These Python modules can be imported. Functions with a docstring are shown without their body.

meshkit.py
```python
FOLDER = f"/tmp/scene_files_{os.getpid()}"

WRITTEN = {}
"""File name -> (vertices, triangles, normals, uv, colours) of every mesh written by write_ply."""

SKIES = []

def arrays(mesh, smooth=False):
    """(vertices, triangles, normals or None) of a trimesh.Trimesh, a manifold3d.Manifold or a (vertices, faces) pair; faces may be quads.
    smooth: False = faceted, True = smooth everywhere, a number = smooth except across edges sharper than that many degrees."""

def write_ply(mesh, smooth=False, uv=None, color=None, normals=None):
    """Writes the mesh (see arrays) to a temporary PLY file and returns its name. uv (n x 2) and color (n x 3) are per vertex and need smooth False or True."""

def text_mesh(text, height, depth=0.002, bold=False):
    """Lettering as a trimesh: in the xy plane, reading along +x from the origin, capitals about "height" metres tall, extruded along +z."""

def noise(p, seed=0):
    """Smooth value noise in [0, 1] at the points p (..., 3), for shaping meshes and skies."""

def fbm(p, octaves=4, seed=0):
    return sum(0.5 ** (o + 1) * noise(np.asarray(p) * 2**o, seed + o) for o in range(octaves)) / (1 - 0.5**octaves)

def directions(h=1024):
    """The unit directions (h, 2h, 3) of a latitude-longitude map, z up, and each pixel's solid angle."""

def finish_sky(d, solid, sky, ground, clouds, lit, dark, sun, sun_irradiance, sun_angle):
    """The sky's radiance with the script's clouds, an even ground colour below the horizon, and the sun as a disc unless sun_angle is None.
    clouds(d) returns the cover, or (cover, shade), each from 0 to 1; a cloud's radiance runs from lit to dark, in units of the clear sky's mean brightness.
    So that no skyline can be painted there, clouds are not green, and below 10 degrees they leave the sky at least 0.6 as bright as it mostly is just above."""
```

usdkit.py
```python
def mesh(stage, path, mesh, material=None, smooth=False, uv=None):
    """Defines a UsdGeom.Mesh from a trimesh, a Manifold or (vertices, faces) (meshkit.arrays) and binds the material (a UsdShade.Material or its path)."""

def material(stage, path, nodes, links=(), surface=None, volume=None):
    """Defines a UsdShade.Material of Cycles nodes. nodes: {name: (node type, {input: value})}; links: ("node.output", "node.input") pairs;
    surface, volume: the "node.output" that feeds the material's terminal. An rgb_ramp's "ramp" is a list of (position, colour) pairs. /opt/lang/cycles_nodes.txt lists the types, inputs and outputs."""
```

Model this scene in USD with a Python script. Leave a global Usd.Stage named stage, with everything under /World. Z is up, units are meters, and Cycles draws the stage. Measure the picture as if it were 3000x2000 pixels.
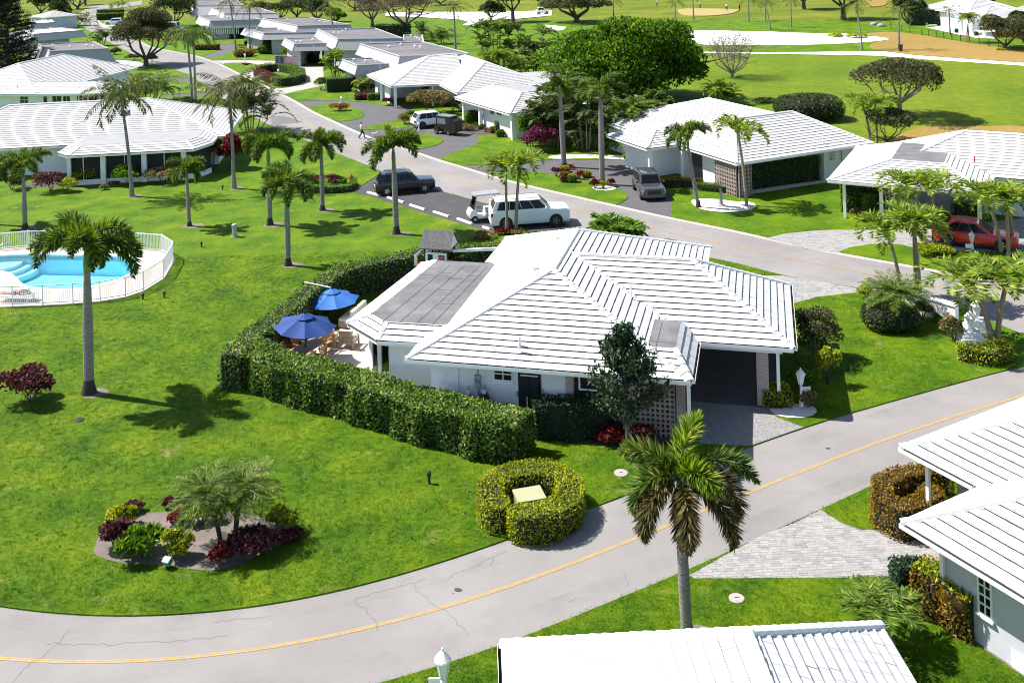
import math, random
import numpy as np
import trimesh, usdkit, meshkit, shapely
from pxr import Usd, UsdGeom, UsdLux, UsdShade, Gf, Sdf, Vt
from shapely.geometry import Polygon, LineString, Point, MultiPolygon, box as sbox
from shapely.ops import unary_union

# ---------------------------------------------------------------- camera, sky, sun, exposure
CAM_H, CAM_F, HORIZON, ROLL = 20.5, 2950.0, -191.0, 0.03      # metres; pixels of the 3000 px wide photograph; radians
SUN_EL, SUN_AZ = math.radians(52), math.atan2(-0.94, 0.34)
SKY, SUN, EXPOSURE = 0.08, 1.25, 1.0
stage = Usd.Stage.CreateInMemory()
UsdGeom.SetStageUpAxis(stage, 'Z'); UsdGeom.SetStageMetersPerUnit(stage, 1.0)
UsdGeom.Xform.Define(stage, '/World'); UsdGeom.Scope.Define(stage, '/World/Looks')
cam = UsdGeom.Camera.Define(stage, '/World/camera')
cam.AddTranslateOp().Set(Gf.Vec3d(0, 0, CAM_H)); cam.AddRotateXOp().Set(90.0); cam.AddRotateZOp().Set(math.degrees(-ROLL))
cam.CreateHorizontalApertureAttr(36.0); cam.CreateVerticalApertureAttr(24.0)
cam.CreateFocalLengthAttr(CAM_F / 3000 * 36)
cam.CreateVerticalApertureOffsetAttr(-(1000 - HORIZON) / 3000 * 36); cam.CreateClippingRangeAttr((0.5, 20000.0))
cam.CreateExposureAttr(EXPOSURE)
dome = UsdLux.DomeLight.Define(stage, '/World/sky')
dome.GetPrim().SetCustomDataByKey('kind', 'structure')
skym = usdkit.material(stage, '/World/Looks/sky', {'s': ('sky_texture', {'sky_type': 'single_scattering', 'sun_disc': False, 'sun_elevation': SUN_EL, 'sun_rotation': SUN_AZ}),
    'b': ('background_shader', {'strength': SKY})}, [('s.color', 'b.color')], surface='b.background')
UsdShade.MaterialBindingAPI.Apply(dome.GetPrim()).Bind(skym)
sun = UsdLux.DistantLight.Define(stage, '/World/sun')
sun.CreateNormalizeAttr(True); sun.CreateIntensityAttr(SUN); sun.CreateAngleAttr(0.53); sun.CreateColorAttr(Gf.Vec3f(1.0, 0.955, 0.89))
_d = Gf.Vec3d(math.cos(SUN_EL) * math.sin(SUN_AZ), math.cos(SUN_EL) * math.cos(SUN_AZ), math.sin(SUN_EL))
sun.AddTransformOp().Set(Gf.Matrix4d(Gf.Rotation(Gf.Vec3d(0, 0, 1), _d), Gf.Vec3d(0, 0, 0)))

# ---------------------------------------------------------------- measuring: where a line of sight of the photograph meets the ground or a wall
_c, _s = math.cos(ROLL), math.sin(ROLL)
def ray(p):
    u, v = (p[0] - 1500) / CAM_F, -(p[1] - HORIZON) / CAM_F
    return np.array([u * _c + v * _s, 1.0, -u * _s + v * _c])
def G(p, z=0.0):
    r = ray(p); t = (z - CAM_H) / r[2]
    return np.array([r[0] * t, t, z])
def proj(P):
    P = np.atleast_2d(P); X, Z = P[:, 0] / P[:, 1], (P[:, 2] - CAM_H) / P[:, 1]
    return np.stack([1500 + CAM_F * (X * _c - Z * _s), HORIZON - CAM_F * (X * _s + Z * _c)], 1)
def top_z(base, top):
    """height above ground of what shows at pixel top, straight over ground pixel base"""
    return CAM_H + ray(top)[2] * G(base)[1]
def ppm(p):                                   # photograph pixels per metre at a ground pixel
    return CAM_F / G(p)[1]
def cr(ox, oy, s):
    return lambda x, y: (ox + x / s, oy + y / s)
A, B, C, D, E, Q = cr(0, 0, 2.352), cr(1000, 0, 2.352), cr(2000, 0, 2.352), cr(0, 500, 2.352), cr(1000, 400, 2.352), cr(2000, 400, 2.352)
GG, HH, II = cr(600, 800, 2.352), cr(1500, 800, 2.352), cr(2000, 800, 2.352)
J, K, L = cr(0, 1300, 2.24), cr(1000, 1300, 2.24), cr(2000, 1300, 2.24)
M1, M2, M3, M4, M5, M6 = cr(0, 0, 4.694), cr(450, 0, 4.694), cr(850, 100, 4.694), cr(1150, 200, 4.694), cr(900, 0, 4.704), cr(1350, 0, 4.694)
N1, N2, N3, N4 = cr(2500, 0, 4.704), cr(1900, 0, 3.92), cr(0, 300, 3.92), cr(500, 350, 3.92)
N5, N6, N7, N8 = cr(2500, 450, 4.48), cr(2450, 700, 3.92), cr(750, 850, 2.9875), cr(1200, 650, 2.9875)
Pv = cr(0, 0, 0.784)
def pts(fn, *xy):
    return [fn(x, y) for x, y in xy]
def gpoly(px, z=0.0):
    return Polygon([tuple(G(p, z)[:2]) for p in px]).buffer(0)
def smooth(px, n=2, closed=True):
    p = np.array(px, float)
    for _ in range(n):
        q = np.roll(p, -1, 0) if closed else p[1:]
        o = p if closed else p[:-1]
        r = np.stack([o * .75 + q * .25, o * .25 + q * .75], 1).reshape(-1, 2)
        p = r if closed else np.vstack([p[:1], r, p[-1:]])
    return [tuple(x) for x in p]

def even(P, step=.5, sig=3.0):
    """a polyline resampled evenly and smoothed over sig metres"""
    from scipy.ndimage import gaussian_filter1d
    P = np.asarray(P, float)[:, :2]; d = np.concatenate([[0], np.cumsum(np.linalg.norm(np.diff(P, axis=0), axis=1))]); t = np.arange(0, d[-1], step)
    return gaussian_filter1d(np.column_stack([np.interp(t, d, P[:, k]) for k in (0, 1)]), sig / step, axis=0, mode='nearest')
# ---------------------------------------------------------------- mesh building
rng = np.random.default_rng(7)
class MB:
    """collects triangles"""
    def __init__(s): s.v, s.f, s.n = [], [], 0
    def add(s, v, f):
        v = np.asarray(v, float).reshape(-1, 3); f = np.asarray(f, int)
        if f.ndim == 2 and f.shape[1] == 4: f = np.vstack([f[:, :3], f[:, [0, 2, 3]]])
        if len(f): s.v.append(v); s.f.append(f + s.n); s.n += len(v)
        return s
    def get(s): return (np.vstack(s.v), np.vstack(s.f)) if s.v else (np.zeros((0, 3)), np.zeros((0, 3), int))
    def mesh(s, m): return s.add(*m)
    def box(s, c, d, rz=0.0, tilt=None):
        x, y, z = np.array(d) / 2
        v = np.array([[a, b, e] for a in (-x, x) for b in (-y, y) for e in (-z, z)])
        if tilt is not None: v = v @ tilt.T
        if rz: v = v @ rotz(rz).T
        return s.add(v + np.array(c), BOXF)
    def bar(s, a, b, w, h=None, up=(0, 0, 1)):
        """square bar between two points"""
        a, b = np.array(a, float), np.array(b, float); t = b - a; t /= np.linalg.norm(t) + 1e-12
        u = np.array(up, float)
        if abs(t @ u) > .95: u = np.array([0, 1.0, 0])
        p = np.cross(t, u); p /= np.linalg.norm(p); q = np.cross(p, t)
        h = w if h is None else h
        o = [p * i * w / 2 + q * j * h / 2 for i, j in ((-1, -1), (1, -1), (1, 1), (-1, 1))]
        return s.add([*[a + k for k in o], *[b + k for k in o]], [[0, 3, 2, 1], [4, 5, 6, 7], *[[i, (i + 1) % 4, 4 + (i + 1) % 4, 4 + i] for i in range(4)]])
    def tube(s, P, R, n=8, cap=True):
        P = np.asarray(P, float); R = np.broadcast_to(np.asarray(R, float), (len(P),))
        t = np.gradient(P, axis=0); t /= np.linalg.norm(t, axis=1, keepdims=True) + 1e-12
        a = np.cross(t, [1.0, 0.013, 0]) if abs(t[0][2]) > .6 else np.cross(t, [0, 0, 1.0])
        a /= np.linalg.norm(a, axis=1, keepdims=True) + 1e-12; b = np.cross(t, a)
        k = np.arange(n) * 2 * np.pi / n
        v = P[:, None] + R[:, None, None] * (np.cos(k)[None, :, None] * a[:, None] + np.sin(k)[None, :, None] * b[:, None])
        i, j = np.meshgrid(np.arange(len(P) - 1), np.arange(n), indexing='ij')
        q = np.stack([i * n + j, i * n + (j + 1) % n, (i + 1) * n + (j + 1) % n, (i + 1) * n + j], -1).reshape(-1, 4)
        f = [q[:, :3], q[:, [0, 2, 3]]]
        if cap:
            m = (len(P) - 1) * n
            f.append([[0, x + 1, x] for x in range(1, n - 1)]); f.append([[m, m + x, m + x + 1] for x in range(1, n - 1)])
        return s.add(v.reshape(-1, 3), np.vstack(f))
    def lathe(s, prof, n=16, c=(0, 0, 0), axis='z'):
        """prof: (r, z) pairs"""
        k = np.arange(n) * 2 * np.pi / n; prof = np.array(prof, float)
        v = np.stack([prof[:, 0, None] * np.cos(k), prof[:, 0, None] * np.sin(k), np.broadcast_to(prof[:, 1, None], (len(prof), n))], -1).reshape(-1, 3)
        if axis == 'y': v = v[:, [0, 2, 1]]
        if axis == 'x': v = v[:, [2, 0, 1]]
        i, j = np.meshgrid(np.arange(len(prof) - 1), np.arange(n), indexing='ij')
        q = np.stack([i * n + j, i * n + (j + 1) % n, (i + 1) * n + (j + 1) % n, (i + 1) * n + j], -1).reshape(-1, 4)
        if axis == 'y': q = q[:, ::-1]
        return s.add(v + np.array(c), q)
    def slab(s, poly, z0, z1, bottom=False):
        """extruded shapely polygon; z0 None = just a sheet at z1"""
        for g in parts_of(poly):
            v, f = trimesh.creation.triangulate_polygon(g, engine='earcut')
            v = np.asarray(v); f = np.asarray(f)
            a = v[f]; sg = np.cross(a[:, 1] - a[:, 0], a[:, 2] - a[:, 0]) < 0; f[sg] = f[sg][:, ::-1]
            s.add(np.column_stack([v, np.full(len(v), z1)]), f)
            if z0 is None: continue
            if bottom: s.add(np.column_stack([v, np.full(len(v), z0)]), f[:, ::-1])
            for r in [shapely.geometry.polygon.orient(g).exterior, *shapely.geometry.polygon.orient(g).interiors]:
                c = np.array(r.coords)[:-1]; n = len(c); k = np.arange(n); m = (k + 1) % n
                s.add(np.vstack([np.column_stack([c, np.full(n, z0)]), np.column_stack([c, np.full(n, z1)])]), np.stack([k, m, m + n, k + n], 1))
        return s
    def xf(s, M=None, t=(0, 0, 0)):
        v, f = s.get(); r = MB()
        return r.add((v @ np.array(M).T if M is not None else v) + np.array(t), f)
BOXF = np.array([[0, 1, 3, 2], [4, 6, 7, 5], [0, 4, 5, 1], [2, 3, 7, 6], [0, 2, 6, 4], [1, 5, 7, 3]])
def rotz(a): c, s = math.cos(a), math.sin(a); return np.array([[c, -s, 0], [s, c, 0], [0, 0, 1.0]])
def roty(a): c, s = math.cos(a), math.sin(a); return np.array([[c, 0, s], [0, 1, 0], [-s, 0, c]])
def rotx(a): c, s = math.cos(a), math.sin(a); return np.array([[1, 0, 0], [0, c, -s], [0, s, c]])
def parts_of(g):
    if g.is_empty: return []
    return [x for x in (g.geoms if hasattr(g, 'geoms') else [g]) if x.geom_type == 'Polygon' and x.area > 1e-6]
def unit(v): v = np.asarray(v, float); return v / (np.linalg.norm(v, axis=-1, keepdims=True) + 1e-12)

# ---------------------------------------------------------------- scene tree
_count = {}
def fresh(parent, name):
    k = (parent, name); n = _count.get(k, 0); _count[k] = n + 1
    return f'{parent}/{name}' + (f'_{n:03d}' if n else '')
def pathof(x): return x if isinstance(x, str) else str(x.GetPath())
def put(name, m, mat, parent='/World', smooth=False, label=None, cat=None, group=None, kind=None):
    """one Mesh prim"""
    v, f = m.get() if isinstance(m, MB) else m
    if not len(f): return None
    path = fresh(pathof(parent), name)
    if smooth:
        pm = usdkit.mesh(stage, path, (v, f), MAT[mat], smooth=smooth)
    else:
        pm = UsdGeom.Mesh.Define(stage, path)
        pm.CreatePointsAttr(Vt.Vec3fArray.FromNumpy(np.ascontiguousarray(v, np.float32)))
        pm.CreateFaceVertexCountsAttr(Vt.IntArray.FromNumpy(np.full(len(f), 3, np.int32)))
        pm.CreateFaceVertexIndicesAttr(Vt.IntArray.FromNumpy(np.ascontiguousarray(f, np.int32).ravel()))
        pm.CreateSubdivisionSchemeAttr('none')
        UsdShade.MaterialBindingAPI.Apply(pm.GetPrim()).Bind(MAT[mat])
    if mat in TONED and not smooth:
        from scipy.sparse import coo_matrix
        from scipy.sparse.csgraph import connected_components
        e = np.vstack([f[:, :2], f[:, 1:]]); k, lab = connected_components(coo_matrix((np.ones(len(e), np.int8), (e[:, 0], e[:, 1])), (len(v), len(v))), directed=False)
        UsdGeom.PrimvarsAPI(pm).CreatePrimvar('tone', Sdf.ValueTypeNames.FloatArray, 'vertex').Set(Vt.FloatArray.FromNumpy(tone_rng.random(k).astype(np.float32)[lab]))
    return tag(pm.GetPrim(), label, cat, group, kind)
tone_rng = np.random.default_rng(12)
def tag(p, label=None, cat=None, group=None, kind=None):
    for k, v in (('label', label), ('category', cat), ('group', group), ('kind', kind)):
        if v: p.SetCustomDataByKey(k, v)
    return p
def thing(name, label, cat, loc=(0, 0, 0), rz=0.0, group=None, scale=None, kind=None, like=None):
    x = UsdGeom.Xform.Define(stage, fresh('/World', name))
    x.AddTranslateOp().Set(Gf.Vec3d(*map(float, loc)))
    if rz: x.AddRotateZOp().Set(math.degrees(rz))
    if scale is not None: x.AddScaleOp().Set(Gf.Vec3f(*( [scale] * 3 if np.ndim(scale) == 0 else scale)))
    if like: x.GetPrim().GetReferences().AddInternalReference(like); x.GetPrim().SetInstanceable(True)
    return tag(x.GetPrim(), label, cat, group, kind)
UsdGeom.Scope.Define(stage, '/World/Looks')
def klass(name):
    """a class prim to be referenced: its parts are defined once"""
    p = stage.CreateClassPrim('/_' + name); return p

# ---------------------------------------------------------------- materials
MAT = {}; TONED = set()
def mk(name, nodes, links, surface='p.BSDF', volume=None):
    MAT[name] = usdkit.material(stage, '/World/Looks/' + name, nodes, links, surface, volume)
def plain(name, col, rough=.6, var=.12, scale=3.0, bump=0.0, bscale=40.0, metal=0.0, spec=.5, coat=0.0, stretch=(1, 1, 1), island=0.0):
    """colour with soft mottling, optional fine relief"""
    c = np.array(col, float); lo, hi = c * (1 - var), np.minimum(c * (1 + var), 1)
    n = {'g': ('geometry', {}), 'm': ('mapping', {'scale': stretch}), 't': ('noise_texture', {'scale': scale, 'detail': 5.0, 'roughness': .6}),
         'r': ('rgb_ramp', {'ramp': [(.3, tuple(lo)), (.7, tuple(hi))]}), 'p': ('principled_bsdf', {'roughness': rough, 'metallic': metal, 'specular_ior_level': spec, 'coat_weight': coat})}
    l = [('g.position', 'm.vector'), ('m.vector', 't.vector'), ('t.fac', 'r.fac'), ('r.color', 'p.base_color')]
    if island:
        TONED.add(name); n['at'] = ('attribute', {'attribute': 'tone'})
        n['k'] = ('rgb_ramp', {'ramp': [(0, (1 - island,) * 3), (1, (1 + island * .3,) * 3)]}); n['x'] = ('mix', {'mix_type': 'multiply', 'fac': 1.0})
        l = l[:3] + [('at.fac', 'k.fac'), ('r.color', 'x.color1'), ('k.color', 'x.color2'), ('x.color', 'p.base_color')]
    if bump:
        n['bt'] = ('noise_texture', {'scale': bscale, 'detail': 4.0}); n['b'] = ('bump', {'strength': bump, 'distance': .02})
        l += [('g.position', 'bt.vector'), ('bt.fac', 'b.height'), ('b.normal', 'p.normal')]
    mk(name, n, l)
def leafmat(name, ramp, trans=.25, rough=.55, spec=.22, scale=.9, gain=1.55):
    """foliage: every leaf its own tone, plus slow drift of tone over the plant"""
    st = [(i / (len(ramp) - 1), c) for i, c in enumerate(ramp)] if np.ndim(ramp[0][-1]) == 0 and len(ramp[0]) == 3 else ramp
    st = [(p, tuple(min(.62, q * gain * .62 * (.85 if i == 2 else 1)) for i, q in enumerate(c))) for p, c in st]; trans = min(trans + .1, .4)
    TONED.add(name)
    n = {'g': ('geometry', {}), 'at': ('attribute', {'attribute': 'tone'}), 't': ('noise_texture', {'scale': scale, 'detail': 3.0}), 'a': ('math', {'math_type': 'multiply_add', 'value2': .85}), 'a2': ('math', {'math_type': 'multiply_add', 'value2': .7, 'value3': -.22}),
         'r': ('rgb_ramp', {'ramp': st}), 'p': ('principled_bsdf', {'roughness': rough, 'specular_ior_level': spec}), 'tr': ('translucent_bsdf', {}), 'x': ('mix_closure', {'fac': trans}),
         'tc': ('hsv', {'value': 1.5, 'saturation': 1.1})}
    l = [('g.position', 't.vector'), ('t.fac', 'a2.value1'), ('at.fac', 'a.value1'), ('a2.value', 'a.value3'), ('a.value', 'r.fac'), ('r.color', 'p.base_color'), ('r.color', 'tc.color'), ('tc.color', 'tr.color'),
         ('p.BSDF', 'x.closure1'), ('tr.BSDF', 'x.closure2')]
    mk(name, n, l, 'x.closure')
def grassmat(name, ramp, dry=None, dryamt=.62, scale=.35, fine=9.0, mow=None, hair=True):
    n = {'g': ('geometry', {}), 't1': ('noise_texture', {'scale': scale, 'detail': 6.0, 'roughness': .62}), 't2': ('noise_texture', {'scale': fine, 'detail': 5.0, 'roughness': .75}),
         's': ('math', {'math_type': 'multiply_add', 'value2': .5}), 's2': ('math', {'math_type': 'multiply', 'value2': .5}), 'r': ('rgb_ramp', {'ramp': ramp}), 'p': ('principled_bsdf', {'roughness': .8, 'specular_ior_level': .15}),
         'b': ('bump', {'strength': .9, 'distance': .06}), 'tb': ('noise_texture', {'scale': 26.0, 'detail': 5.0, 'roughness': .7})}
    l = [('g.position', 't1.vector'), ('g.position', 't2.vector'), ('g.position', 'tb.vector'), ('t2.fac', 's2.value1'), ('t1.fac', 's.value1'), ('s2.value', 's.value3'), ('s.value', 'r.fac'), ('tb.fac', 'b.height'), ('b.normal', 'p.normal')]
    last = 'r.color'
    if mow:
        n['mm'] = ('mapping', {'rotation': (0, 0, mow[0])}); n['w'] = ('wave_texture', {'scale': mow[1], 'distortion': 1.5, 'detail': 2.0, 'detail_scale': .5}); n['mx'] = ('mix', {'mix_type': 'multiply', 'fac': mow[2]})
        n['wr'] = ('rgb_ramp', {'ramp': [(0, (.7, .7, .7)), (1, (1.15, 1.15, 1.15))]})
        l += [('g.position', 'mm.vector'), ('mm.vector', 'w.vector'), ('w.fac', 'wr.fac'), (last, 'mx.color1'), ('wr.color', 'mx.color2')]; last = 'mx.color'
    if dry is not None:
        n['td'] = ('noise_texture', {'scale': scale * 1.7, 'detail': 7.0, 'roughness': .7, 'distortion': .4}); n['dr'] = ('rgb_ramp', {'ramp': [(dryamt, (0, 0, 0)), (min(dryamt + .1, 1), (1, 1, 1))]})
        n['dx'] = ('mix', {'color2': dry})
        n['dm'] = ('math', {'math_type': 'multiply'})
        l += [('g.position', 'td.vector'), ('td.fac', 'dr.fac'), ('dr.color', 'dm.value1'), ('t2.fac', 'dm.value2'), ('dm.value', 'dx.fac'), (last, 'dx.color1')]; last = 'dx.color'
    l.append((last, 'p.base_color'))
    mk(name, n, l)
def brickmat(name, c1, c2, mortar, scale=1.0, bw=.22, rh=.075, ms=.012, rot=(math.pi / 2, 0, 0)):
    n = {'g': ('texture_coordinate', {}), 'm': ('mapping', {'rotation': rot}), 'b': ('brick_texture', {'color1': c1, 'color2': c2, 'mortar': mortar, 'scale': scale, 'brick_width': bw, 'row_height': rh, 'mortar_size': ms}), 'p': ('principled_bsdf', {'roughness': .85})}
    mk(name, n, [('g.object', 'm.vector'), ('m.vector', 'b.vector'), ('b.color', 'p.base_color')])
def tilemat(name, col, nose_shade_grime, var, streak):  # steep butt edges go dark: painted course shadow together with mildew
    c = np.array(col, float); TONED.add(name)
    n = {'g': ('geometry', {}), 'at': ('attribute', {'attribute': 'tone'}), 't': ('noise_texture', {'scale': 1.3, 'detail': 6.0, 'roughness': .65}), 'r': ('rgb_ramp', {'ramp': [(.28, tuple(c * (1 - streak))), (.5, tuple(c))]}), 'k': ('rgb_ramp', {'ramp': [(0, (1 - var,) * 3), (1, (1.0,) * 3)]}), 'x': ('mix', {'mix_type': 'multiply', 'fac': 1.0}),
         'sx': ('separate_xyz', {}), 'q': ('rgb_ramp', {'ramp': [(.35, (1, 1, 1)), (.6, (0, 0, 0))]}), 'y': ('mix', {'color2': nose_shade_grime}), 'p': ('principled_bsdf', {'roughness': .75, 'specular_ior_level': .25}), 'bt': ('noise_texture', {'scale': 60.0, 'detail': 3.0}), 'b': ('bump', {'strength': .15, 'distance': .02})}
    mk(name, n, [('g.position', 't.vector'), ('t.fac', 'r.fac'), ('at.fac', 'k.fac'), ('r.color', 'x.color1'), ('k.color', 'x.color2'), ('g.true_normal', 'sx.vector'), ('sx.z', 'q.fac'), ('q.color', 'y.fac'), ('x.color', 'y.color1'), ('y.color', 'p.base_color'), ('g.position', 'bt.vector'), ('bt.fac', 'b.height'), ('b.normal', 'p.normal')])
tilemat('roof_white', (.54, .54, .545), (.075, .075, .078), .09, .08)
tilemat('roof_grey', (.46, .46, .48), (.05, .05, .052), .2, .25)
plain('ridge_white', (.62, .62, .62), .7, .07, 2.0, .15, 60, spec=.3, island=.08)
plain('roof_deck', (.30, .30, .31), .9, .1)
plain('membrane', (.135, .135, .14), .9, .28, 1.1, .25, 30, stretch=(1, 1, 1))
plain('membrane_light', (.27, .275, .285), .9, .1, 1.0, .2, 30)
plain('membrane_far', (.125, .118, .124), .9, .38, .5, stretch=(.35, 1.6, 1))
plain('seam', (.05, .05, .052), .9, .3, 3.0)
plain('stucco', (.74, .75, .77), .85, .05, 1.5, .35, 55, spec=.2)
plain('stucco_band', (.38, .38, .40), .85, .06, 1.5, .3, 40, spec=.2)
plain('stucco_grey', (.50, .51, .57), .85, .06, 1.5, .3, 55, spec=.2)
plain('trim_white', (.80, .80, .80), .45, .03, 2.0)
plain('white_metal', (.80, .80, .80), .35, .03, 2.0)
plain('gutter_dirt', (.03, .026, .024), .9, .4, 8.0)
plain('dark_door', (.012, .012, .016), .35, .2, 4.0)
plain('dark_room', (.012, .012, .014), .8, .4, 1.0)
plain('screen', (.02, .021, .024), .6, .2, 2.0, spec=.2)
plain('black_plastic', (.010, .010, .011), .45, .2, 5.0)
plain('grey_metal', (.35, .36, .38), .45, .1, 4.0, metal=.3)
plain('dark_metal', (.03, .03, .033), .4, .15, 4.0, metal=.4)
plain('concrete', (.34, .32, .31), .9, .12, .9, .3, 30)
plain('concrete_white', (.62, .60, .57), .9, .08, .9, .25, 30)
plain('deck_pink', (.47, .40, .36), .9, .08, .9, .2, 30)
plain('patio_stone', (.44, .38, .33), .85, .12, 1.6, .2, 20)
plain('kerb', (.42, .36, .335), .9, .12, 1.4, .25, 25)
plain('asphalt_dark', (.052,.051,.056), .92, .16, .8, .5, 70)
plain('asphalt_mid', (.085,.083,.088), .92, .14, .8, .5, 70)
plain('patch', (.125,.123,.127), .92, .1, .8, .4, 70)
plain('mulch', (.07,.055,.05), .95, .45, 3.0, .8, 22)
plain('sand', (.15,.122,.108), .95, .22, 1.5, .5, 30)
plain('bunker', (.78, .76, .72), .95, .05, .4, .3, 12)
plain('white_stone', (.62, .61, .60), .9, .3, 16, .9, 28)
plain('yellow_paint', (.42, .26, .085), .75, .14, 5.0, .3, 60)
plain('line_pale', (.29, .25, .19), .75, .14, 5.0)
plain('crack', (.105, .10, .10), .9, .2)
plain('oil', (.055, .05, .05), .6, .3, 6)
plain('paver_a', (.27,.262,.256), .9, .10, 6.0, .3, 60)
plain('paver_b', (.30,.29,.28), .9, .10, 6.0, .3, 60)
plain('paver_c', (.25,.243,.238), .9, .10, 6.0, .3, 60)
plain('paver_d', (.222,.217,.216), .9, .10, 6.0, .3, 60)
plain('paver_bed', (.11, .105, .10), .95, .2, 5.0)
plain('wood', (.34, .19, .075), .6, .2, 4.0, stretch=(1, 1, 6))
plain('wood_pale', (.40, .30, .20), .6, .15, 4.0)
plain('teak_table', (.33, .23, .155), .55, .15, 5.0, stretch=(1, 6, 1))
plain('cushion', (.68, .63, .56), .9, .06, 5.0)
plain('canvas_blue', (.004, .040, .19), .8, .14, 3.0)
plain('canvas_blue_light', (.022, .13, .42), .8, .10, 3.0)
plain('trunk_grey', (.20, .185, .175), .9, .25, 3.0, .6, 14, stretch=(1, 1, 5))
plain('trunk_dark', (.035, .026, .022), .95, .35, 5.0, .6, 18)
plain('trunk_tan', (.25, .20, .14), .9, .25, 4.0, .5, 14, stretch=(1, 1, 5))
plain('bark', (.085, .066, .056), .95, .35, 3.0, .8, 16)
plain('bark_pale', (.19, .16, .145), .95, .3, 3.0, .6, 16)
plain('crownshaft', (.11, .20, .025), .5, .25, 2.0)
plain('spear', (.25, .36, .05), .5, .2, 2.0)
plain('rachis', (.11, .14, .025), .6, .25, 2.0)
plain('rachis_orange', (.38, .23, .05), .6, .25, 2.0)
plain('tyre', (.012, .012, .012), .8, .1)
plain('rim', (.55, .55, .57), .25, .05, metal=.9)
plain('rim_dark', (.05, .05, .055), .3, .05, metal=.7)
plain('glass_dark', (.012, .014, .017), .06, .1, spec=.7)
plain('glass_tint', (.03, .035, .04), .05, .1, spec=.8)
plain('paint_white', (.74, .75, .77), .28, .02, 1.0, coat=.6)
plain('paint_navy', (.004, .004, .007), .22, .1, 1.0, coat=.8)
plain('paint_grey', (.085, .085, .092), .25, .05, 1.0, metal=.4, coat=.8)
plain('paint_red', (.60, .008, .03), .2, .05, 1.0, metal=.15, coat=.9)
plain('paint_black', (.008, .008, .010), .2, .1, 1.0, coat=.8)
plain('red_lens', (.35, .008, .02), .15, .1)
plain('clear_lens', (.65, .66, .68), .12, .05)
plain('hydrant_red', (.46, .055, .02), .45, .1)
plain('utility_green', (.34, .34, .20), .5, .05)
plain('light_green', (.05, .22, .17), .5, .1)
plain('skin', (.38, .19, .12), .6, .1)
plain('skin_tan', (.42, .24, .16), .6, .1)
plain('hair', (.10, .035, .02), .7, .3, 20)
plain('cloth_white', (.74, .74, .76), .9, .05)
plain('cloth_dark', (.015, .014, .022), .9, .2)
plain('cloth_pink', (.60, .09, .16), .9, .1)
plain('cloth_red', (.42, .03, .05), .9, .1)
plain('dog_white', (.66, .62, .56), .9, .1, 20)
plain('shingle', (.10, .098, .105), .9, .3, 6.0, .6, 30)
plain('flag_red', (.50, .02, .05), .8, .05); plain('flag_white', (.75, .75, .77), .8, .03); plain('flag_blue', (.02, .025, .12), .8, .05)
plain('pool_wall', (.42, .72, .80), .6, .05)
plain('lamp_glass', (.70, .71, .72), .2, .05)
plain('cover_mat', (.33, .30, .27), .9, .2, 8)
plain('vinyl_clear', (.16, .165, .18), .08, .5, 5.0, spec=.8)
brickmat('brick', (.28, .20, .185), (.36, .27, .24), (.42, .40, .38))
brickmat('brick_dark', (.20, .135, .125), (.27, .19, .17), (.33, .31, .30))
mk('pane', {'t': ('transparent_bsdf', {'color': (.62, .74, .72)}), 'g': ('glossy_bsdf', {'color': (.9, .95, .95), 'roughness': .03}), 'f': ('fresnel', {'IOR': 1.6}), 'x': ('mix_closure', {})}, [('f.fac', 'x.fac'), ('t.BSDF', 'x.closure1'), ('g.BSDF', 'x.closure2')], 'x.closure')
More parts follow.
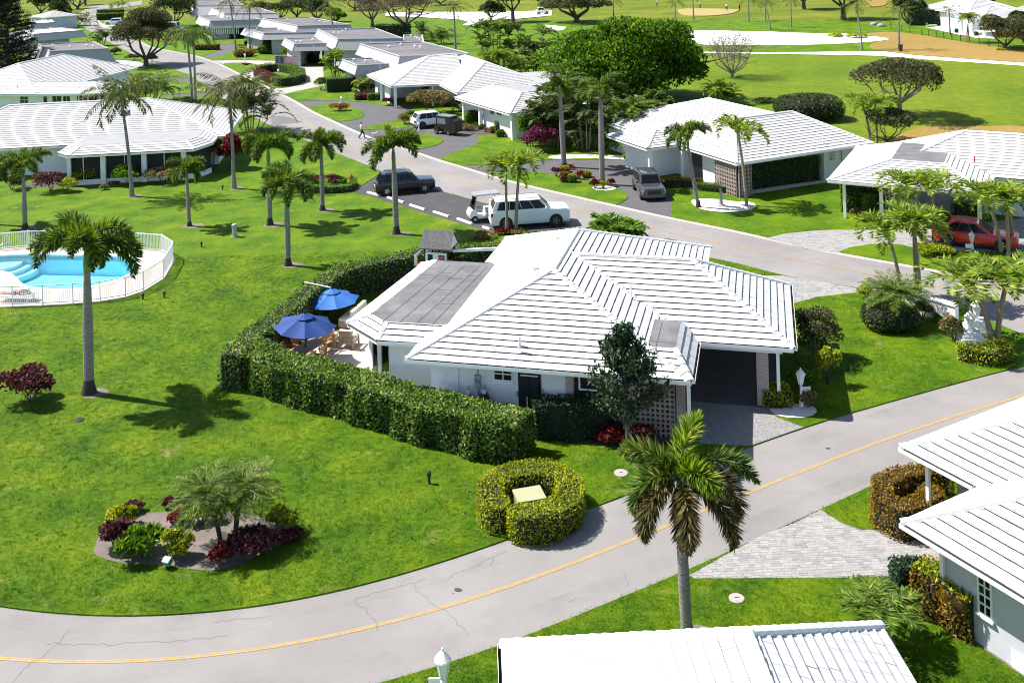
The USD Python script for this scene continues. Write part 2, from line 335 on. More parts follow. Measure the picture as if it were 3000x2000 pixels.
mk('water', {'g': ('geometry', {}), 'n': ('noise_texture', {'scale': 2.6, 'detail': 3.0, 'distortion': .6}), 'b': ('bump', {'strength': .35, 'distance': .08}), 't': ('transparent_bsdf', {'color': (.55, .88, .97)}), 'gl': ('glossy_bsdf', {'roughness': .04}), 'f': ('fresnel', {'IOR': 1.33}), 'x': ('mix_closure', {})},
   [('g.position', 'n.vector'), ('n.fac', 'b.height'), ('b.normal', 'f.normal'), ('b.normal', 'gl.normal'), ('f.fac', 'x.fac'), ('t.BSDF', 'x.closure1'), ('gl.BSDF', 'x.closure2')], 'x.closure')
mk('pool_floor', {'g': ('geometry', {}), 'v': ('voronoi_texture', {'scale': 1.5, 'feature': 'smooth_f1', 'smoothness': 1.0}), 'r': ('rgb_ramp', {'ramp': [(0, (.30, .66, .78)), (.5, (.40, .75, .84)), (1, (.58, .86, .90))]}), 'p': ('principled_bsdf', {'roughness': .7})},
   [('g.position', 'v.vector'), ('v.distance', 'r.fac'), ('r.color', 'p.base_color')])
# road: pale worn asphalt with wheel-path tone, streaks and patches
mk('road', {'g': ('geometry', {}), 't1': ('noise_texture', {'scale': .22, 'detail': 6.0, 'roughness': .6}), 't2': ('noise_texture', {'scale': 38.0, 'detail': 4.0, 'roughness': .8}), 'r1': ('rgb_ramp', {'ramp': [(.3, (.205, .192, .187)), (.7, (.268, .254, .247))]}),
    'r2': ('rgb_ramp', {'ramp': [(.3, (.86, .86, .86)), (.7, (1.1, 1.1, 1.1))]}), 'x': ('mix', {'mix_type': 'multiply', 'fac': 1.0}), 'p': ('principled_bsdf', {'roughness': .9, 'specular_ior_level': .2}), 'b': ('bump', {'strength': .5, 'distance': .015})},
   [('g.position', 't1.vector'), ('g.position', 't2.vector'), ('t1.fac', 'r1.fac'), ('t2.fac', 'r2.fac'), ('r1.color', 'x.color1'), ('r2.color', 'x.color2'), ('x.color', 'p.base_color'), ('t2.fac', 'b.height'), ('b.normal', 'p.normal')])
mk('road_wear', {'g': ('geometry', {}), 't': ('noise_texture', {'scale': .9, 'detail': 6.0, 'roughness': .7}), 'r': ('rgb_ramp', {'ramp': [(.42, (0, 0, 0)), (.72, (.22, .22, .22))]}), 'd': ('principled_bsdf', {'base_color': (.36, .345, .34), 'roughness': .9}), 'tr': ('transparent_bsdf', {}), 'x': ('mix_closure', {})},
   [('g.position', 't.vector'), ('t.fac', 'r.fac'), ('r.color', 'x.fac'), ('tr.BSDF', 'x.closure1'), ('d.BSDF', 'x.closure2')], 'x.closure')
mk('road_stain', {'g': ('geometry', {}), 't': ('noise_texture', {'scale': .5, 'detail': 7.0, 'roughness': .72}), 'r': ('rgb_ramp', {'ramp': [(.45, (0, 0, 0)), (.75, (.16, .16, .16))]}), 'd': ('principled_bsdf', {'base_color': (.13, .125, .125), 'roughness': .9}), 'tr': ('transparent_bsdf', {}), 'x': ('mix_closure', {})},
   [('g.position', 't.vector'), ('t.fac', 'r.fac'), ('r.color', 'x.fac'), ('tr.BSDF', 'x.closure1'), ('d.BSDF', 'x.closure2')], 'x.closure')
grassmat('lawn', [(.34, (.024, .064, .001)), (.45, (.055, .128, .0010)), (.53, (.092, .170, .0014)), (.62, (.158, .218, .003)), (.73, (.26, .25, .03))], (.33, .27, .12), .60, .42, 9.0)
grassmat('lawn_far', [(.36, (.05, .095, .004)), (.5, (.11, .15, .006)), (.64, (.22, .20, .022))], (.30, .20, .07), .60, .08, 1.6)
grassmat('fairway', [(.36, (.055, .115, .003)), (.5, (.105, .165, .004)), (.64, (.19, .20, .014))], (.26, .19, .05), .66, .035, .8, mow=(.35, .045, .16))
grassmat('rough_dry', [(.3, (.16, .15, .018)), (.5, (.27, .18, .05)), (.7, (.36, .23, .09))], None, .6, .05, .9)
grassmat('green', [(.3, (.30, .25, .09)), (.7, (.36, .29, .12))], None, .6, .05, 1.2)
leafmat('leaf_hedge', [(.0, (.008, .016, .006)), (.35, (.030, .070, .014)), (.6, (.075, .145, .026)), (.88, (.19, .27, .055)), (1, (.38, .33, .20))], .2, gain=2.3)
leafmat('leaf_yellow', [(.0, (.045, .060, .006)), (.35, (.16, .21, .014)), (.7, (.38, .43, .025)), (1, (.62, .60, .08))], .2)
leafmat('leaf_green', [(.0, (0.016, 0.0352, 0.0064)), (.4, (0.056, 0.12, 0.0128)), (.75, (0.12, 0.224, 0.0192)), (1, (0.256, 0.352, 0.048))], .25, gain=1.8)
leafmat('leaf_ficus', [(.0, (.010, .030, .004)), (.3, (.035, .10, .006)), (.6, (.075, .17, .010)), (.85, (.15, .26, .02)), (1, (.26, .36, .06))], .25, scale=.35)
leafmat('leaf_dark', [(.0, (0.0068, 0.0119, 0.0068)), (.5, (0.0238, 0.0408, 0.0153)), (.85, (0.0595, 0.085, 0.0272)), (1, (0.153, 0.153, 0.0765))], .12, scale=.5, gain=2.3)
leafmat('leaf_conifer', [(.0, (0.0065, 0.0091, 0.0078)), (.6, (0.0182, 0.026, 0.0169)), (1, (0.0585, 0.0624, 0.0468))], .08, scale=.5, gain=2)
leafmat('leaf_olive', [(.0, (.014, .020, .008)), (.45, (.045, .056, .022)), (.8, (.095, .105, .045)), (.95, (.17, .16, .085)), (1, (.22, .13, .11))], .15, scale=.5, gain=1.9)
leafmat('leaf_bare', [(.0, (0.054, 0.0432, 0.0336)), (.5, (0.12, 0.096, 0.0744)), (1, (0.264, 0.204, 0.168))], .15)
leafmat('leaf_red', [(.0, (0.042, 0.0084, 0.0084)), (.4, (0.154, 0.0168, 0.0224)), (.8, (0.364, 0.042, 0.049)), (1, (0.588, 0.14, 0.14))], .2, gain=.9)
leafmat('leaf_maroon', [(.0, (0.016, 0.0064, 0.0096)), (.5, (0.064, 0.0192, 0.0256)), (.85, (0.16, 0.0448, 0.0544)), (1, (0.32, 0.16, 0.144))], .15)
leafmat('leaf_croton', [(.0, (0.084, 0.0168, 0.0084)), (.3, (0.28, 0.042, 0.0168)), (.55, (0.476, 0.168, 0.028)), (.8, (0.56, 0.378, 0.042)), (1, (0.224, 0.308, 0.042))], .2, gain=1)
leafmat('leaf_orange', [(.0, (0.063, 0.0396, 0.009)), (.35, (0.198, 0.117, 0.018)), (.7, (0.396, 0.234, 0.0288)), (1, (0.576, 0.396, 0.09))], .2, gain=1.25)
leafmat('leaf_pinkmix', [(.0, (0.03, 0.045, 0.012)), (.4, (0.09, 0.128, 0.03)), (.65, (0.24, 0.18, 0.09)), (.85, (0.51, 0.24, 0.21)), (1, (0.45, 0.45, 0.18))], .2)
leafmat('bloom_magenta', [(.0, (.010, .014, .008)), (.4, (.045, .020, .03)), (.65, (.17, .018, .075)), (.85, (.34, .04, .16)), (1, (.50, .14, .28))], .2, scale=1.6)
leafmat('frond_fox', [(.0, (.014, .028, .006)), (.35, (.042, .088, .012)), (.7, (.105, .175, .020)), (.92, (.19, .25, .045)), (1, (.30, .29, .10))], .2, scale=.6, gain=1.75)
leafmat('frond_bright', [(.0, (.030, .058, .007)), (.4, (.095, .17, .014)), (.75, (.22, .31, .03)), (1, (.44, .46, .10))], .25, scale=.8)
leafmat('frond_coco', [(.0, (.018, .028, .007)), (.4, (.055, .080, .014)), (.75, (.12, .15, .028)), (1, (.26, .21, .08))], .2, scale=.6)
leafmat('frond_dark', [(.0, (0.0075, 0.015, 0.006)), (.5, (0.033, 0.06, 0.015)), (.85, (0.0825, 0.112, 0.03)), (1, (0.21, 0.195, 0.075))], .15, scale=.5, gain=2)
leafmat('frond_brown', [(.0, (.012, .012, .005)), (.4, (.055, .050, .016)), (.75, (.13, .11, .035)), (1, (.30, .22, .13))], .2)
leafmat('frond_tan', [(.0, (.06, .045, .02)), (.5, (.17, .12, .05)), (1, (.32, .24, .12))], .2)
# ---------------------------------------------------------------- ground: paved sheets low, lawns as slabs 5 cm higher around them
PAVED = []
def paved(name, px, mat, z, label=None, sm=0, holes=(), poly=None, keep=True):
    g = poly if poly is not None else gpoly(smooth(px, sm) if sm else px)
    for h in holes: g = g.difference(h)
    if keep: PAVED.append(g)
    put(name, MB().slab(g, None, z), mat, kind='structure', label=label)
    return g
poolw = gpoly(smooth(pts(D, (-260, 600), (0, 590), (150, 580), (400, 586), (700, 590), (900, 602), (945, 622), (948, 655), (900, 722), (700, 792), (480, 826), (230, 815), (145, 785), (112, 735), (40, 697), (-260, 660)), 2))
put('ground', MB().slab(sbox(-2500, -300, 2500, 3000).difference(poolw), None, -.12), 'lawn_far', kind='structure', label='ground under and beyond the whole neighbourhood')

# road A runs from the upper left down to the right edge, road B curves along the bottom
rA_right = [(420, 14), (345, 24), (300, 36), (283, 46), (282, 56), (300, 75), (360, 98)] + pts(A, (1040, 330), (1300, 378)) + pts(A, (1360, 390), (1500, 440), (1620, 500), (1760, 570), (1880, 620), (2060, 720), (2140, 770)) + pts(B, (80, 905), (220, 965), (480, 1040), (620, 1095)) + pts(E, (670, 170), (820, 210), (1000, 270), (1200, 325), (1500, 395), (1900, 485), (2260, 570)) + pts(Q, (330, 650), (560, 705), (850, 775), (1060, 810), (1300, 855), (1600, 905), (1800, 945), (2352, 1035)) + [(3500, 955)]
rA_left = [(3500, 1130), (3000, 987)] + [II(2000, 270), II(1750, 190), Q(1220, 1050), Q(690, 965), Q(400, 880), Q(60, 815), (1810, 697), (1719, 674), (1634, 655), (1383, 587), (1255, 549), (1119, 504)] + pts(E, (150, 190), (0, 130)) + [(791, 370), (700, 318), (621, 272), (612, 255), (582, 238), (548, 217), (440, 185), (330, 130), (250, 85), (228, 60), (232, 40), (262, 20), (420, 2)]
def edge(px, sig): return [tuple(q) for q in even([G(p) for p in px], .6, sig)]
eAr, eAl = edge(rA_right, 2.0), edge(rA_left, 1.2)
roadA = Polygon(eAr + eAl).buffer(0)
rB_up = [(-1100, 1450), (-700, 1610), (-400, 1695), (-150, 1752)] + pts(J, (0, 1085), (200, 1115), (500, 1140), (900, 1150), (1300, 1130), (1700, 1080), (2000, 1035)) + pts(K, (0, 980), (250, 900), (500, 840), (800, 740), (1000, 665), (1200, 590), (1350, 540), (1700, 400), (1900, 330)) + [(2197, 1308), (2361, 1251)] + pts(II, (1000, 1010), (1500, 870), (2000, 730), (2280, 655), (2352, 640)) + [(3300, 1010)]
rB_low = [(3400, 1160), (3000, 1258), (2692, 1354), (2625, 1389), (2549, 1429), (2491, 1456), (2402, 1494), (2335, 1528), (2223, 1575), (2134, 1621), (2058, 1655), (1960, 1697)] + pts(K, (1900, 990), (1750, 1045), (1500, 1150), (1240, 1265), (1050, 1340), (850, 1410), (640, 1475), (450, 1520), (270, 1568)) + [(900, 2072), (600, 2130), (200, 2165), (-200, 2145), (-600, 2060), (-1100, 1900)]
roadB = Polygon(edge(rB_up, 2.0) + edge(rB_low, 2.0)).buffer(0)
paved('road', None, 'road', 0.0, 'pale asphalt street curving down from upper left to right edge', poly=roadA)
paved('road', None, 'road', 0.004, 'pale asphalt street curving across the bottom', poly=roadB.difference(roadA.buffer(.01)))
def ribbon(px, w, offs=0.0, ext=0):
    ln = LineString(even([G(p) for p in px], .5, 3.5))
    if offs: ln = ln.parallel_offset(abs(offs), 'left' if offs > 0 else 'right')
    return ln.buffer(w / 2, cap_style=2)
yA = pts(A, (1400, 465), (1540, 530), (1850, 700), (1950, 770)) + pts(E, (0, 35), (300, 145), (500, 205), (800, 295), (1150, 395), (1500, 475), (1880, 575), (2230, 655)) + pts(Q, (500, 790), (900, 870), (1360, 965), (1680, 1020), (2000, 1075)) + [(3000, 884), (3400, 960)]
yB = [(-700, 1800), (-400, 1880), (-150, 1926)] + pts(J, (0, 1450), (300, 1470), (600, 1478), (900, 1472), (1200, 1448), (1600, 1400), (2000, 1330)) + pts(K, (0, 1280), (300, 1215), (670, 1105), (1000, 990), (1300, 880), (1700, 725), (2080, 560)) + pts(L, (380, 330), (700, 215), (1000, 105)) + pts(II, (1100, 1250), (1500, 1095), (2000, 940), (2352, 850)) + [(3300, 1060)]
for nm, ln, w in (('upper street', yA, .04), ('lower street', yB, .045)):
    z = .008
    put('road_marking', MB().slab(ribbon(ln, w * 2.6), None, z), 'line_pale', kind='structure', label=f'faded base of the centre line of the {nm}')
    put('road_marking', MB().slab(ribbon(ln, w, w * .95), None, z + .004), 'yellow_paint', kind='structure', label=f'yellow centre line of the {nm}, left stripe')
    put('road_marking', MB().slab(ribbon(ln, w, -w * .95), None, z + .004), 'yellow_paint', kind='structure', label=f'yellow centre line of the {nm}, right stripe')
for nm, ln in (('upper', yA), ('lower', yB)):
    for k_, (o_, w_, m_) in enumerate(((.8, .45, 'road_wear'), (2.15, .5, 'road_wear'), (-.8, .45, 'road_wear'), (-2.15, .5, 'road_wear'), (1.5, .7, 'road_stain'), (-1.5, .7, 'road_stain'))):
        put('wheel_track', MB().slab(ribbon(ln, w_, o_), None, .0062), m_, kind='structure', label=f'faint {"worn" if m_ == "road_wear" else "stained"} strip along the {nm} street')
# cracks, stain and a darker patch in the asphalt
def crack(px, w=.008):
    r = np.random.default_rng(len(px) * 31 + int(px[0][0]))
    P = np.array([G(p)[:2] for p in px]); out = [P[0]]
    for a, b in zip(P[:-1], P[1:]):
        n = max(2, int(np.linalg.norm(b - a) / .12))
        for k in range(1, n + 1):
            q = a + (b - a) * k / n
            out.append(q + (r.normal(0, .035, 2) if k < n else 0))
    return LineString(out).buffer(w / 2, cap_style=2)
ck = unary_union([crack(x) for x in (pts(K, (480, 920), (495, 970), (560, 1000), (600, 1050), (680, 1090), (720, 1130), (760, 1190), (810, 1215), (840, 1262)), pts(K, (95, 1020), (110, 1060), (170, 1085), (200, 1140), (225, 1160), (235, 1225)),
      pts(K, (95, 1015), (190, 985), (300, 955), (400, 930), (480, 915), (560, 890)), pts(J, (80, 1568), (180, 1465), (300, 1375), (400, 1290), (460, 1225)), pts(K, (700, 890), (735, 850), (800, 830), (900, 800), (990, 740), (1080, 700)), pts(K, (990, 740), (985, 800), (1010, 840)),
      pts(K, (1845, 840), (1870, 890), (1885, 935)), pts(J, (1400, 1170), (1600, 1150), (1760, 1130)), pts(J, (300, 1310), (700, 1318), (1200, 1290), (1500, 1255)), pts(K, (1490, 1040), (1580, 1010)))])
put('road_crack', MB().slab(ck, None, .016), 'crack', kind='structure', label='thin wandering cracks in the lower street')
for px in (pts(K, (735, 950), (765, 943), (795, 955), (790, 968), (750, 972)), pts(K, (725, 975), (740, 978), (735, 986)), pts(L, (930, 28), (960, 24), (975, 33), (950, 37))):
    put('oil_stain', MB().slab(gpoly(smooth(px, 2)), None, .0125), 'oil', kind='structure')
put('road_patch', MB().slab(gpoly(pts(A, (1870, 862), (1868, 800), (1955, 800), (2092, 842))), None, .0125), 'patch', kind='structure', label='darker grey patch on the upper street')
# parking bay and driveways
parking = paved('parking_bay', pts(E, (70, 375), (150, 335), (270, 255), (600, 350), (900, 440), (1490, 600), (1690, 645), (1600, 652), (1290, 658), (1000, 658), (820, 602), (600, 540), (300, 447), (90, 388)), 'asphalt_dark', .018, 'dark asphalt parking bay beside the street')
isl1 = gpoly(smooth(pts(M3, (240, 1010), (400, 980), (560, 965), (800, 990), (960, 1040), (1025, 1105), (1000, 1150), (900, 1185), (740, 1205), (560, 1200), (300, 1050)), 1))
isl2 = gpoly(smooth(pts(M3, (880, 1328), (1020, 1285), (1300, 1225), (1500, 1180), (1500, 1100), (1600, 1075), (1690, 1075), (1650, 1200), (1660, 1270), (1560, 1300), (1290, 1310)), 1))
isl3 = gpoly(smooth(pts(M4, (60, 1010), (200, 930), (330, 905), (430, 905), (600, 930), (700, 985), (690, 1020), (620, 1060), (480, 1100), (300, 1130), (150, 1110)), 1))
paved('driveway', pts(M3, (100, 930), (300, 917), (700, 917), (1000, 942), (1300, 988), (1480, 980), (1700, 998)) + pts(M4, (250, 640), (560, 800), (860, 830), (950, 840), (1100, 890), (1180, 940), (1192, 980), (1150, 1050), (1000, 1105), (800, 1180), (640, 1262)) + pts(M4, (500, 1228)) + pts(M3, (1160, 1430), (870, 1330), (560, 1195), (300, 1045)), 'asphalt_mid', .012, 'winding dark asphalt driveway with grass islands before the two white houses', holes=(isl1, isl2, isl3))
isl4 = gpoly(smooth(pts(E, (960, 262), (1190, 252), (1330, 248), (1450, 260), (1700, 300), (1870, 350), (1950, 380), (1980, 412), (1960, 445), (1880, 482), (1700, 445), (1400, 372), (1150, 312)), 1))
paved('driveway', pts(E, (800, 203), (960, 196), (1180, 196), (1300, 172), (1430, 165), (1600, 165), (1900, 160), (2195, 168), (2200, 235), (2060, 240), (2000, 255), (2110, 265), (2200, 330), (2275, 425), (2277, 572), (1880, 484), (970, 262)), 'asphalt_mid', .012, 'dark asphalt driveway with a parked grey car before the white house', holes=(isl4,))
isl5 = gpoly(smooth(pts(M2, (925, 877), (1060, 868), (1250, 866), (1400, 882), (1500, 930), (1505, 962), (1400, 985), (1230, 1008), (1150, 990)), 1))
isl6 = gpoly(smooth(pts(M2, (1370, 1080), (1420, 1000), (1440, 962), (1600, 955), (1900, 985), (2060, 1040), (2070, 1130), (1940, 1190), (1740, 1222), (1570, 1212)), 1))
paved('driveway', pts(M2, (800, 838), (1000, 832), (1300, 832), (1660, 842), (1880, 905), (1960, 910), (2330, 920), (2347, 1180), (2230, 1205), (1950, 1262), (1770, 1305), (1640, 1245), (1560, 1215), (1350, 1075), (1230, 1010), (940, 880)), 'concrete', .012, 'pale concrete horseshoe driveway around the flag and hedge island', holes=(isl5, isl6))
paved('driveway', pts(M2, (650, 778), (780, 745), (880, 700), (850, 615), (1110, 610), (1110, 690), (1000, 745), (770, 810)), 'asphalt_mid', .012, 'grey asphalt driveway behind the two tall queen palms')
paved('driveway', pts(M2, (-150, 1065), (470, 1077), (545, 1108), (600, 1135), (-150, 1108)), 'asphalt_mid', .012, 'narrow grey driveway left of the upper street')
paved('driveway', pts(M2, (100, 1312), (800, 1278), (845, 1305), (100, 1342)), 'asphalt_mid', .012, 'lower narrow grey driveway left of the upper street')
paved('driveway', pts(M1, (1590, 830), (1820, 830), (1990, 880), (1990, 930), (1600, 930)), 'concrete', .012, 'pale driveway beside the grey roofed house')
paved('driveway', pts(M1, (1330, 325), (1500, 330), (1620, 345), (1600, 365), (1480, 365), (1650, 440), (1500, 420)), 'concrete', .012, 'pale driveway under the far white car')
paved('driveway', pts(M1, (1350, 235), (1420, 232), (1420, 262), (1335, 268)), 'asphalt_mid', .012, 'far grey driveway between hedges')
# paver driveways: single stones where the photograph shows them
def pave(name, px, label, count, bed_z, th, lw=(.30, .20), rot=0.0, sm=0, gap=.008, dark=False):
    g = gpoly(smooth(px, sm) if sm else px)
    PAVED.append(g)
    bed = put(name, MB().slab(g, None, bed_z), 'paver_bed', kind='structure', label=label)
    c = np.array(g.centroid.coords[0]); R = np.array([[math.cos(rot), -math.sin(rot)], [math.sin(rot), math.cos(rot)]])
    lg = shapely.affinity.rotate(shapely.affinity.translate(g, -c[0], -c[1]), -rot, origin=(0, 0), use_radians=True)
    x0, y0, x1, y1 = lg.bounds; r = np.random.default_rng(3); out = []
    y = y0
    while y < y1:
        h = lw[1] * (1 if r.random() < .6 else .75)
        x = x0 - r.random() * .3
        while x < x1:
            w = lw[0] * (1 if r.random() < .5 else (.7 if r.random() < .6 else 1.25))
            cell = sbox(x + gap / 2, y + gap / 2, x + w - gap / 2, y + h - gap / 2)
            if cell.intersects(lg):
                k = cell if lg.contains(cell) else cell.intersection(lg)
                for q in parts_of(k):
                    if q.area > .004: out.append(q)
            x += w
        y += h
    def stone(q, m):
        xy = np.array(shapely.geometry.polygon.orient(q).exterior.coords)[:-1] @ R.T + c
        n = len(xy); z = bed_z + th + r.normal(0, .0012)
        v = np.vstack([np.column_stack([xy, np.full(n, bed_z)]), np.column_stack([xy, np.full(n, z)])])
        k = np.arange(n); f = np.vstack([[[n, n + i, n + i + 1] for i in range(1, n - 1)], np.column_stack([k, (k + 1) % n, (k + 1) % n + n]), np.column_stack([k, (k + 1) % n + n, k + n])])
        return m.add(v, f)
    cen = np.array([np.array(q.centroid.coords[0]) @ R.T + c for q in out]); uv = proj(np.column_stack([cen, np.zeros(len(cen))]))
    vis = (uv[:, 0] > 0) & (uv[:, 0] < 3000) & (uv[:, 1] > 0) & (uv[:, 1] < 2000)
    near = np.argsort(np.where(vis, cen[:, 1], 1e9))
    mats = ['paver_d', 'paver_c', 'paver_d', 'paver_c', 'paver_d', 'paver_d'] if dark else ['paver_a', 'paver_a', 'paver_b', 'paver_c', 'paver_b', 'paver_d']
    single = [i for i in near[:count] if vis[i]]
    for i in single: put('paver', stone(out[i], MB()), mats[r.integers(6)], bed)
    rest = [MB() for _ in mats]; sset = set(single)
    for i in range(len(out)):
        if i not in sset: stone(out[i], rest[r.integers(6)])
    for m, mt in zip(rest, mats):
        if m.n: put('paver_field', m, mt, bed, kind='stuff')
    return g
pave('driveway', pts(L, (40, 868), (300, 722), (500, 617), (750, 512), (905, 436), (1040, 522), (1150, 563), (1250, 570), (1400, 556), (1560, 500), (1800, 640), (1690, 790), (1445, 875), (1100, 884), (80, 890)), 'light grey paver driveway before the lower right house', 300, .010, .03, (.25, .14), .03)
pave('driveway', pts(HH, (1090, 1085), (1080, 900), (1100, 700), (1240, 480), (1500, 380), (1800, 430), (1800, 740), (1750, 885), (1763, 930), (1830, 1000), (2012, 1066), (1640, 1196), (1330, 1185), (1150, 1150)), 'grey paver driveway at the carport of the middle house', 200, .010, .03, (.26, .17), -.25, dark=True)
pave('driveway', pts(Q, (540, 960), (690, 962), (1222, 1052), (1222, 1076), (1100, 1090), (930, 1110), (760, 1155), (600, 1220), (500, 1150)), 'grey paver driveway joining the upper street right of the middle house', 40, .010, .026, (.3, .2), -.25)
pave('driveway', pts(Q, (565, 705), (700, 672), (900, 652), (1060, 645), (1260, 645), (1700, 640), (2400, 560), (2500, 800), (2352, 830), (2200, 800), (1800, 790), (1650, 780), (1480, 745), (1300, 745), (1150, 768), (1062, 806), (850, 775)), 'pale paver driveway under the red car', 60, .010, .026, (.32, .2), -.2)
# golf course paths and sand
paved('cart_path', [(1990, 152)] + pts(N2, (490, 595), (1200, 603), (1900, 600), (2352, 590)) + pts(N1, (380, 708), (850, 765), (1600, 820), (2352, 870)) + [(3300, 215), (3300, 226)] + pts(N1, (2352, 912), (1600, 862), (1000, 825), (860, 812), (300, 772), (0, 766)) + pts(N2, (1900, 630), (1200, 620), (490, 612)) + [(1990, 156)], 'concrete_white', .012, 'white concrete cart path across the golf course')
paved('cart_path', pts(M5, (1080, 175), (1500, 168), (2352, 168)) + pts(M6, (300, 168), (700, 160), (1250, 150), (1250, 215), (760, 262), (480, 270), (250, 330), (220, 372), (20, 345), (110, 305), (0, 275)) + pts(M5, (2060, 270), (1530, 236), (1080, 225)), 'concrete_white', .012, 'pale paved turning area on the far golf course')
paved('cart_path', pts(M6, (1150, 345), (1250, 350), (1450, 375), (1420, 410), (1340, 425), (1200, 385)), 'concrete_white', .012, 'small far bright path piece beside the big green tree')
bunker_px = smooth(pts(N2, (490, 350), (700, 352), (1000, 360), (1300, 362), (1650, 380), (2000, 386), (2300, 388)) + pts(N1, (40, 505), (220, 502), (330, 512), (480, 532), (500, 546), (350, 570), (0, 596)) + pts(N2, (2200, 505), (1700, 521), (1300, 523), (1000, 520), (700, 524), (520, 500), (480, 425)), 1)
paved('sand_bunker', bunker_px, 'bunker', .02, 'big white sand bunker on the golf course')
# pool terrace
deckpx = pts(D, (-300, 560), (0, 548), (200, 530), (500, 523), (880, 540), (1130, 560), (1205, 610), (1200, 640), (1140, 745), (1000, 833), (870, 878), (690, 908), (500, 925), (290, 937), (80, 945), (-300, 950))
deck = gpoly(deckpx)
coping = poolw.buffer(.38).difference(poolw)
put('pool_deck', MB().slab(deck.difference(poolw.buffer(.36)), -.11, .06), 'deck_pink', kind='structure', label='pale pinkish deck around the swimming pool')
PAVED.append(deck)
patio = gpoly(pts(N7, (330, 560), (560, 410), (760, 330), (1100, 300), (1100, 620), (960, 690), (1195, 850), (1000, 840), (880, 770), (640, 720), (560, 660), (300, 640)))
PAVED.append(patio)
put('patio', MB().slab(patio, -.1, .03), 'patio_stone', kind='structure', label='pale stone patio inside the tall hedge')
allp = unary_union(PAVED)
# kerb strip along the far side of the upper street
kl = LineString(eAr[60:])
kerb = kl.buffer(.30, single_sided=False).difference(roadA.buffer(-.12))
put('kerb', MB().slab(kerb, -.1, .028), 'kerb', kind='structure', label='pale concrete kerb strip along the far side of the upper street')
allp = unary_union([allp, kerb])
sp = gpoly(pts(M2, (600, 1240), (790, 1238), (800, 1250), (600, 1252)))
put('footpath', MB().slab(sp, -.1, .045), 'concrete_white', kind='structure', label='short white walk at the left side of the upper street'); allp = allp.union(sp)
# lawns
dry = gpoly(smooth(pts(N1, (100, 470), (500, 440), (900, 480), (1500, 585), (2352, 700), (3200, 800), (3200, 900), (2352, 868), (1600, 818), (850, 762), (420, 712), (200, 660), (250, 600), (520, 548)), 1)).union(gpoly(smooth(pts(C, (1420, 985), (1650, 1000), (1800, 960), (2352, 930), (2352, 860), (2000, 880), (1700, 860), (1480, 930)), 1)))
dry = dry.union(gpoly(smooth(pts(N1, (150, 100), (420, 90), (480, 30), (700, -40), (200, -40)), 1)))
greenp = gpoly(smooth(pts(N2, (330, 105), (650, 98), (1050, 112), (1030, 130), (940, 162), (700, 186), (420, 184), (340, 150)), 1))
fair = gpoly(pts(C, (-200, 560), (60, 372), (600, 380), (1300, 395), (1650, 400), (2352, 460), (3300, 560), (3300, 1000), (2352, 1000), (1450, 1010), (1150, 960), (1000, 850), (600, 700), (100, 640)))
far_l = gpoly([(-2000, -40), (5000, -40), (5000, 120), (3000, 130), (2000, 150), (1400, 200), (560, 110), (-2000, 160)])
near = gpoly([(-3500, 60), (5000, 60), (5500, 2300), (-2500, 2300)])
golf = unary_union([fair, greenp, dry])
put('lawn', MB().slab(near.difference(allp).difference(golf), -.11, .05), 'lawn', kind='structure', label='bright green lawns around the houses and streets')
put('far_lawn', MB().slab(gpoly([(-4000, -60), (7000, -60), (7000, 100), (-4000, 100)]).difference(near).difference(allp).difference(golf), -.11, .05), 'lawn_far', kind='structure', label='far lawns of the golf course')
put('fairway', MB().slab(fair.difference(allp).difference(dry), -.11, .05), 'fairway', kind='structure', label='wide mown fairway at the right')
put('dry_rough', MB().slab(dry.difference(allp), -.11, .05), 'rough_dry', kind='structure', label='dry orange brown rough beside the cart path')
put('putting_green', MB().slab(greenp, -.11, .05), 'green', kind='structure', label='pale putting green with three golfers')
# planting beds (sheets on the lawn)
BEDL = []
def bed(px, mat, label, z=.056, sm=2):
    g = gpoly(smooth(px, sm)); BEDL.append(g); put('planting_bed', MB().slab(g, None, z), mat, kind='structure', label=label); return g
bed(pts(J, (620, 690), (650, 600), (800, 500), (900, 470), (1080, 450), (1300, 440), (1560, 450), (1900, 540), (1990, 610), (1750, 700), (1600, 800), (1380, 845), (1220, 825), (1050, 800), (830, 800), (690, 765), (610, 730)), 'sand', 'bare sandy bed under the pair of date palms on the big lawn')
bed(pts(Q, (45, 445), (120, 430), (260, 438), (380, 455), (450, 452), (510, 470), (490, 505), (400, 522), (230, 525), (100, 500)), 'white_stone', 'white stone bed with a small figure before the white house')
bed(pts(HH, (1755, 920), (1800, 900), (2050, 910), (2110, 950), (2080, 990), (1990, 1005), (1880, 1000), (1800, 980)), 'white_stone', 'pebble bed at the lamp post beside the carport')
bed(pts(II, (1900, 560), (1915, 510), (2100, 480), (2270, 520), (2290, 580), (2200, 640), (2000, 645), (1930, 620)), 'mulch', 'mulch bed under the clipped yellow hedge near the street fork')
bed(pts(HH, (200, 1150), (330, 1080), (620, 1060), (900, 1060), (1080, 1080), (1110, 1150), (1000, 1240), (800, 1230), (620, 1190)), 'mulch', 'mulch bed under the red shrubs before the middle house')
bed(pts(K, (900, 430), (1100, 500), (1230, 560), (1330, 545), (1590, 450), (1600, 330), (1450, 120), (1100, 120), (930, 250)), 'mulch', 'mulch bed under the round clipped ring hedge')
bed(pts(L, (1420, 900), (1500, 1000), (1700, 1180), (1900, 1300), (2240, 1540), (2352, 1600), (2352, 1480), (2240, 1420), (2080, 1310), (1880, 1180), (1700, 900), (1600, 820)), 'sand', 'sandy bed along the lower right house')
bed(pts(L, (1225, 300), (1260, 430), (1400, 545), (1480, 500), (1650, 400), (1650, 160), (1500, 140), (1300, 220)), 'mulch', 'mulch bed under the orange horseshoe hedge')
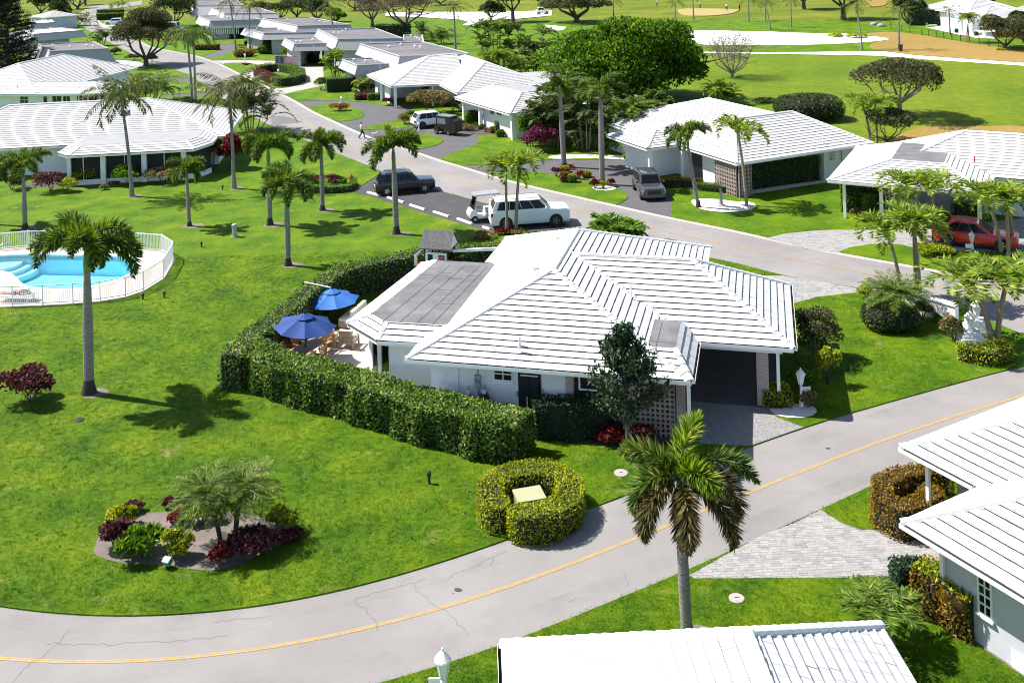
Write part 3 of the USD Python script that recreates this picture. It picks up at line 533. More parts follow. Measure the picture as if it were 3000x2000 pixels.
bed(pts(E, (1400, 150), (1480, 130), (1800, 125), (2200, 160), (2180, 178), (1900, 160), (1700, 150), (1500, 160)), 'white_stone', 'white stone bed under the dark palm grove')
bed(pts(E, (1720, 350), (1740, 372), (1850, 378), (1900, 360), (1860, 345)), 'white_stone', 'white stone ring under the right tall palm', sm=1)
bed(pts(Q, (385, 380), (480, 400), (1000, 320), (990, 300), (700, 340), (470, 375)), 'white_stone', 'white stone strip along the tall ivy hedge', sm=0)
bed(pts(Q, (0, 355), (100, 372), (380, 410), (490, 405), (370, 385), (120, 360)), 'white_stone', 'white edge of the low hedge before the white house', sm=0)
bed(pts(N3, (170, 990), (420, 985), (700, 975), (1150, 950), (1500, 935), (2000, 900), (2050, 850), (1300, 860), (500, 900)), 'mulch', 'dark bed along the screened porch', sm=0)
bed(pts(M4, (880, 780), (900, 830), (1150, 930), (1360, 920), (1640, 920), (1650, 850), (1300, 800), (1100, 740)), 'mulch', 'bed of clipped shrubs before the white porch', sm=1)
for i, (b, w) in enumerate([((261, 1154), 1.0), (D(1305, 385), 1.3), (D(1860, 378), 1.2), (D(1985, 657), 1.1), (E(380, 675), 1.1), ((945, 618), 1.1), (N4(730, 798), 1.0), (N3(1515, 1085), .9), ((74, 672), 1.2), ((2015, 1880), 1.3)]):
    c = G(b)[:2]; r_ = np.random.default_rng(i); k = np.linspace(0, 2 * np.pi, 14)[:-1]
    BEDL.append(Point(c[0] + .25, c[1]).buffer(w * .5))
    put('soil_ring', MB().slab(Polygon([(c[0] + .25 + w * .62 * (1 + .15 * r_.normal()) * math.cos(a), c[1] + w * .5 * (1 + .15 * r_.normal()) * math.sin(a)) for a in k]).buffer(0), None, .053), 'sand', kind='structure')
# ---------------------------------------------------------------- houses
def clip(P, a, b, c):
    """part of convex polygon P (k x 2) where a x + b y + c >= 0"""
    if len(P) == 0: return P
    d = P[:, 0] * a + P[:, 1] * b + c; out = []
    for i in range(len(P)):
        j = (i + 1) % len(P)
        if d[i] >= 0: out.append(P[i])
        if d[i] * d[j] < 0: out.append(P[i] + (P[j] - P[i]) * d[i] / (d[i] - d[j]))
    return np.array(out).reshape(-1, 2)
class Block:
    def __init__(s, poly, slopes, ze=2.75, flat=None):
        P = np.array(poly, float)
        ar = np.sum(P[:, 0] * np.roll(P[:, 1], -1) - np.roll(P[:, 0], -1) * P[:, 1])
        assert ar > 0, 'counter-clockwise'
        s.P, s.ze, s.planes = P, ze, []
        for i, k in enumerate(slopes):
            if k is None: continue
            a, b = P[i], P[(i + 1) % len(P)]; t = unit(b - a); e = np.array([-t[1], t[0]])
            s.planes.append((k * e[0], k * e[1], ze - k * (a @ e), e, a @ e, k, t))
        if flat: s.planes.append((0.0, 0.0, flat, None, 0, 0, None))
def faces_of(blocks):
    res = []
    for i, b in enumerate(blocks):
        for j, pj in enumerate(b.planes):
            R = b.P
            for k, pk in enumerate(b.planes):
                if k != j: R = clip(R, pk[0] - pj[0], pk[1] - pj[1], pk[2] - pj[2])
            if len(R) < 3: continue
            g = Polygon(R).buffer(0)
            for i2, b2 in enumerate(blocks):
                if i2 == i: continue
                S = b2.P
                for pk in b2.planes: S = clip(S, pk[0] - pj[0], pk[1] - pj[1], pk[2] - pj[2] + (1e-4 if i2 < i else -1e-4))
                if len(S) >= 3: g = g.difference(Polygon(S).buffer(0))
            for q in parts_of(g):
                if q.area > .02: res.append((i, pj, q))
    return res
class House:
    def __init__(s, name, label, o, x, ze=2.75, cat='house'):
        s.o, xx = G(o, ze), G(x, ze); d = (xx - s.o)[:2]; s.ang = math.atan2(d[1], d[0]); s.ze = ze
        s.R = rotz(s.ang); s.o[2] = 0
        s.root = thing(name, label, cat, s.o, s.ang)
    def W(s, u, n, z=0.0): return s.R @ np.array([u, n, z]) + s.o
    def loc(s, F, z): return s.R.T @ (G(F, z) - s.o)
    def part(s, name, m, mat, parent=None, **k): return put(name, m, mat, parent or s.root, **k)
    def roof(s, blocks, mat='roof_white', n_ind=0, caps=True, flatmat='membrane', fascia=.2, gutter=(), ridge='ridge_white', name='roof', seed=5, thick=.040, course=.343):
        s.blocks = blocks; fs = faces_of(blocks); r = np.random.default_rng(seed)
        deck = MB(); flats = []; tiles = []
        for i, (a, b, c, e, e0, k, t), g in fs:
            for q in parts_of(g):
                m = MB().slab(q, None, 0); v, f = m.get(); v = v.copy(); v[:, 2] = a * v[:, 0] + b * v[:, 1] + c
                if e is None:
                    v[:, 2] += .03; flats.append((v, f)); continue
                deck.add(v, f)
            if e is None: continue
            L_ = math.sqrt(1 + k * k); ch = course / L_; tw = .335
            gb = g.buffer(1e-6); pr = shapely.prepared.prep(gb)
            C_ = np.array([np.array(x.exterior.coords) for x in parts_of(g)][0]) if g.geom_type == 'Polygon' else np.vstack([np.array(x.exterior.coords) for x in parts_of(g)])
            A_, B_ = C_ @ t, C_ @ e
            nb = int(math.ceil((B_.max() - e0) / ch))
            for kb in range(max(0, int((B_.min() - e0) / ch)), nb):
                lo, hi = e0 + kb * ch, e0 + (kb + 1) * ch
                off = (kb % 2) * tw / 2
                n0 = int(math.floor((A_.min() - off) / tw)); n1 = int(math.ceil((A_.max() - off) / tw))
                row = Polygon([tuple(t * p + e * w) for p, w in ((A_.min() - 1, lo), (A_.max() + 1, lo), (A_.max() + 1, hi), (A_.min() - 1, hi))]).intersection(gb)
                if row.is_empty: continue
                for rq in parts_of(row):
                    ra = np.array(rq.exterior.coords) @ t
                    for ka in range(int(math.floor((ra.min() - off) / tw)), int(math.ceil((ra.max() - off) / tw))):
                        p0, p1 = off + ka * tw + .003, off + (ka + 1) * tw - .003
                        cell = Polygon([tuple(t * p + e * w) for p, w in ((p0, lo - .012 if kb else lo - .05), (p1, lo - .012 if kb else lo - .05), (p1, hi), (p0, hi))])
                        if pr.contains(cell): q = cell
                        else:
                            q = cell.intersection(gb if kb else g.buffer(.05)); q = max(parts_of(q), key=lambda z: z.area) if parts_of(q) else None
                            if q is None or q.area < .004: continue
                        xy = np.array(shapely.geometry.polygon.orient(q).exterior.coords)[:-1]; n = len(xy)
                        pz = a * xy[:, 0] + b * xy[:, 1] + c
                        tz = pz + .012 + r.normal(0, .003) + thick * np.clip(1 - (xy @ e - lo) / ch, 0, 1.1)
                        v = np.vstack([np.column_stack([xy, pz + .002]), np.column_stack([xy, tz])]); kk = np.arange(n)
                        f = np.vstack([[[n, n + x, n + x + 1] for x in range(1, n - 1)], np.column_stack([kk, (kk + 1) % n, (kk + 1) % n + n]), np.column_stack([kk, (kk + 1) % n + n, kk + n])])
                        tiles.append((v, f))
        s.rp = s.part(name, deck, 'roof_deck')
        for q in flats: s.part('flat_roof', q, flatmat, s.rp)
        # hip, ridge caps
        cap = []
        if caps:
            for x in range(len(fs)):
                for y in range(x + 1, len(fs)):
                    px, py = fs[x][1], fs[y][1]
                    if px[3] is None and py[3] is None: continue
                    sh = fs[x][2].boundary.intersection(fs[y][2].buffer(.012))
                    ls = [z for z in (sh.geoms if hasattr(sh, 'geoms') else [sh]) if z.geom_type == 'LineString' and z.length > .05]
                    if not ls: continue
                    c_ = np.vstack([np.array(z.coords) for z in ls]); dd = np.array([px[0] - py[0], px[1] - py[1]])
                    if np.linalg.norm(dd) < 1e-6: continue
                    dv = unit(np.array([-dd[1], dd[0]])); tt = c_ @ dv
                    if np.ptp(tt) < .3: continue
                    p0, p1 = c_[tt.argmin()], c_[tt.argmax()]
                    ci = np.array(fs[x][2].representative_point().coords[0])
                    if px[0] * ci[0] + px[1] * ci[1] + px[2] > py[0] * ci[0] + py[1] * ci[1] + py[2] + 1e-6: continue      # a valley
                    if px[3] is None or py[3] is None: continue
                    z = lambda p: max(px[0] * p[0] + px[1] * p[1] + px[2], py[0] * p[0] + py[1] * p[1] + py[2])
                    a3, b3 = np.array([*p0, z(p0)]), np.array([*p1, z(p1)])
                    if a3[2] > b3[2]: a3, b3 = b3, a3
                    cap.append((a3, b3))
        capm = []
        for a3, b3 in cap:
            ln = np.linalg.norm(b3 - a3); n = max(1, int(ln / .36)); t = (b3 - a3) / ln; side = unit(np.array([-t[1], t[0], 0])); up = np.cross(t, side); up *= np.sign(up[2])
            for kx in range(n):
                q0, q1 = a3 + t * (ln * kx / n - .03), a3 + t * (ln * (kx + 1) / n + .02); ring = []
                for q, w, h in ((q0, .155, .125), (q1, .135, .085)):
                    ring += [q + side * w * cc + up * (h * ss + .0) for cc, ss in ((-1, -.15), (-.75, .62), (0, 1.0), (.75, .62), (1, -.15))]
                capm.append((np.array(ring), np.array([[0, 5, 6], [0, 6, 1], [1, 6, 7], [1, 7, 2], [2, 7, 8], [2, 8, 3], [3, 8, 9], [3, 9, 4], [0, 1, 2], [0, 2, 3], [0, 3, 4], [5, 9, 8], [5, 8, 7], [5, 7, 6]])))
        def emit(lst, nm, mt, count):
            if not lst: return
            cen = np.array([v.mean(0) for v, _ in lst]); wc = cen @ s.R.T + s.o; uv = proj(wc)
            vis = (uv[:, 0] > 0) & (uv[:, 0] < 3000) & (uv[:, 1] > 0) & (uv[:, 1] < 2000)
            order = np.argsort(np.where(vis, wc[:, 1], 1e9)); sel = [x for x in order[:count] if vis[x]]; ss = set(sel)
            for x in sel: s.part(nm, lst[x], mt, s.rp)
            rest = MB()
            for x in range(len(lst)):
                if x not in ss: rest.add(*lst[x])
            if rest.n: s.part(nm + '_field', rest, mt, s.rp, kind='stuff')
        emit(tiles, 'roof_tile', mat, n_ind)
        emit(capm, 'ridge_cap', ridge, n_ind)
        # fascia with soffit, gutters
        s.plan = unary_union([Polygon(b.P) for b in blocks]).buffer(.01).buffer(-.01)
        if fascia: s.part('fascia', MB().slab(s.plan.buffer(.012, join_style=2), s.ze - fascia, s.ze - .004, bottom=True), 'trim_white', s.rp)
        for p, q in gutter: s.gutter(p, q)
        return s
    def gutter(s, p, q):
        p, q = np.array([*p, s.ze], float), np.array([*q, s.ze], float); t = unit(q - p); o = np.array([t[1], -t[0], 0])
        if True:
            m = MB(); d = .07
            a, b = p + o * .075, q + o * .075
            m.bar(a + [0, 0, -.105], b + [0, 0, -.105], .125, .012)
            m.bar(a + o * .062 + [0, 0, -.045], b + o * .062 + [0, 0, -.045], .012, .13)
            for e in (a, b): m.bar(e - t * .006 + [0, 0, -.05], e + t * .006 + [0, 0, -.05], .125, .12)
            g = s.part('gutter', m, 'trim_white', s.rp)
            s.part('dark_lining', MB().bar(a + [0, 0, -.085] + t * .03, b + [0, 0, -.085] - t * .03, .108, .02), 'gutter_dirt', g)  # dark strip along the inside of the channel
    def wall(s, poly, z1=None, mat='stucco', name='wall', z0=-.1, **k):
        return s.part(name, MB().slab(Polygon(poly), z0, s.ze - .2 if z1 is None else z1, bottom=True), mat, **k)
    def hit(s, F, p, q):
        """where pixel F falls on the upright wall plane through local p, q -> (distance along p-q, height)"""
        p, q = np.array(p, float), np.array(q, float); t = unit(q - p); nrm = np.array([t[1], -t[0]])
        o = s.R.T @ (np.array([0, 0, CAM_H]) - s.o); d = s.R.T @ ray(F)
        k = ((p - o[:2]) @ nrm) / (d[:2] @ nrm); P = o + d * k
        return (P[:2] - p) @ t, P[2]
    def on(s, p, q):
        return Face(s, p, q)
class Face:
    """the outer face of a wall that runs from p to q (outside is at the right hand)"""
    def __init__(s, h, p, q):
        s.h, s.p, s.q = h, np.array(p, float), np.array(q, float); s.t = unit(s.q - s.p); s.o = np.array([s.t[1], -s.t[0]])
    def P(s, a, z, d=0.0): xy = s.p + s.t * a + s.o * d; return np.array([xy[0], xy[1], z])
    def hit(s, F): return s.h.hit(F, s.p, s.q)
    def boxm(s, m, a0, a1, z0, z1, d0, d1):
        v = [s.P(a, z, d) for a in (a0, a1) for d in (d0, d1) for z in (z0, z1)]
        return m.add(v, BOXF[:, ::-1])
    def box(s, name, a0, a1, z0, z1, d0, d1, mat, parent=None, **k):
        return s.h.part(name, s.boxm(MB(), a0, a1, z0, z1, d0, d1), mat, parent, **k)
    def window(s, a0, a1, z0, z1, cols=2, rows=2, fw=.06, mat='trim_white', pane='glass_dark', sill=True, name='window', label=None, d=.0):
        m = MB()
        for x0, x1, y0, y1 in ((a0 - fw, a1 + fw, z0 - fw, z0), (a0 - fw, a1 + fw, z1, z1 + fw), (a0 - fw, a0, z0, z1), (a1, a1 + fw, z0, z1)): s.boxm(m, x0, x1, y0, y1, d - .05, d + .045)
        for k in range(1, cols): c = a0 + (a1 - a0) * k / cols; s.boxm(m, c - .02, c + .02, z0, z1, d - .02, d + .03)
        for k in range(1, rows): c = z0 + (z1 - z0) * k / rows; s.boxm(m, a0, a1, c - .022, c + .022, d - .021, d + .034)
        w = s.h.part(name, m, mat, label=label)
        for i in range(cols):
            for j in range(rows):
                s.box('pane', a0 + (a1 - a0) * i / cols + .004, a0 + (a1 - a0) * (i + 1) / cols - .004, z0 + (z1 - z0) * j / rows + .004, z0 + (z1 - z0) * (j + 1) / rows - .004, d + .004, d + .012, pane, w)
        if sill: s.box('sill', a0 - .1, a1 + .1, z0 - fw - .07, z0 - fw - .002, d, d + .1, mat, w)
        return w
    def window_px(s, Fa, Fb, **k):
        (a0, z1), (a1, z0) = s.hit(Fa), s.hit(Fb)
        return s.window(min(a0, a1), max(a0, a1), min(z0, z1), max(z0, z1), **k)
    def post(s, a, w=.16, z1=None, mat='trim_white', d=0.0, name='post', z0=-.05):
        return s.box(name, a - w / 2, a + w / 2, z0, s.h.ze - .2 if z1 is None else z1, d - w / 2, d + w / 2, mat)
def vent(h, F, z, r=.05, hgt=.35, name='vent_pipe', mat='trim_white'):
    p = h.loc(F, z); m = MB().lathe([(r, -.1), (r, hgt), (0.001, hgt)], 8, (p[0], p[1], z)); return h.part(name, m, mat)

# --- the middle house
h1 = House('house', 'white tiled L-shaped house with grey flat roof patches in the middle of the picture', (1191, 1051), (2016.6, 1114.6))
h1.roof([Block([(0, 0), (11.75, 0), (11.75, 17), (0, 17)], [.42, .35, .42, .43]),
         Block([(5.5, 3.85), (15.85, 3.85), (15.85, 11.6), (5.5, 11.6)], [.49, .48, .62, None]),
         Block([(-4.1, 3.3), (-1.95, 1.6), (3, 1.75), (3, 11.8), (-3.4, 11.8)], [.5, .42, None, .7, .36], flat=3.16),
         Block([(8.5, 0), (11.85, 0), (11.85, 4.4), (8.5, 4.4)], [.42, .85, None, None], flat=3.36)], n_ind=300, thick=.052,
        gutter=[((-.05, 0), (11.8, 0)), ((11.87, 0.0), (11.87, 3.8)), ((11.95, 3.85), (15.85, 3.85)), ((15.87, 3.85), (15.87, 11.6)), ((-1.9, 1.6), (-.1, 1.7))])
# roll roofing: seams on the grey flats
m = MB()
for uu in (-1.75, -.95, -.15, .6): m.bar((uu - .35, 2.5, 3.193), (uu + .35 * (uu < .5), 10.6, 3.193), .035, .008)
for uu, nn, ln in ((-2.2, 8.9, .8), (-1.35, 9.4, .8), (-.5, 8.6, .8), (-.55, 7.0, .8), (.25, 9.1, .7), (.2, 5.2, .75)): m.bar((uu - ln / 2, nn, 3.192), (uu + ln / 2, nn, 3.192), .04, .009)
h1.part('roof_seam', m, 'seam', h1.rp)
m = MB(); m.bar((10.35, .5, 3.393), (10.35, 4.1, 3.393), .03, .008); m.bar((10.0, 2.0, 3.392), (11.0, 2.0, 3.392), .03, .009); h1.part('roof_seam', m, 'seam', h1.rp)
for F, z in ((HH(820, 145), 4.0), (HH(55, 505), 3.2), (GG(2168, 510), 3.3)): vent(h1, F, z, .045, .42)
for F in (E(1520, 712), E(1365, 915)):
    p = h1.loc(F, 4.55); m = MB().box((p[0], p[1], 4.62), (.5, .42, .16)); m.box((p[0], p[1], 4.73), (.62, .54, .05)); h1.part('roof_vent', m, 'trim_white', h1.rp)
# walls: main box, patio room, carport left open
h1.wall([(.8, .8), (9.0, .8), (9.0, 10.8), (.8, 10.8)]); h1.wall([(.8, 10.8), (11.1, 10.8), (11.1, 16.3), (.8, 16.3)]); h1.wall([(9.0, 10.5), (15.1, 10.5), (15.1, 10.8), (9.0, 10.8)], name='carport_wall'); h1.part('carport_floor', MB().slab(Polygon([(9.05, 4.1), (15.3, 4.1), (15.3, 10.5), (9.05, 10.5)]), -.1, .06), 'asphalt_mid')  # carport floor slab coloured dark to imitate deep shade under the roof
pr = [(-1.62, 2.2), (.8, 2.3), (.8, 10.9), (-2.7, 10.9), (-3.25, 3.75)]
h1.part('room_floor', MB().slab(Polygon(pr), -.1, .06), 'concrete_white')
fA = h1.on((-1.62, 2.2), (.8, 2.3)); fA.box('wall', 0, 2.42, -.05, 2.55, -.16, 0, 'stucco')
fB = h1.on((-3.25, 3.75), (-1.62, 2.2)); LB = np.linalg.norm(np.array([1.63, -1.55]))
for i, (a0, a1) in enumerate(((.28, 1.0), (1.12, LB - .12))):
    m = MB()
    for x0, x1, y0, y1 in ((a0, a0 + .07, .08, 2.4), (a1 - .07, a1, .08, 2.4), (a0, a1, 2.33, 2.4), (a0, a1, .08, .16)): fB.boxm(m, x0, x1, y0, y1, -.06 - .05 * i, .01 - .05 * i)
    dr = h1.part('sliding_door', m, 'trim_white'); fB.box('pane', a0 + .07, a1 - .07, .16, 2.33, -.035 - .05 * i, -.025 - .05 * i, 'pane', dr)
fB.box('wall', 0, .26, -.05, 2.55, -.16, 0, 'stucco'); fB.box('wall', 1.0, 1.12, -.05, 2.55, -.17, .005, 'trim_white'); fB.box('wall', LB - .12, LB - .002, -.05, 2.55, -.16, 0, 'stucco'); fB.box('wall', .262, LB - .13, 2.402, 2.55, -.15, 0, 'trim_white')
fB.box('door_step', -.1, LB + .9, -.05, .09, .012, .9, 'concrete_white')
fC = h1.on((-2.7, 10.9), (-3.25, 3.75)); fC.box('wall', 0, 7.16, -.05, 2.55, -.16, 0, 'stucco')
h1.part('wall', MB().slab(Polygon([(-.6, 10.6), (.8, 10.6), (.8, 10.9), (-2.7, 10.9), (-2.7, 10.6)]), -.05, 2.55), 'stucco')
ffw = h1.on((.8, .8), (9.0, .8))
wn = ffw.window_px(GG(1995, 648), GG(2115, 738), cols=2, rows=2, fw=.05)
(a0, z1), (a1, z0) = ffw.hit(GG(2170, 695)), ffw.hit(GG(2312, 985)); mid = (a0 + a1) / 2
d = ffw.box('door_frame', a0 - .07, a1 + .07, .02, 2.25, -.02, .04, 'dark_door')
for k, (x0, x1) in enumerate(((a0, mid - .01), (mid + .01, a1))): 
    dd = ffw.box('door', x0, x1, .04, 2.05, .03, .075, 'dark_door', d)
for x in (mid - .12, mid + .07): ffw.box('handle', x, x + .035, .75, 1.25, .08, .13, 'white_metal', d)
ffw.box('door_header', a0 + .04, a1 - .04, 2.08, 2.13, .042, .06, 'trim_white', d)
(a, z) = ffw.hit(GG(1882, 690)); b_ = ffw.box('meter_box', a - .13, a + .13, 1.45, 1.98, .002, .14, 'grey_metal'); h1.part('meter_dial', MB().lathe([(.001, .06), (.09, .06), (.1, 0)], 12, (a + .8, .8 - .2, 1.75), axis='y'), 'clear_lens', b_)
m = MB(); ffw.boxm(m, a - .02, a + .02, .1, 1.45, .01, .05); ffw.boxm(m, a - .02, a + .02, 1.98, 2.5, .01, .05); h1.part('conduit', m, 'grey_metal')
for F, F2 in ((GG(1930, 640), GG(1932, 800)), (GG(1742, 640), GG(1742, 760))):
    (a, z), _ = ffw.hit(F), 0; ffw.box('conduit', a - .018, a + .018, .7, 2.5, .005, .04, 'trim_white')
(a, z) = ffw.hit(GG(1640, 622)); ffw.box('flood_light', a - .1, a + .1, 2.28, 2.4, .005, .2, 'grey_metal'); 
(a, z) = ffw.hit(HH(35, 780)); ffw.box('door_bell', a - .04, a + .04, 1.2, 1.4, .005, .03, 'grey_metal'); (a, z) = ffw.hit(HH(248, 822)); ffw.box('hose_reel', a - .14, a + .14, .55, .85, .005, .12, 'grey_metal')
(a, z) = ffw.hit(GG(1390, 700)); ffw.box('lean_to', -.75, .62, -.05, .98, .005, .85, 'stucco_grey')
# entry recess with brick pier, dark doors; screen block wall; carport posts
fe = h1.on((8.998, .8), (9.0, .8)) ; fr = h1.on((6.2, .78), (11.5, .78))
(a, z) = ffw.hit(HH(398, 700)); ffw.box('brick_pier', a - .17, a + .17, -.05, 2.55, .01, .12, 'brick')
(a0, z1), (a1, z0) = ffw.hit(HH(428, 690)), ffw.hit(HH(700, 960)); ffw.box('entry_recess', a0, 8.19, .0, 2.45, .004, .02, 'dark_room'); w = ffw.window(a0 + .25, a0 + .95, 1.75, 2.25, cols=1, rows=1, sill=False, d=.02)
blk = MB(); bp = h1.on((9.1, .85), (11.25, .85)); 
def ring_block(f, m, a, z, s=.195, d=.1):
    k = np.linspace(0, 2 * np.pi, 17)[:-1]; sq = np.array([[max(-1, min(1, 1.45 * math.cos(t))), max(-1, min(1, 1.45 * math.sin(t)))] for t in k]) * s / 2; ci = np.stack([np.cos(k), np.sin(k)], 1) * s * .36
    v = [f.P(a + x, z + y, dd) for dd in (0, d) for x, y in np.vstack([sq, ci])]; n = 16; i = np.arange(n); j = (i + 1) % n
    q = np.vstack([np.stack([i, j, j + n, i + n], 1), np.stack([i + 32, i + 48, j + 48, j + 32], 1), np.stack([i + 16, j + 16, j + 48, i + 48], 1), np.stack([i, i + 32, j + 32, j], 1)])
    return m.add(v, q)
for i in range(10):
    for j in range(11): h1.part('screen_block', ring_block(bp, MB(), .12 + i * .2, .1 + j * .2), 'brick_dark')
m = MB().box((11.35, .95, 1.2), (.32, .5, 2.6)); h1.part('brick_pier', m, 'brick_dark')
p = h1.loc(HH(1090, 1060), .0); h1.part('post', MB().box((11.72, .35, 1.25), (.14, .14, 2.62)), 'trim_white')
h1.part('brick_pier', MB().box((14.55, 4.5, 1.2), (.5, .6, 2.6)), 'brick'); h1.part('post', MB().box((15.2, 4.25, 1.25), (.14, .14, 2.62)), 'trim_white')
h1.part('beam', MB().box((13.6, 4.25, 2.45), (3.6, .2, .2)), 'trim_white')

# --- the near house at the bottom
h2 = House('house', 'white tiled roof corner of the nearest house at the bottom edge', (1473, 1885), (2574, 1831))
h2.roof([Block([(0.15, -12), (9.75, -12), (9.55, 0), (0, 0)], [.5, .53, .70, .417])], n_ind=300, gutter=[((.0, 0.0), (.15, -12)) ], thick=.05)
h2.wall([(.8, -11.2), (8.9, -11.2), (8.8, -.8), (.8, -.8)])

# --- lower right house, two parallel wings
h3 = House('house', 'white tiled house with two stepped wings at the lower right edge', L(1440, 515), L(2240, 1000))
h3.roof([Block([(0, 0), (13, 0), (13, 9), (0, 9)], [.46, .42, .42, .50]), Block([(-3.0, 3.5), (8, 3.5), (8, 14), (-3.0, 14)], [.46, .42, .42, .50], ze=2.75)], n_ind=300, thick=.048, gutter=[((0, 0), (13, 0)), ((-3.0, 3.5), (-.15, 3.5))])
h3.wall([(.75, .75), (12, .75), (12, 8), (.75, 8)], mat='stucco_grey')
f3 = h3.on((.75, .75), (12, .75)); f3.window_px(L(1945, 850), L(2027, 1140), cols=2, rows=4, fw=.05)
f3.box('post', .0, .12, -.05, 2.55, .0, .1, 'trim_white'); f3.box('plinth', 2.2, 11.2, -.05, .55, .004, .02, 'trim_white')
p = h3.loc(L(1640, 330), 1.3)
h3.wall([(-2.0, 5.0), (7, 5.0), (7, 13), (-2.0, 13)], mat='brick_dark', name='brick_wall')
h3.part('post', MB().box((-2.3, 3.95, 1.25), (.12, .12, 2.62)), 'trim_white'); h3.part('post', MB().box((-.2, 3.95, 1.25), (.12, .12, 2.62)), 'trim_white')
for F in (L(1590, 630), L(1560, 105)): 
    p = h3.loc(F, 2.45); h3.part('down_pipe', MB().tube([(p[0], p[1] + .05, 2.6), (p[0], p[1] + .1, 2.35), (p[0], p[1] + .5, 2.2)], .05, 6), 'grey_metal')
f3b = h3.on((-2.0, 5.0), (7, 5.0)); f3b.window(2.0, 3.4, .3, 2.1, cols=1, rows=1, pane='dark_room')

# --- right house with the red car
h4 = House('house', 'white tiled house with grey flat roof patch behind the palms at the right edge', (2425, 528), (2817, 562))
h4.roof([Block([(3.0, 4.9), (21, 4.9), (21, 14.6), (3.0, 14.6)], [.5, .4, .42, .43]), Block([(0, 0), (10.25, 0), (10.25, 11.5), (0, 11.5)], [.29, .33, .5, .27], flat=3.76)], n_ind=120, gutter=[((0, 0), (10.25, 0))])
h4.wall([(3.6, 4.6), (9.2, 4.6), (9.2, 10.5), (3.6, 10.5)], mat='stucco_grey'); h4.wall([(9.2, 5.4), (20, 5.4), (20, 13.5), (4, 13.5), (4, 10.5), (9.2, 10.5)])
g4 = h4.on((.9, .7), (9.6, .7)); 
for F in (Q(1115, 420),): a, z = g4.hit(F); g4.post(a, .2)
a, z = g4.hit(N5(365, 500)); g4.box('post', a - .12, a + .12, -.05, 2.55, -.1, .1, 'trim_white'); b4 = g4.hit(N5(670, 560))[0]
bp = Face(h4, g4.P(a + .2, 0)[:2], g4.P(b4 + 1, 0)[:2])
for i in range(int((b4 + .8 - a) / .3)):
    for j in range(8): h4.part('screen_block', ring_block(bp, MB(), .2 + i * .3, .15 + j * .3, .29), 'brick_dark')
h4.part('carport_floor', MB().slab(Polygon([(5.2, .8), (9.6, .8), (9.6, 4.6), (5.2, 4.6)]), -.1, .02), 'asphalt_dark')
h4.part('post', MB().box((9.55, .55, 1.25), (.26, .26, 2.62)), 'trim_white'); h4.part('carport_side', MB().box((5.1, 2.6, 1.25), (.15, 3.9, 2.6)), 'stucco_grey')
vent(h4, N5(1590, 95), 3.7, .05, .3, mat='hydrant_red')

# --- white house behind the two leaning palms
h5 = House('house', 'white tiled house with ivy hedge wall behind two leaning palms', (2159, 479), (2557, 419))
h5.roof([Block([(0, 0), (13.54, 0), (13.54, 10), (0, 10)], [.44, .56, .44, .61]), Block([(0, 5), (15.0, 5), (15.0, 21.5), (0, 21.5)], [None, .31, .31, .27]), Block([(-2.9, 8.0), (2.0, 8.0), (2.0, 14.5), (-2.9, 14.5)], [.35, .4, .35, .35], ze=2.745)], n_ind=160, gutter=[((0, 0), (13.54, 0))])
h5.wall([(1.0, 3.2), (9.3, 3.2), (9.3, 1.0), (12.8, 1.0), (12.8, 20.5), (.8, 20.5)])
g5 = h5.on((9.3, 1.0), (12.8, 1.0)); g5.window_px(C(1010, 1045), C(1045, 1100), cols=2, rows=3); a, z = g5.hit(C(1135, 1085)); g5.box('meter_box', a - .2, a + .2, 1.0, 1.6, .003, .15, 'dark_metal')
for x in (C(1095, 1085), C(1165, 1085)): a, z = g5.hit(x); g5.box('conduit', a - .03, a + .03, .3, 2.5, .003, .06, 'grey_metal')
g5b = h5.on((1.0, 3.2), (9.3, 3.2))
for k in range(3): g5b.window(1.2 + k * 2.4, 3.2 + k * 2.4, .4, 2.3, cols=2, rows=1, sill=False)
bp = h5.on((0.35, 3.2), (.35, .35)); bq = h5.on((.35, .35), (1.5, .35))
for f_, n_ in ((bp, 9), (bq, 4)):
    for i in range(n_):
        for j in range(8): h5.part('screen_block', ring_block(f_, MB(), .15 + i * .3, .15 + j * .3, .29), 'brick_dark')
g5d = h5.on((-2.2, 13.5), (-2.2, 8.7)); h5.wall([(-1.6, 9.2), (1, 9.2), (1, 13.6), (-1.6, 13.6)]); h5.wall([(1.0, 3.3), (.8, 3.3), (.8, 20), (1.0, 20)], mat='stucco')
for u_, n_ in ((-2.4, 8.4), (.25, 7.6)): h5.part('post', MB().box((u_, n_, 1.25), (.22, .22, 2.62)), 'trim_white')
h5.on((.8, 8.0), (.8, 3.3)).box('door', 1.0, 2.4, .05, 2.2, .003, .05, 'dark_door')
vent(h5, C(965, 980), 3.2, .05, .35); 
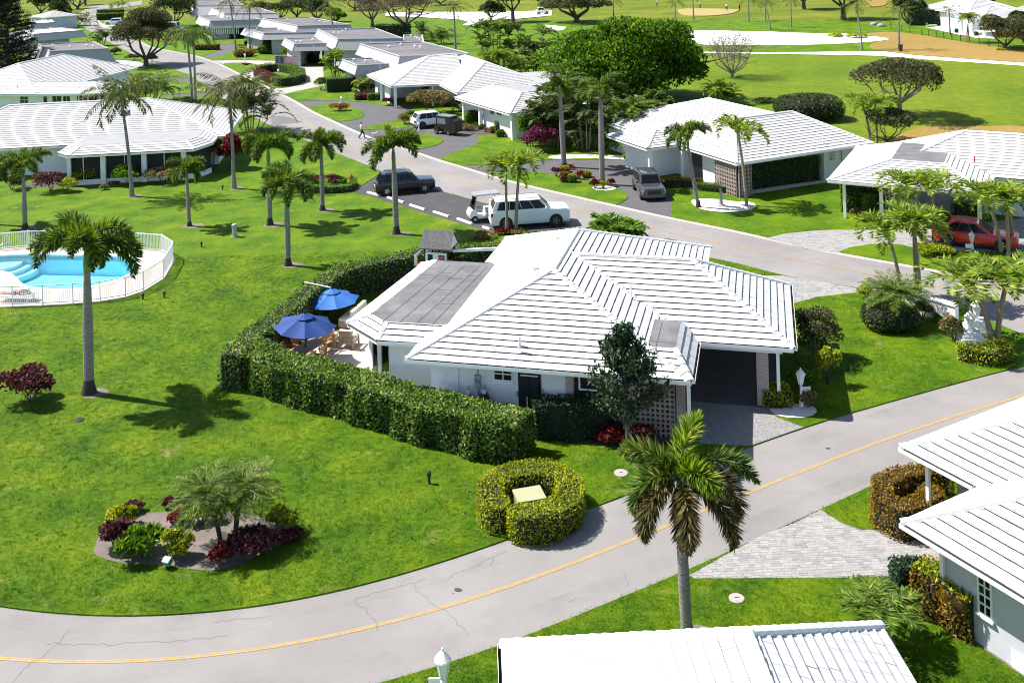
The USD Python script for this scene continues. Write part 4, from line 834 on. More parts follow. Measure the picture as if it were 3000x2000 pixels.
# --- left house with the screened porch
h6 = House('house', 'long white tiled house with dark screened porch at the left', (47, 434), (663, 400))
h6.roof([Block([(-9.5, 0), (18.3, 0), (18.3, 13.5), (-9.5, 13.5)], [.42, .34, .42, .42]), Block([(4.6, -3.4), (5.9, -4.95), (16.3, -5.05), (17.5, -2.6), (17.5, 4), (4.6, 4)], [.4, .42, .4, .4, None, .4], flat=3.28)], n_ind=160, flatmat='membrane_light', gutter=[])
h6.wall([(-8.5, 1.0), (17.4, 1.0), (17.4, 12.7), (-8.5, 12.7)])
f6 = h6.on((5.6, -4.3), (16.4, -4.4))
h6.part('porch_screen', f6.boxm(MB(), 0, 10.8, .5, 2.55, -.06, -.05), 'screen'); h6.part('porch_wall', f6.boxm(MB(), 0, 10.8, -.1, .5, -.2, .0), 'stucco')
f6c = h6.on((16.4, -4.4), (17.3, -2.4)); h6.part('porch_screen', f6c.boxm(MB(), .0, 2.19, .5, 2.55, -.06, -.05), 'screen'); h6.part('porch_wall', f6c.boxm(MB(), 0, 2.19, -.1, .5, -.2, 0), 'stucco')
for x in (N3(1190, 700), N3(1660, 700), N3(2112, 620)): a, z = f6.hit(x); f6.post(a, .42, mat='stucco', d=.05, name='pillar')
f6.post(.15, .3, mat='stucco', d=.05, name='pillar')
for x in (N3(955, 650), N3(1430, 630), N3(1885, 610)): a, z = f6.hit(x); f6.post(a, .06, d=0, name='mullion', z0=.5)
m = MB().box((8.2, 4.6, 4.75), (.75, .7, .3)); m.box((8.2, 4.6, 4.93), (.9, .85, .06)); h6.part('roof_vent', m, 'trim_white', h6.rp)
# --- upper left house
h7 = House('house', 'white tiled house with steep front gable at the upper left', (0, 277), (298, 275))
h7.roof([Block([(-9.6, 0), (4.9, 0), (4.9, 24), (-9.6, 24)], [.41, .40, .4, .40]), Block([(2, 0.0), (13.3, 0.0), (13.3, 5.6), (2, 5.6)], [.40, .45, .45, None], flat=3.75, ze=2.752)], n_ind=0, gutter=[], flatmat='membrane_light')
h7.wall([(-8.6, .9), (10.6, .9), (10.6, 4.6), (4, 4.6), (4, 23), (-8.6, 23)])
f7 = h7.on((-8.6, .9), (10.6, .9)); f7.window_px(M1(278, 1330), M1(388, 1418), cols=2, rows=2)
for x0, x1 in ((720, 845), (870, 965)): f7.window_px(M1(x0, 1325), M1(x1, 1400), cols=2, rows=1, sill=False)
(a0, z), (a1, z1) = f7.hit(M1(600, 1322)), f7.hit(M1(648, 1450)); f7.box('door', a0, a1, 0, 2.3, .003, .05, 'dark_door')
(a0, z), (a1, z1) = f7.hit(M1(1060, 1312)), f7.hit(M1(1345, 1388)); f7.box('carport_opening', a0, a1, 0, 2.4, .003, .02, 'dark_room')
for x in (1090, 1150, 1215): a, z = f7.hit(M1(x, 1340)); f7.box('post', a - .07, a + .07, -.05, 2.5, .03, .15, 'trim_white')
vent(h7, M1(240, 1210), 3.6, .05, .4)
# --- two white houses beyond the horseshoe driveway
h11 = House('house', 'white hip-roofed house with open carport beyond the horseshoe driveway', (1145, 253), (1268, 247))
h11.roof([Block([(0, 0), (9, -.3), (8, 12.5), (-2.95, 10.8)], [.43, None, .45, .42], ze=2.75), Block([(7.4, -7.9), (18.5, -4.5), (14.0, 13.5), (3.2, 12.0)], [.42, .42, .45, .45], ze=2.751)], n_ind=0, caps=True)
h11.wall([(4.6, 4.0), (8, .8), (8.2, -6.2), (17.5, -3.5), (13, 12.5), (4, 11)]); h11.wall([(-1.6, 8), (4, 8), (4, 10.6), (-2, 10.3)], mat='stucco_grey')
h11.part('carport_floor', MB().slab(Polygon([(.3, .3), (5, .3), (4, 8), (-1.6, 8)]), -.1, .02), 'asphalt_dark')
for u_, n_, w_ in ((.5, .5, .36), (-1.2, 6.4, .3), (5.0, .4, .2)): h11.part('post', MB().box((u_, n_, 1.25), (w_, w_, 2.62)), 'trim_white')
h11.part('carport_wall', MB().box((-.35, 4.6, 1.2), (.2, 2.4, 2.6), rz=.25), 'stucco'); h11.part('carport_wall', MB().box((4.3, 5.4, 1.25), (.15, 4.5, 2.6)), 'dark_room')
h12 = House('house', 'white hip-roofed wing with porch posts and clipped shrubs, right of the open carport house', (1493, 334), (1333, 287))
h12.roof([Block([(0, 0), (12.5, 0), (13.5, -9.5), (0, -9.5)][::-1], [.5, .42, .42, .42][::-1] if False else [.42, .42, .42, .42], flat=4.15)], n_ind=60, flatmat='membrane_light')
h12.wall([(.8, -8.8), (7.5, -8.8), (7.5, -.8), (.8, -.8)]); h12.part('porch_wall', MB().slab(Polygon([(7.5, -8.8), (12.3, -8.8), (12.3, -3), (7.5, -3)]), -.1, 2.55), 'stucco_grey')
g12 = h12.on((7.5, -.8), (.8, -.8)); g12.window_px(M4(1437, 600), M4(1502, 655), cols=2, rows=1, sill=False); g12.window_px(M4(1345, 570), M4(1400, 640), cols=1, rows=1, sill=False, pane='glass_tint')
gp = h12.on((12.4, -.45), (0, -.45))
for x in (M4(983, 600), M4(1205, 620), M4(1650, 780)): a, z = gp.hit(x); gp.post(a, .3)
# --- small brown-roofed rear wing between them and the big tree
hb = House('house', 'brownish flat roof peeking out under the big green tree', M6(800, 1010), M6(1070, 1150), ze=3.2)
hb.roof([Block([(0, 0), (11, 0), (11, 7), (0, 7)], [.12, .12, .12, .12], ze=3.2)], mat='roof_grey', caps=False); hb.wall([(.5, .5), (10.5, .5), (10.5, 6.5), (.5, 6.5)], z1=3.0)

# --- flat roofed houses with sloping fascia bands
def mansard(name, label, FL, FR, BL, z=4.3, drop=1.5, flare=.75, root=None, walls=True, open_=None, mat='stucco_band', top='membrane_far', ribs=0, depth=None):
    """top outline from three roof corners: front left, front right, back left"""
    a, b, c = G(FL, z), G(FR, z), G(BL, z)
    t = unit((b - a)[:2]); e = np.array([-t[1], t[0]]); W = np.linalg.norm((b - a)[:2]); dv = (c - a)[:2]; Dp = depth or max(3.0, dv @ e); sk = (dv @ t) * Dp / max(dv @ e, .5)
    if root is None: root = thing(name, label, 'house', (a[0], a[1], 0), math.atan2(t[1], t[0])); o = a; R = rotz(math.atan2(t[1], t[0])); root_ = dict(p=root, o=np.array([a[0], a[1], 0]), R=R)
    else: root_ = root
    def lo(u, n, zz):
        w = np.array([a[0], a[1], 0]) + np.array([*(t * u + e * n), zz]); return root_['R'].T @ (w - root_['o'])
    top_c = [(0, 0), (W, 0), (W + sk, Dp), (sk, Dp)]
    pc = Polygon(top_c).buffer(flare, join_style=2); low = np.array(shapely.geometry.polygon.orient(pc).exterior.coords)[:-1]
    k = np.argmin(np.linalg.norm(low - np.array([-flare, -flare]), axis=1)); low = np.roll(low, -k, 0)
    p = root_['p']; T = [lo(u, n, z) for u, n in top_c]; Bt = [lo(u, n, z - drop) for u, n in low]
    for i in range(4):
        j = (i + 1) % 4
        q = put('roof_band', MB().add([Bt[i], Bt[j], T[j], T[i]], [[0, 1, 2, 3]]), mat, p)
        if ribs:
            rb = MB(); L_ = np.linalg.norm(Bt[j] - Bt[i])
            for x in np.linspace(0, 1, max(2, int(L_ / ribs) + 1)): rb.bar(Bt[i] * (1 - x) + Bt[j] * x, T[i] * (1 - x) + T[j] * x, .09, .06)
            put('band_rib', rb, 'trim_white', q)
    m = MB(); m.slab(Polygon([lo(u, n, 0)[:2] for u, n in top_c]), None, z - .10); rf = put('roof', m, top, p)
    m = MB()
    for i in range(4): m.bar(T[i], T[(i + 1) % 4], .22, .12)
    put('parapet', m, mat, rf)
    put('soffit', MB().slab(Polygon([q[:2] for q in Bt]), z - drop - .02, z - drop + .02, bottom=True), mat, p)
    if walls:
        inn = Polygon([lo(u, n, 0)[:2] for u, n in top_c]).buffer(-.25)
        if open_: inn = inn.difference(Polygon([lo(u * W, n * Dp, 0)[:2] for u, n in open_]))
        put('wall', MB().slab(inn, -.1, z - drop), mat, p)
    r_ = np.random.default_rng(int(FL[0])); m = MB()
    for _ in range(4):
        u, n = r_.uniform(.1, .9) * W, r_.uniform(.2, .85) * Dp; q = lo(u + sk * n / Dp, n, z - .1); m.lathe([(.12, 0), (.12, .3), (.2, .32), (.001, .42)], 8, q)
    put('vent_pipe', m, 'trim_white', rf)
    root_['lo'] = lo; root_['W'] = W; root_['D'] = Dp
    return root_
mansard('house', 'grey flat-roofed house with a tall sloping band behind the upper left white house', M1(690, 705), M1(1485, 668), M1(450, 562), z=4.4, drop=2.2, flare=1.0, depth=13)
mansard('house', 'white-topped flat-roofed house right of the dark conifer', M1(470, 470), M1(1140, 418), M1(345, 455), z=4.0, drop=1.4, flare=.6, top='concrete_white', depth=12, open_=[(.72, -.2), (.98, -.2), (.98, .5), (.72, .5)])
mansard('house', 'small far flat-roofed house right of the conifer top', M1(455, 330), M1(745, 308), M1(430, 300), z=4.0, drop=1.3, flare=.5, top='concrete_white', depth=10)
hp = House('house', 'tiny white pyramid roof beside the conifer top', M1(400, 232), M1(572, 245), ze=3.2); hp.roof([Block([(0, 0), (9, 0), (9, 9), (0, 9)], [.3, .3, .3, .3], ze=3.2)], caps=False); hp.wall([(.5, .5), (8.5, .5), (8.5, 8.5), (.5, 8.5)], z1=3.1, mat='stucco_grey')
t1 = mansard('house', 'farthest grey flat-roofed row house at the top left', M2(590, 82), M2(1235, 76), M2(560, 20), z=5.2, drop=2.6, flare=1.4, depth=22)
t2 = mansard('house', 'flat-roofed row house with white lattice screen under its band', M2(978, 188), M2(1690, 184), M2(790, 112), z=5.0, drop=1.6, flare=.7, depth=16)
mansard('house', '', M2(782, 292), M2(1450, 268), M2(622, 224), z=4.0, drop=1.6, flare=.7, root=t2, open_=[(.36, -.2), (.68, -.2), (.68, .6), (.36, .6)])
t3 = mansard('house', 'flat-roofed row house with long white side band, behind the clipped round bush', M2(1982, 358), M2(2700, 340), M2(1500, 258), z=5.0, drop=1.6, flare=.7)
mansard('house', '', M2(1517, 458), M2(2300, 445), M2(1252, 394), z=3.9, drop=1.2, flare=.6, root=t3, open_=[(-.1, -.2), (.12, -.2), (.12, .8), (-.1, .8)])
t4 = mansard('house', 'flat-roofed row house with open carport behind the flag', M5(425, 542), M5(1312, 530), M5(148, 405), z=5.0, drop=1.7, flare=.7, ribs=4)
mansard('house', '', M2(1938, 607), M2(2450, 596), M2(1802, 530), z=3.7, drop=1.15, flare=.5, root=t4, open_=[(.14, -.3), (.78, -.3), (.78, .95), (.14, .95)], ribs=3)
t5 = mansard('house', 'flat-roofed row house with ribbed white band behind the open carport house', M5(1275, 776), M5(2225, 738), M5(732, 608), z=5.0, drop=1.6, flare=.6, ribs=5)
mansard('house', '', M5(690, 903), M5(1300, 872), M5(488, 822), z=3.7, drop=1.2, flare=.5, root=t5, ribs=3)
mansard('house', 'grey flat roof corner behind the ribbed row house', M5(1330, 580), M5(1600, 582), M5(1330, 528), z=4.4, drop=1.5, flare=.3, depth=10)
lo = t2['lo']; m = MB()
for k in range(15): m.box(tuple(lo(t2['W'] * .05 + .38 * k + .0, -.35, 1.9)), (.14, .1, 1.6))
put('lattice_screen', m, 'trim_white', t2['p'])
# top right: pool pavilion and houses
h13 = House('pavilion', 'white open pool pavilion with round columns at the top right', N1(1395, 212), N1(1720, 255), ze=3.3, cat='pavilion')
h13.roof([Block([(0, 0), (8.6, 0), (8.6, 9.5), (0, 9.5)], [.40, .40, .40, .40], ze=3.3)], n_ind=0); 
for u_, n_ in ((.8, .8), (7.8, .8), (.8, 8.6), (7.8, 8.6), (4.3, .8)): h13.part('column', MB().lathe([(.42, -.05), (.42, .25), (.33, .3), (.33, 2.8), (.45, 2.95), (.45, 3.1), (.001, 3.1)], 14, (u_, n_, 0)), 'stucco')
h14 = House('house', 'pale hip-roofed house behind the pool at the top right', N1(915, 112), N1(1170, 142), ze=3.2)
h14.roof([Block([(0, 0), (16, 0), (16, 12), (0, 12)], [.4, .4, .4, .4], ze=3.2)], n_ind=0); h14.wall([(.8, .8), (15.2, .8), (15.2, 11.2), (.8, 11.2)], z1=3.1)
f14 = h14.on((.8, .8), (15.2, .8)); f14.window(2.8, 4.6, .8, 2.4, cols=2, rows=1)
h15 = House('house', 'pale roof at the extreme top right corner', N1(1980, 190), N1(2352, 200), ze=3.2)
h15.roof([Block([(0, 0), (30, 0), (30, 16), (0, 16)], [.3, .3, .3, .3], ze=3.2)], n_ind=0); h15.wall([(.8, .8), (29, .8), (29, 15), (.8, 15)], z1=3.1)
# ---------------------------------------------------------------- foliage
def rhombs(C, D, S, Ln, Wd, cup=.18, N=None):
    """leaf blades: centre of base C, long axis D, side axis S; a kite of two triangles with a slight fold"""
    Ln, Wd = np.broadcast_to(Ln, (len(C),))[:, None], np.broadcast_to(Wd, (len(C),))[:, None]
    N = np.cross(D, S); mid = C + D * Ln * .45
    v = np.stack([C, mid + S * Wd / 2 + N * Wd * cup, C + D * Ln, mid - S * Wd / 2 + N * Wd * cup], 1).reshape(-1, 3)
    k = np.arange(len(C)) * 4
    return v, np.vstack([np.stack([k, k + 1, k + 2], 1), np.stack([k, k + 2, k + 3], 1)])
def rdirs(n, r): return unit(r.normal(size=(n, 3)))
def leafcloud(P, Nrm, size, r, spread=.8, aspect=.55):
    n = len(P); D = unit(Nrm * .55 + r.normal(size=(n, 3)) * spread); S = unit(np.cross(D, r.normal(size=(n, 3))))
    L_ = size * r.uniform(.65, 1.35, n)
    return rhombs(P - D * L_[:, None] * .4, D, S, L_, L_ * aspect)
def lumps(n, rx, ry, rz, r, lobes=9, lr=.5, low=-.5, fill=.35):
    """points and outward directions over a lumpy crown made of overlapping lobes"""
    c = rdirs(lobes, r); c[:, 2] = np.where(c[:, 2] < low, -c[:, 2] * .5, c[:, 2]); c *= r.uniform(.45, .72, (lobes, 1)); rad = lr * r.uniform(.75, 1.2, lobes)
    k = r.integers(lobes, size=n); d = rdirs(n, r); d[:, 2] = np.where(d[:, 2] < -.45, -d[:, 2], d[:, 2]); q = 1 - fill * r.random(n) ** 1.6
    p = c[k] + d * (rad[k] * q)[:, None]
    return p * [rx, ry, rz], unit(d * [1 / rx, 1 / ry, 1 / rz])
def tree(name, label, base, h, w, mat, size, n, trunk=.25, bare=.3, seed=1, lobes=10, d=None, lean=(0, 0), flat=None, bark='bark', group=None, cat='tree', lr=.5, forks=5, fill=.35, low=-.5, twigs=0):
    """base: ground pixel; h: height, w: crown width in metres; bare: share of the height below the crown"""
    r = np.random.default_rng(seed); g = G(base); T = thing(name, label, cat, (g[0], g[1], 0), group=group); d = d or w
    cz = h * (bare + (1 - bare) * .5); rz = h * (1 - bare) * .5; cx = np.array([lean[0], lean[1], 0])
    m = MB(); z1 = h * bare * .8
    m.tube([(0, 0, -.15), (lean[0] * .1, lean[1] * .1, z1 * .35), (lean[0] * .35, lean[1] * .35, z1)], [trunk * 1.35, trunk, trunk * .85], 9)
    tr = put('trunk', m, bark, T, smooth=60)
    for k in range(forks):
        a = 2 * np.pi * (k + r.random() * .6) / forks; e = r.uniform(.45, .8); P0 = np.array([lean[0] * .35, lean[1] * .35, z1 * .96])
        tip = cx + np.array([math.cos(a) * w * .5 * e, math.sin(a) * d * .5 * e, cz + rz * r.uniform(-.15, .5)])
        mid = P0 * .5 + tip * .5 + np.array([math.cos(a) * w * .06, math.sin(a) * d * .06, -rz * .12])
        lm = MB(); lm.tube([P0, mid, tip], [trunk * .6, trunk * .36, trunk * .1], 6)
        for q in range(3 + twigs):
            b = mid * (1 - (q + 1) * .8 / (4 + twigs)) + tip * ((q + 1) * .8 / (4 + twigs)); e2 = b + r.normal(0, 1, 3) * [w * .13, d * .13, rz * .25] + [0, 0, rz * .25]
            lm.tube([b, (b + e2) / 2 + r.normal(0, .05, 3) * w * .3, e2], [trunk * .22, trunk * .13, trunk * .04], 5)
            for _ in range(2 if twigs else 0):
                e3 = e2 + r.normal(0, 1, 3) * [w * .08, d * .08, rz * .18]; lm.tube([b * .4 + e2 * .6, e3], [trunk * .09, trunk * .03], 4)
        put('limb', lm, bark, T, smooth=60)
    p, nr = lumps(n, w / 2, d / 2, rz, r, lobes, lr, low, fill)
    if flat: p[:, 2] = np.maximum(p[:, 2], -rz * flat + r.random(n) * rz * .25)
    put('crown', leafcloud(p + cx + [0, 0, cz], nr, size, r), mat, T)
    return T
def shrub(label, base, wpx, hpx, mat, n=500, size=.10, seed=0, shape='ball', name='shrub', group=None, stem=True, d=None, cat='shrub', lobes=7, spread=.8, extra=None, z0=.0):
    """base: ground pixel under it; width and height in photograph pixels"""
    r = np.random.default_rng(seed + int(base[0] * 7 + base[1])); g = G(base); s = ppm(base); w = wpx / s; dep = (d or 1.0) * w
    h = hpx / s if hpx > 0 else -hpx
    T = thing(name, label, cat, (g[0], g[1] + dep * .3, 0), group=group)
    if shape == 'ball':
        dr = rdirs(n, r); dr[:, 2] = np.where(dr[:, 2] < -.75, -dr[:, 2], dr[:, 2]); sq = 1 / np.maximum(.86, np.abs(dr).max(1) ** .35)
        p = dr * sq[:, None] * [w / 2, dep / 2, h / 2] * r.uniform(.93, 1.02, (n, 1)) + [0, 0, h / 2]; nr = dr; core = .9
    elif shape == 'box':
        dr = rdirs(n, r); k = np.abs(dr).max(1, keepdims=True); p = dr / k * [w / 2, dep / 2, h / 2] * r.uniform(.93, 1.03, (n, 1)) + [0, 0, h / 2]; nr = unit(dr ** 3); core = .92
    else:
        p, nr = lumps(n, w / 2, dep / 2, h * .5, r, lobes, .52, -.3, .5); p[:, 2] = p[:, 2] + h * .52; p[:, 2] = np.maximum(p[:, 2], r.random(n) * .2 * h); core = 0
    f = put('foliage', leafcloud(p, nr, size, r, spread), mat, T)
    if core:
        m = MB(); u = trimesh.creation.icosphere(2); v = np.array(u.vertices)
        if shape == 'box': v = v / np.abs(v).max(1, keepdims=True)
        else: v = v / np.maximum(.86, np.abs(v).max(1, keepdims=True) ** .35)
        m.add(v * [w / 2 * core, dep / 2 * core, h / 2 * core] + [0, 0, h / 2], np.array(u.faces)); put('shade_core', m, 'leaf_core', T)  # near-black filler, painted shade between the leaves
    elif stem:
        m = MB()
        for k in range(5):
            a = k * 1.26 + r.random(); m.tube([(0.02 * math.cos(a), .02 * math.sin(a), -.05), (w * .12 * math.cos(a), dep * .12 * math.sin(a), h * .35), (w * .25 * math.cos(a), dep * .25 * math.sin(a), h * .7)], [.03, .022, .01], 5)
        put('stem', m, 'bark', T)
    if extra: 
        k = r.random(n) < extra[1]; put('bloom', leafcloud(p[k] + nr[k] * .05, nr[k], size * 1.1, r), extra[0], T)
    return T
plain('leaf_core', (.008, .014, .005), .95, .4, 8)  # near-black core colour, makes gaps in the foliage look shaded
def hedge(name, label, path, width, height, mat, dens=150, size=.09, seed=0, closed=False, top_mat=None, group=None, cat='hedge', round_=.0, core='leaf_core', wob=.05):
    """clipped hedge along a path of world points"""
    r = np.random.default_rng(seed + 11); P = np.array([q[:2] for q in path]); ln = LineString(P if not closed else np.vstack([P, P[:1]]))
    foot = ln.buffer(width / 2, cap_style=3 if round_ == 0 else 1, join_style=1)
    o = np.array(foot.centroid.coords[0]); T = thing(name, label, cat, (o[0], o[1], 0), group=group)
    fo = shapely.affinity.translate(foot, -o[0], -o[1])
    put('shade_core', MB().slab(fo.buffer(-.10), -.05, height - .10), core, T)  # dark core slab, stands in for shade in the leaf gaps
    pt, nm = [], []
    for g in parts_of(fo):
        for ring in [g.exterior, *g.interiors]:
            L_ = ring.length; k = int(L_ * height * dens)
            s_ = r.random(k) * L_; z = r.random(k) ** .9 * height
            a = np.array([ring.interpolate(x).coords[0] for x in s_]); b = np.array([ring.interpolate((x + .02) % L_).coords[0] for x in s_]); t = unit(b - a)
            nn = np.stack([t[:, 1], -t[:, 0]], 1) * (1 if shapely.geometry.polygon.orient(g).exterior.is_ccw and ring.is_ccw else (1 if ring.is_ccw else 1))
            # point outward: away from the inside of the footprint
            sgn = np.array([1.0 if not g.contains(Point(*(p + q * .03))) else -1.0 for p, q in zip(a, nn)]); nn *= sgn[:, None]
            z2 = np.clip(z, .02, None); inn = round_ * np.clip((z2 - height * .72) / (height * .28), 0, 1) ** 2 * .3
            wv = wob * np.sin(s_ * 2.1 + z * 1.3) + wob * .6 * np.sin(s_ * 5.3) + r.normal(0, .025, k)
            pt.append(np.column_stack([a + nn * (wv - inn)[:, None], z2])); nm.append(np.column_stack([nn, np.full(k, .35)]))
        x0, y0, x1, y1 = g.bounds; k = int((x1 - x0) * (y1 - y0) * dens * 1.25); q = np.column_stack([r.uniform(x0, x1, k), r.uniform(y0, y1, k)]); q = q[shapely.contains_xy(g, q[:, 0], q[:, 1])]
        hz = height + .04 * np.sin(q[:, 0] * 2.3) + .04 * np.sin(q[:, 1] * 3.1 + 1) + r.normal(0, .03, len(q))
        if top_mat: topP = np.column_stack([q, hz]); put('lit_top_leaves', leafcloud(topP, np.tile([0, 0, 1.0], (len(q), 1)), size, r), top_mat, T, kind='stuff')  # top leaves get a brighter colour, sunlight painted into the hedge top
        else: pt.append(np.column_stack([q, hz])); nm.append(np.tile([0, 0, 1.0], (len(q), 1)))
    put('foliage', leafcloud(np.vstack(pt), unit(np.vstack(nm)), size, r, .75), mat, T)
    return T
# ---------------------------------------------------------------- palms
def frond(base, az, el, L_, droop, style, r, n=26):
    """(leaflets, midrib) of one frond; az and el in degrees"""
    az, el, droop = math.radians(az), math.radians(el), math.radians(droop)
    s = np.linspace(0, 1, 15); th = el - droop * s ** 1.25; ds = L_ / 14
    h = np.concatenate([[0], np.cumsum(np.cos((th[1:] + th[:-1]) / 2) * ds)]); z = np.concatenate([[0], np.cumsum(np.sin((th[1:] + th[:-1]) / 2) * ds)])
    tw = r.normal(0, .12) * s ** 2 * L_
    X = np.array(base) + np.column_stack([h * math.cos(az) - tw * math.sin(az), h * math.sin(az) + tw * math.cos(az), z])
    rad = (.028 if style != 'adonidia' else .02) * (1 - s * .85)
    rb = MB().tube(X, rad, 5)
    q0 = {'fox': .12, 'coco': .16, 'adonidia': .14, 'queen': .15, 'date': .08, 'areca': .18}[style]
    per = {'fox': 13, 'coco': 2, 'adonidia': 2, 'queen': 4, 'date': 2, 'areca': 2}[style]
    q = np.repeat(np.linspace(q0, .985, n), per) + r.normal(0, .006, n * per); q = np.clip(q, 0, .999); i = np.clip((q * 14).astype(int), 0, 13); f = q * 14 - i
    C_ = X[i] * (1 - f[:, None]) + X[i + 1] * f[:, None]; T = unit(X[i + 1] - X[i]); side = unit(np.cross(T, [0, 0, 1.0])); up = np.cross(side, T)
    m = len(q); env = np.clip(np.sin(np.pi * (q * .86 + .1)) * 1.15, .3, 1.0)
    if style == 'fox':
        ph = r.random(m) * 2 * np.pi; R = side * np.cos(ph)[:, None] + up * np.sin(ph)[:, None]; D = unit(T * .75 + R * 1.0 + [0, 0, -.18]); ll, ww = .54 * env, .068 if n < 40 else .048
    elif style == 'queen':
        ph = r.random(m) * 2 * np.pi; R = side * np.cos(ph)[:, None] * 1.2 + up * np.sin(ph)[:, None] * .5; D = unit(T * .5 + R + [0, 0, -.95]); ll, ww = .85 * env, .06
    elif style == 'coco':
        sg = np.tile([-1, 1], n); D = unit(T * .55 + side * sg[:, None] * .8 + [0, 0, -.75] + r.normal(0, .12, (m, 3))); ll, ww = .85 * env, .075
    elif style == 'date':
        sg = np.tile([-1, 1], n); D = unit(T * .75 + side * sg[:, None] * .8 + up * .12 + r.normal(0, .10, (m, 3)) + [0, 0, -.12]); ll, ww = .36 * env, .032
    elif style == 'areca':
        sg = np.tile([-1, 1], n); D = unit(T * .7 + side * sg[:, None] * .8 + up * .25 + [0, 0, -.25] + r.normal(0, .08, (m, 3))); ll, ww = .62 * env, .125
    else:
        sg = np.tile([-1, 1], n); D = unit(T * .6 + side * sg[:, None] * .75 + up * .5 + [0, 0, -.22] + r.normal(0, .16, (m, 3))); ll, ww = .60 * env, .10
    S = unit(np.cross(D, r.normal(size=(m, 3)) * .5 + up))
    return rhombs(C_, D, S, ll * r.uniform(.8, 1.15, m), ww, .12), rb
def stem(m, P, R, n=10): return m.tube(P, R, n)
def palm_parts(T, kind, h, seed, nfr=None, fl=None, r0=.17, lean=(0, 0), fr=None, det=26, mat=None, trunkmat=None, mid=True, top=None):
    """a palm under prim T: trunk, crownshaft, fronds. h: height where the fronds leave"""
    r = np.random.default_rng(seed); lx, ly = lean
    P = [(lx * (s ** 1.6) * 1.0, ly * (s ** 1.6), h * s) for s in np.linspace(0, 1, 9)]; tip = np.array(P[-1])
    if kind == 'fox':
        put('root_flare', MB().lathe([(r0 * 1.9, -.1), (r0 * 1.55, .12), (r0 * 1.15, .4), (r0 * 1.08, .55)], 12), 'trunk_dark', T, smooth=60)
        hb = h - .95; P = [(lx * s, ly * s, .02 + hb * s) for s in np.linspace(0, 1, 10)]; R = r0 * np.array([1.08, 1.05, 1.04, 1.06, 1.08, 1.05, .98, .88, .78, .72])
        put('trunk', MB().tube(P, R, 12), trunkmat or 'trunk_grey', T, smooth=60)
        m = MB()
        for z in np.arange(.5, hb, .16):
            s = z / hb; rr = np.interp(s, np.linspace(0, 1, 10), R); m.lathe([(rr + .001, -.012), (rr + .010, 0), (rr + .001, .012)], 12, (lx * s, ly * s, z))
        put('trunk_ring', m, 'bark_pale', T, kind='stuff')
        put('crownshaft', MB().tube([(lx * .99, ly * .99, hb - .01), (lx, ly, hb + .35), (lx, ly, h - .1)], [r0 * .72, r0 * .8, r0 * .4], 10), 'crownshaft', T, smooth=60)
        L_, n = 2.45, nfr or 13; el0, dr = (12, 80), (105, 160)
    elif kind == 'coco':
        R = np.linspace(r0, r0 * .62, 9); R[0] *= 1.5; R[1] *= 1.1
        put('trunk', MB().tube([(p[0], p[1], p[2] - (.15 if k == 0 else 0)) for k, p in enumerate(P)], R, 9), trunkmat or 'trunk_grey', T, smooth=60)
        L_, n = 3.7, nfr or 18; el0, dr = (-25, 75), (45, 105)
    elif kind == 'queen':
        put('trunk', MB().tube(P, np.linspace(r0 * 1.15, r0 * .75, 9), 10), trunkmat or 'trunk_grey', T, smooth=60)
        L_, n = 4.2, nfr or 16; el0, dr = (15, 75), (95, 140)
    elif kind == 'adonidia':
        put('trunk', MB().tube(P, np.linspace(r0 * 1.2, r0 * .8, 9), 8), trunkmat or 'trunk_tan', T, smooth=60)
        put('crownshaft', MB().tube([tip + [0, 0, -.55], tip + [0, 0, -.2], tip], [r0 * .85, r0 * .95, r0 * .45], 8), 'crownshaft', T, smooth=60)
        L_, n = 2.35, nfr or 10; el0, dr = (25, 80), (95, 145)
    elif kind == 'date':
        put('trunk', MB().tube(P, np.linspace(r0, r0 * 1.15, 9), 8), trunkmat or 'trunk_dark', T, smooth=60)
        L_, n = 1.65, nfr or 24; el0, dr = (-15, 80), (55, 95)
    mt = mat or {'fox': 'frond_fox', 'coco': 'frond_coco', 'queen': 'frond_fox', 'adonidia': 'frond_bright', 'date': 'frond_fox', 'areca': 'frond_bright'}[kind]
    if fl: L_ = fl
    lst = fr or [(360 * k / n * 1.0 + r.uniform(-16, 16) + (k % 2) * 17, r.uniform(*el0), L_ * r.uniform(.82, 1.1), r.uniform(*dr)) for k in range(n)]
    if kind in ('coco', 'queen', 'date') and not fr: lst = [(k * 137.5 + r.uniform(-12, 12), el0[1] + (el0[0] - el0[1]) * ((k + .5) / n) ** .9 + r.uniform(-6, 6), L_ * r.uniform(.85, 1.08), r.uniform(*dr)) for k in range(n)]
    for az, el, l_, d_ in lst:
        lv, rb = frond(tip + [0, 0, -.08], az, el, l_, d_, kind, r, det)
        f = put('frond', lv, mt, T)
        if mid: put('midrib', rb, 'rachis', f)
    if kind == 'fox':
        put('spear', MB().tube([tip, tip + [-.06, 0, .75], tip + [-.16, .02, 1.45]], [.035, .022, .004], 5), 'spear', T)
    return T
def palm_class(name, kind, h, seed, **k):
    p = stage.CreateClassPrim('/World/' + name); palm_parts(p, kind, h, seed, **k); return p.GetPath()
def crownz(base, top): return top_z(base, top)
def palm_at(name, label, base, crown, cls, h0, rz, group=None, lean=None, sx=None, cat='palm tree'):
    """base pixel on the ground; crown: pixel where the fronds leave the stem"""
    g = G(base); hz = top_z(base, crown); k = hz / h0; s = sx or k
    return thing(name, label, cat, (g[0], g[1], 0), rz, group, (s, s, k), like=cls)
fox = [palm_class('foxtail_form_' + n, 'fox', 5.4, s, lean=l) for n, s, l in (('broad', 3, (.05, 0)), ('drooping', 8, (-.05, .03)), ('narrow', 14, (.12, 0)))]
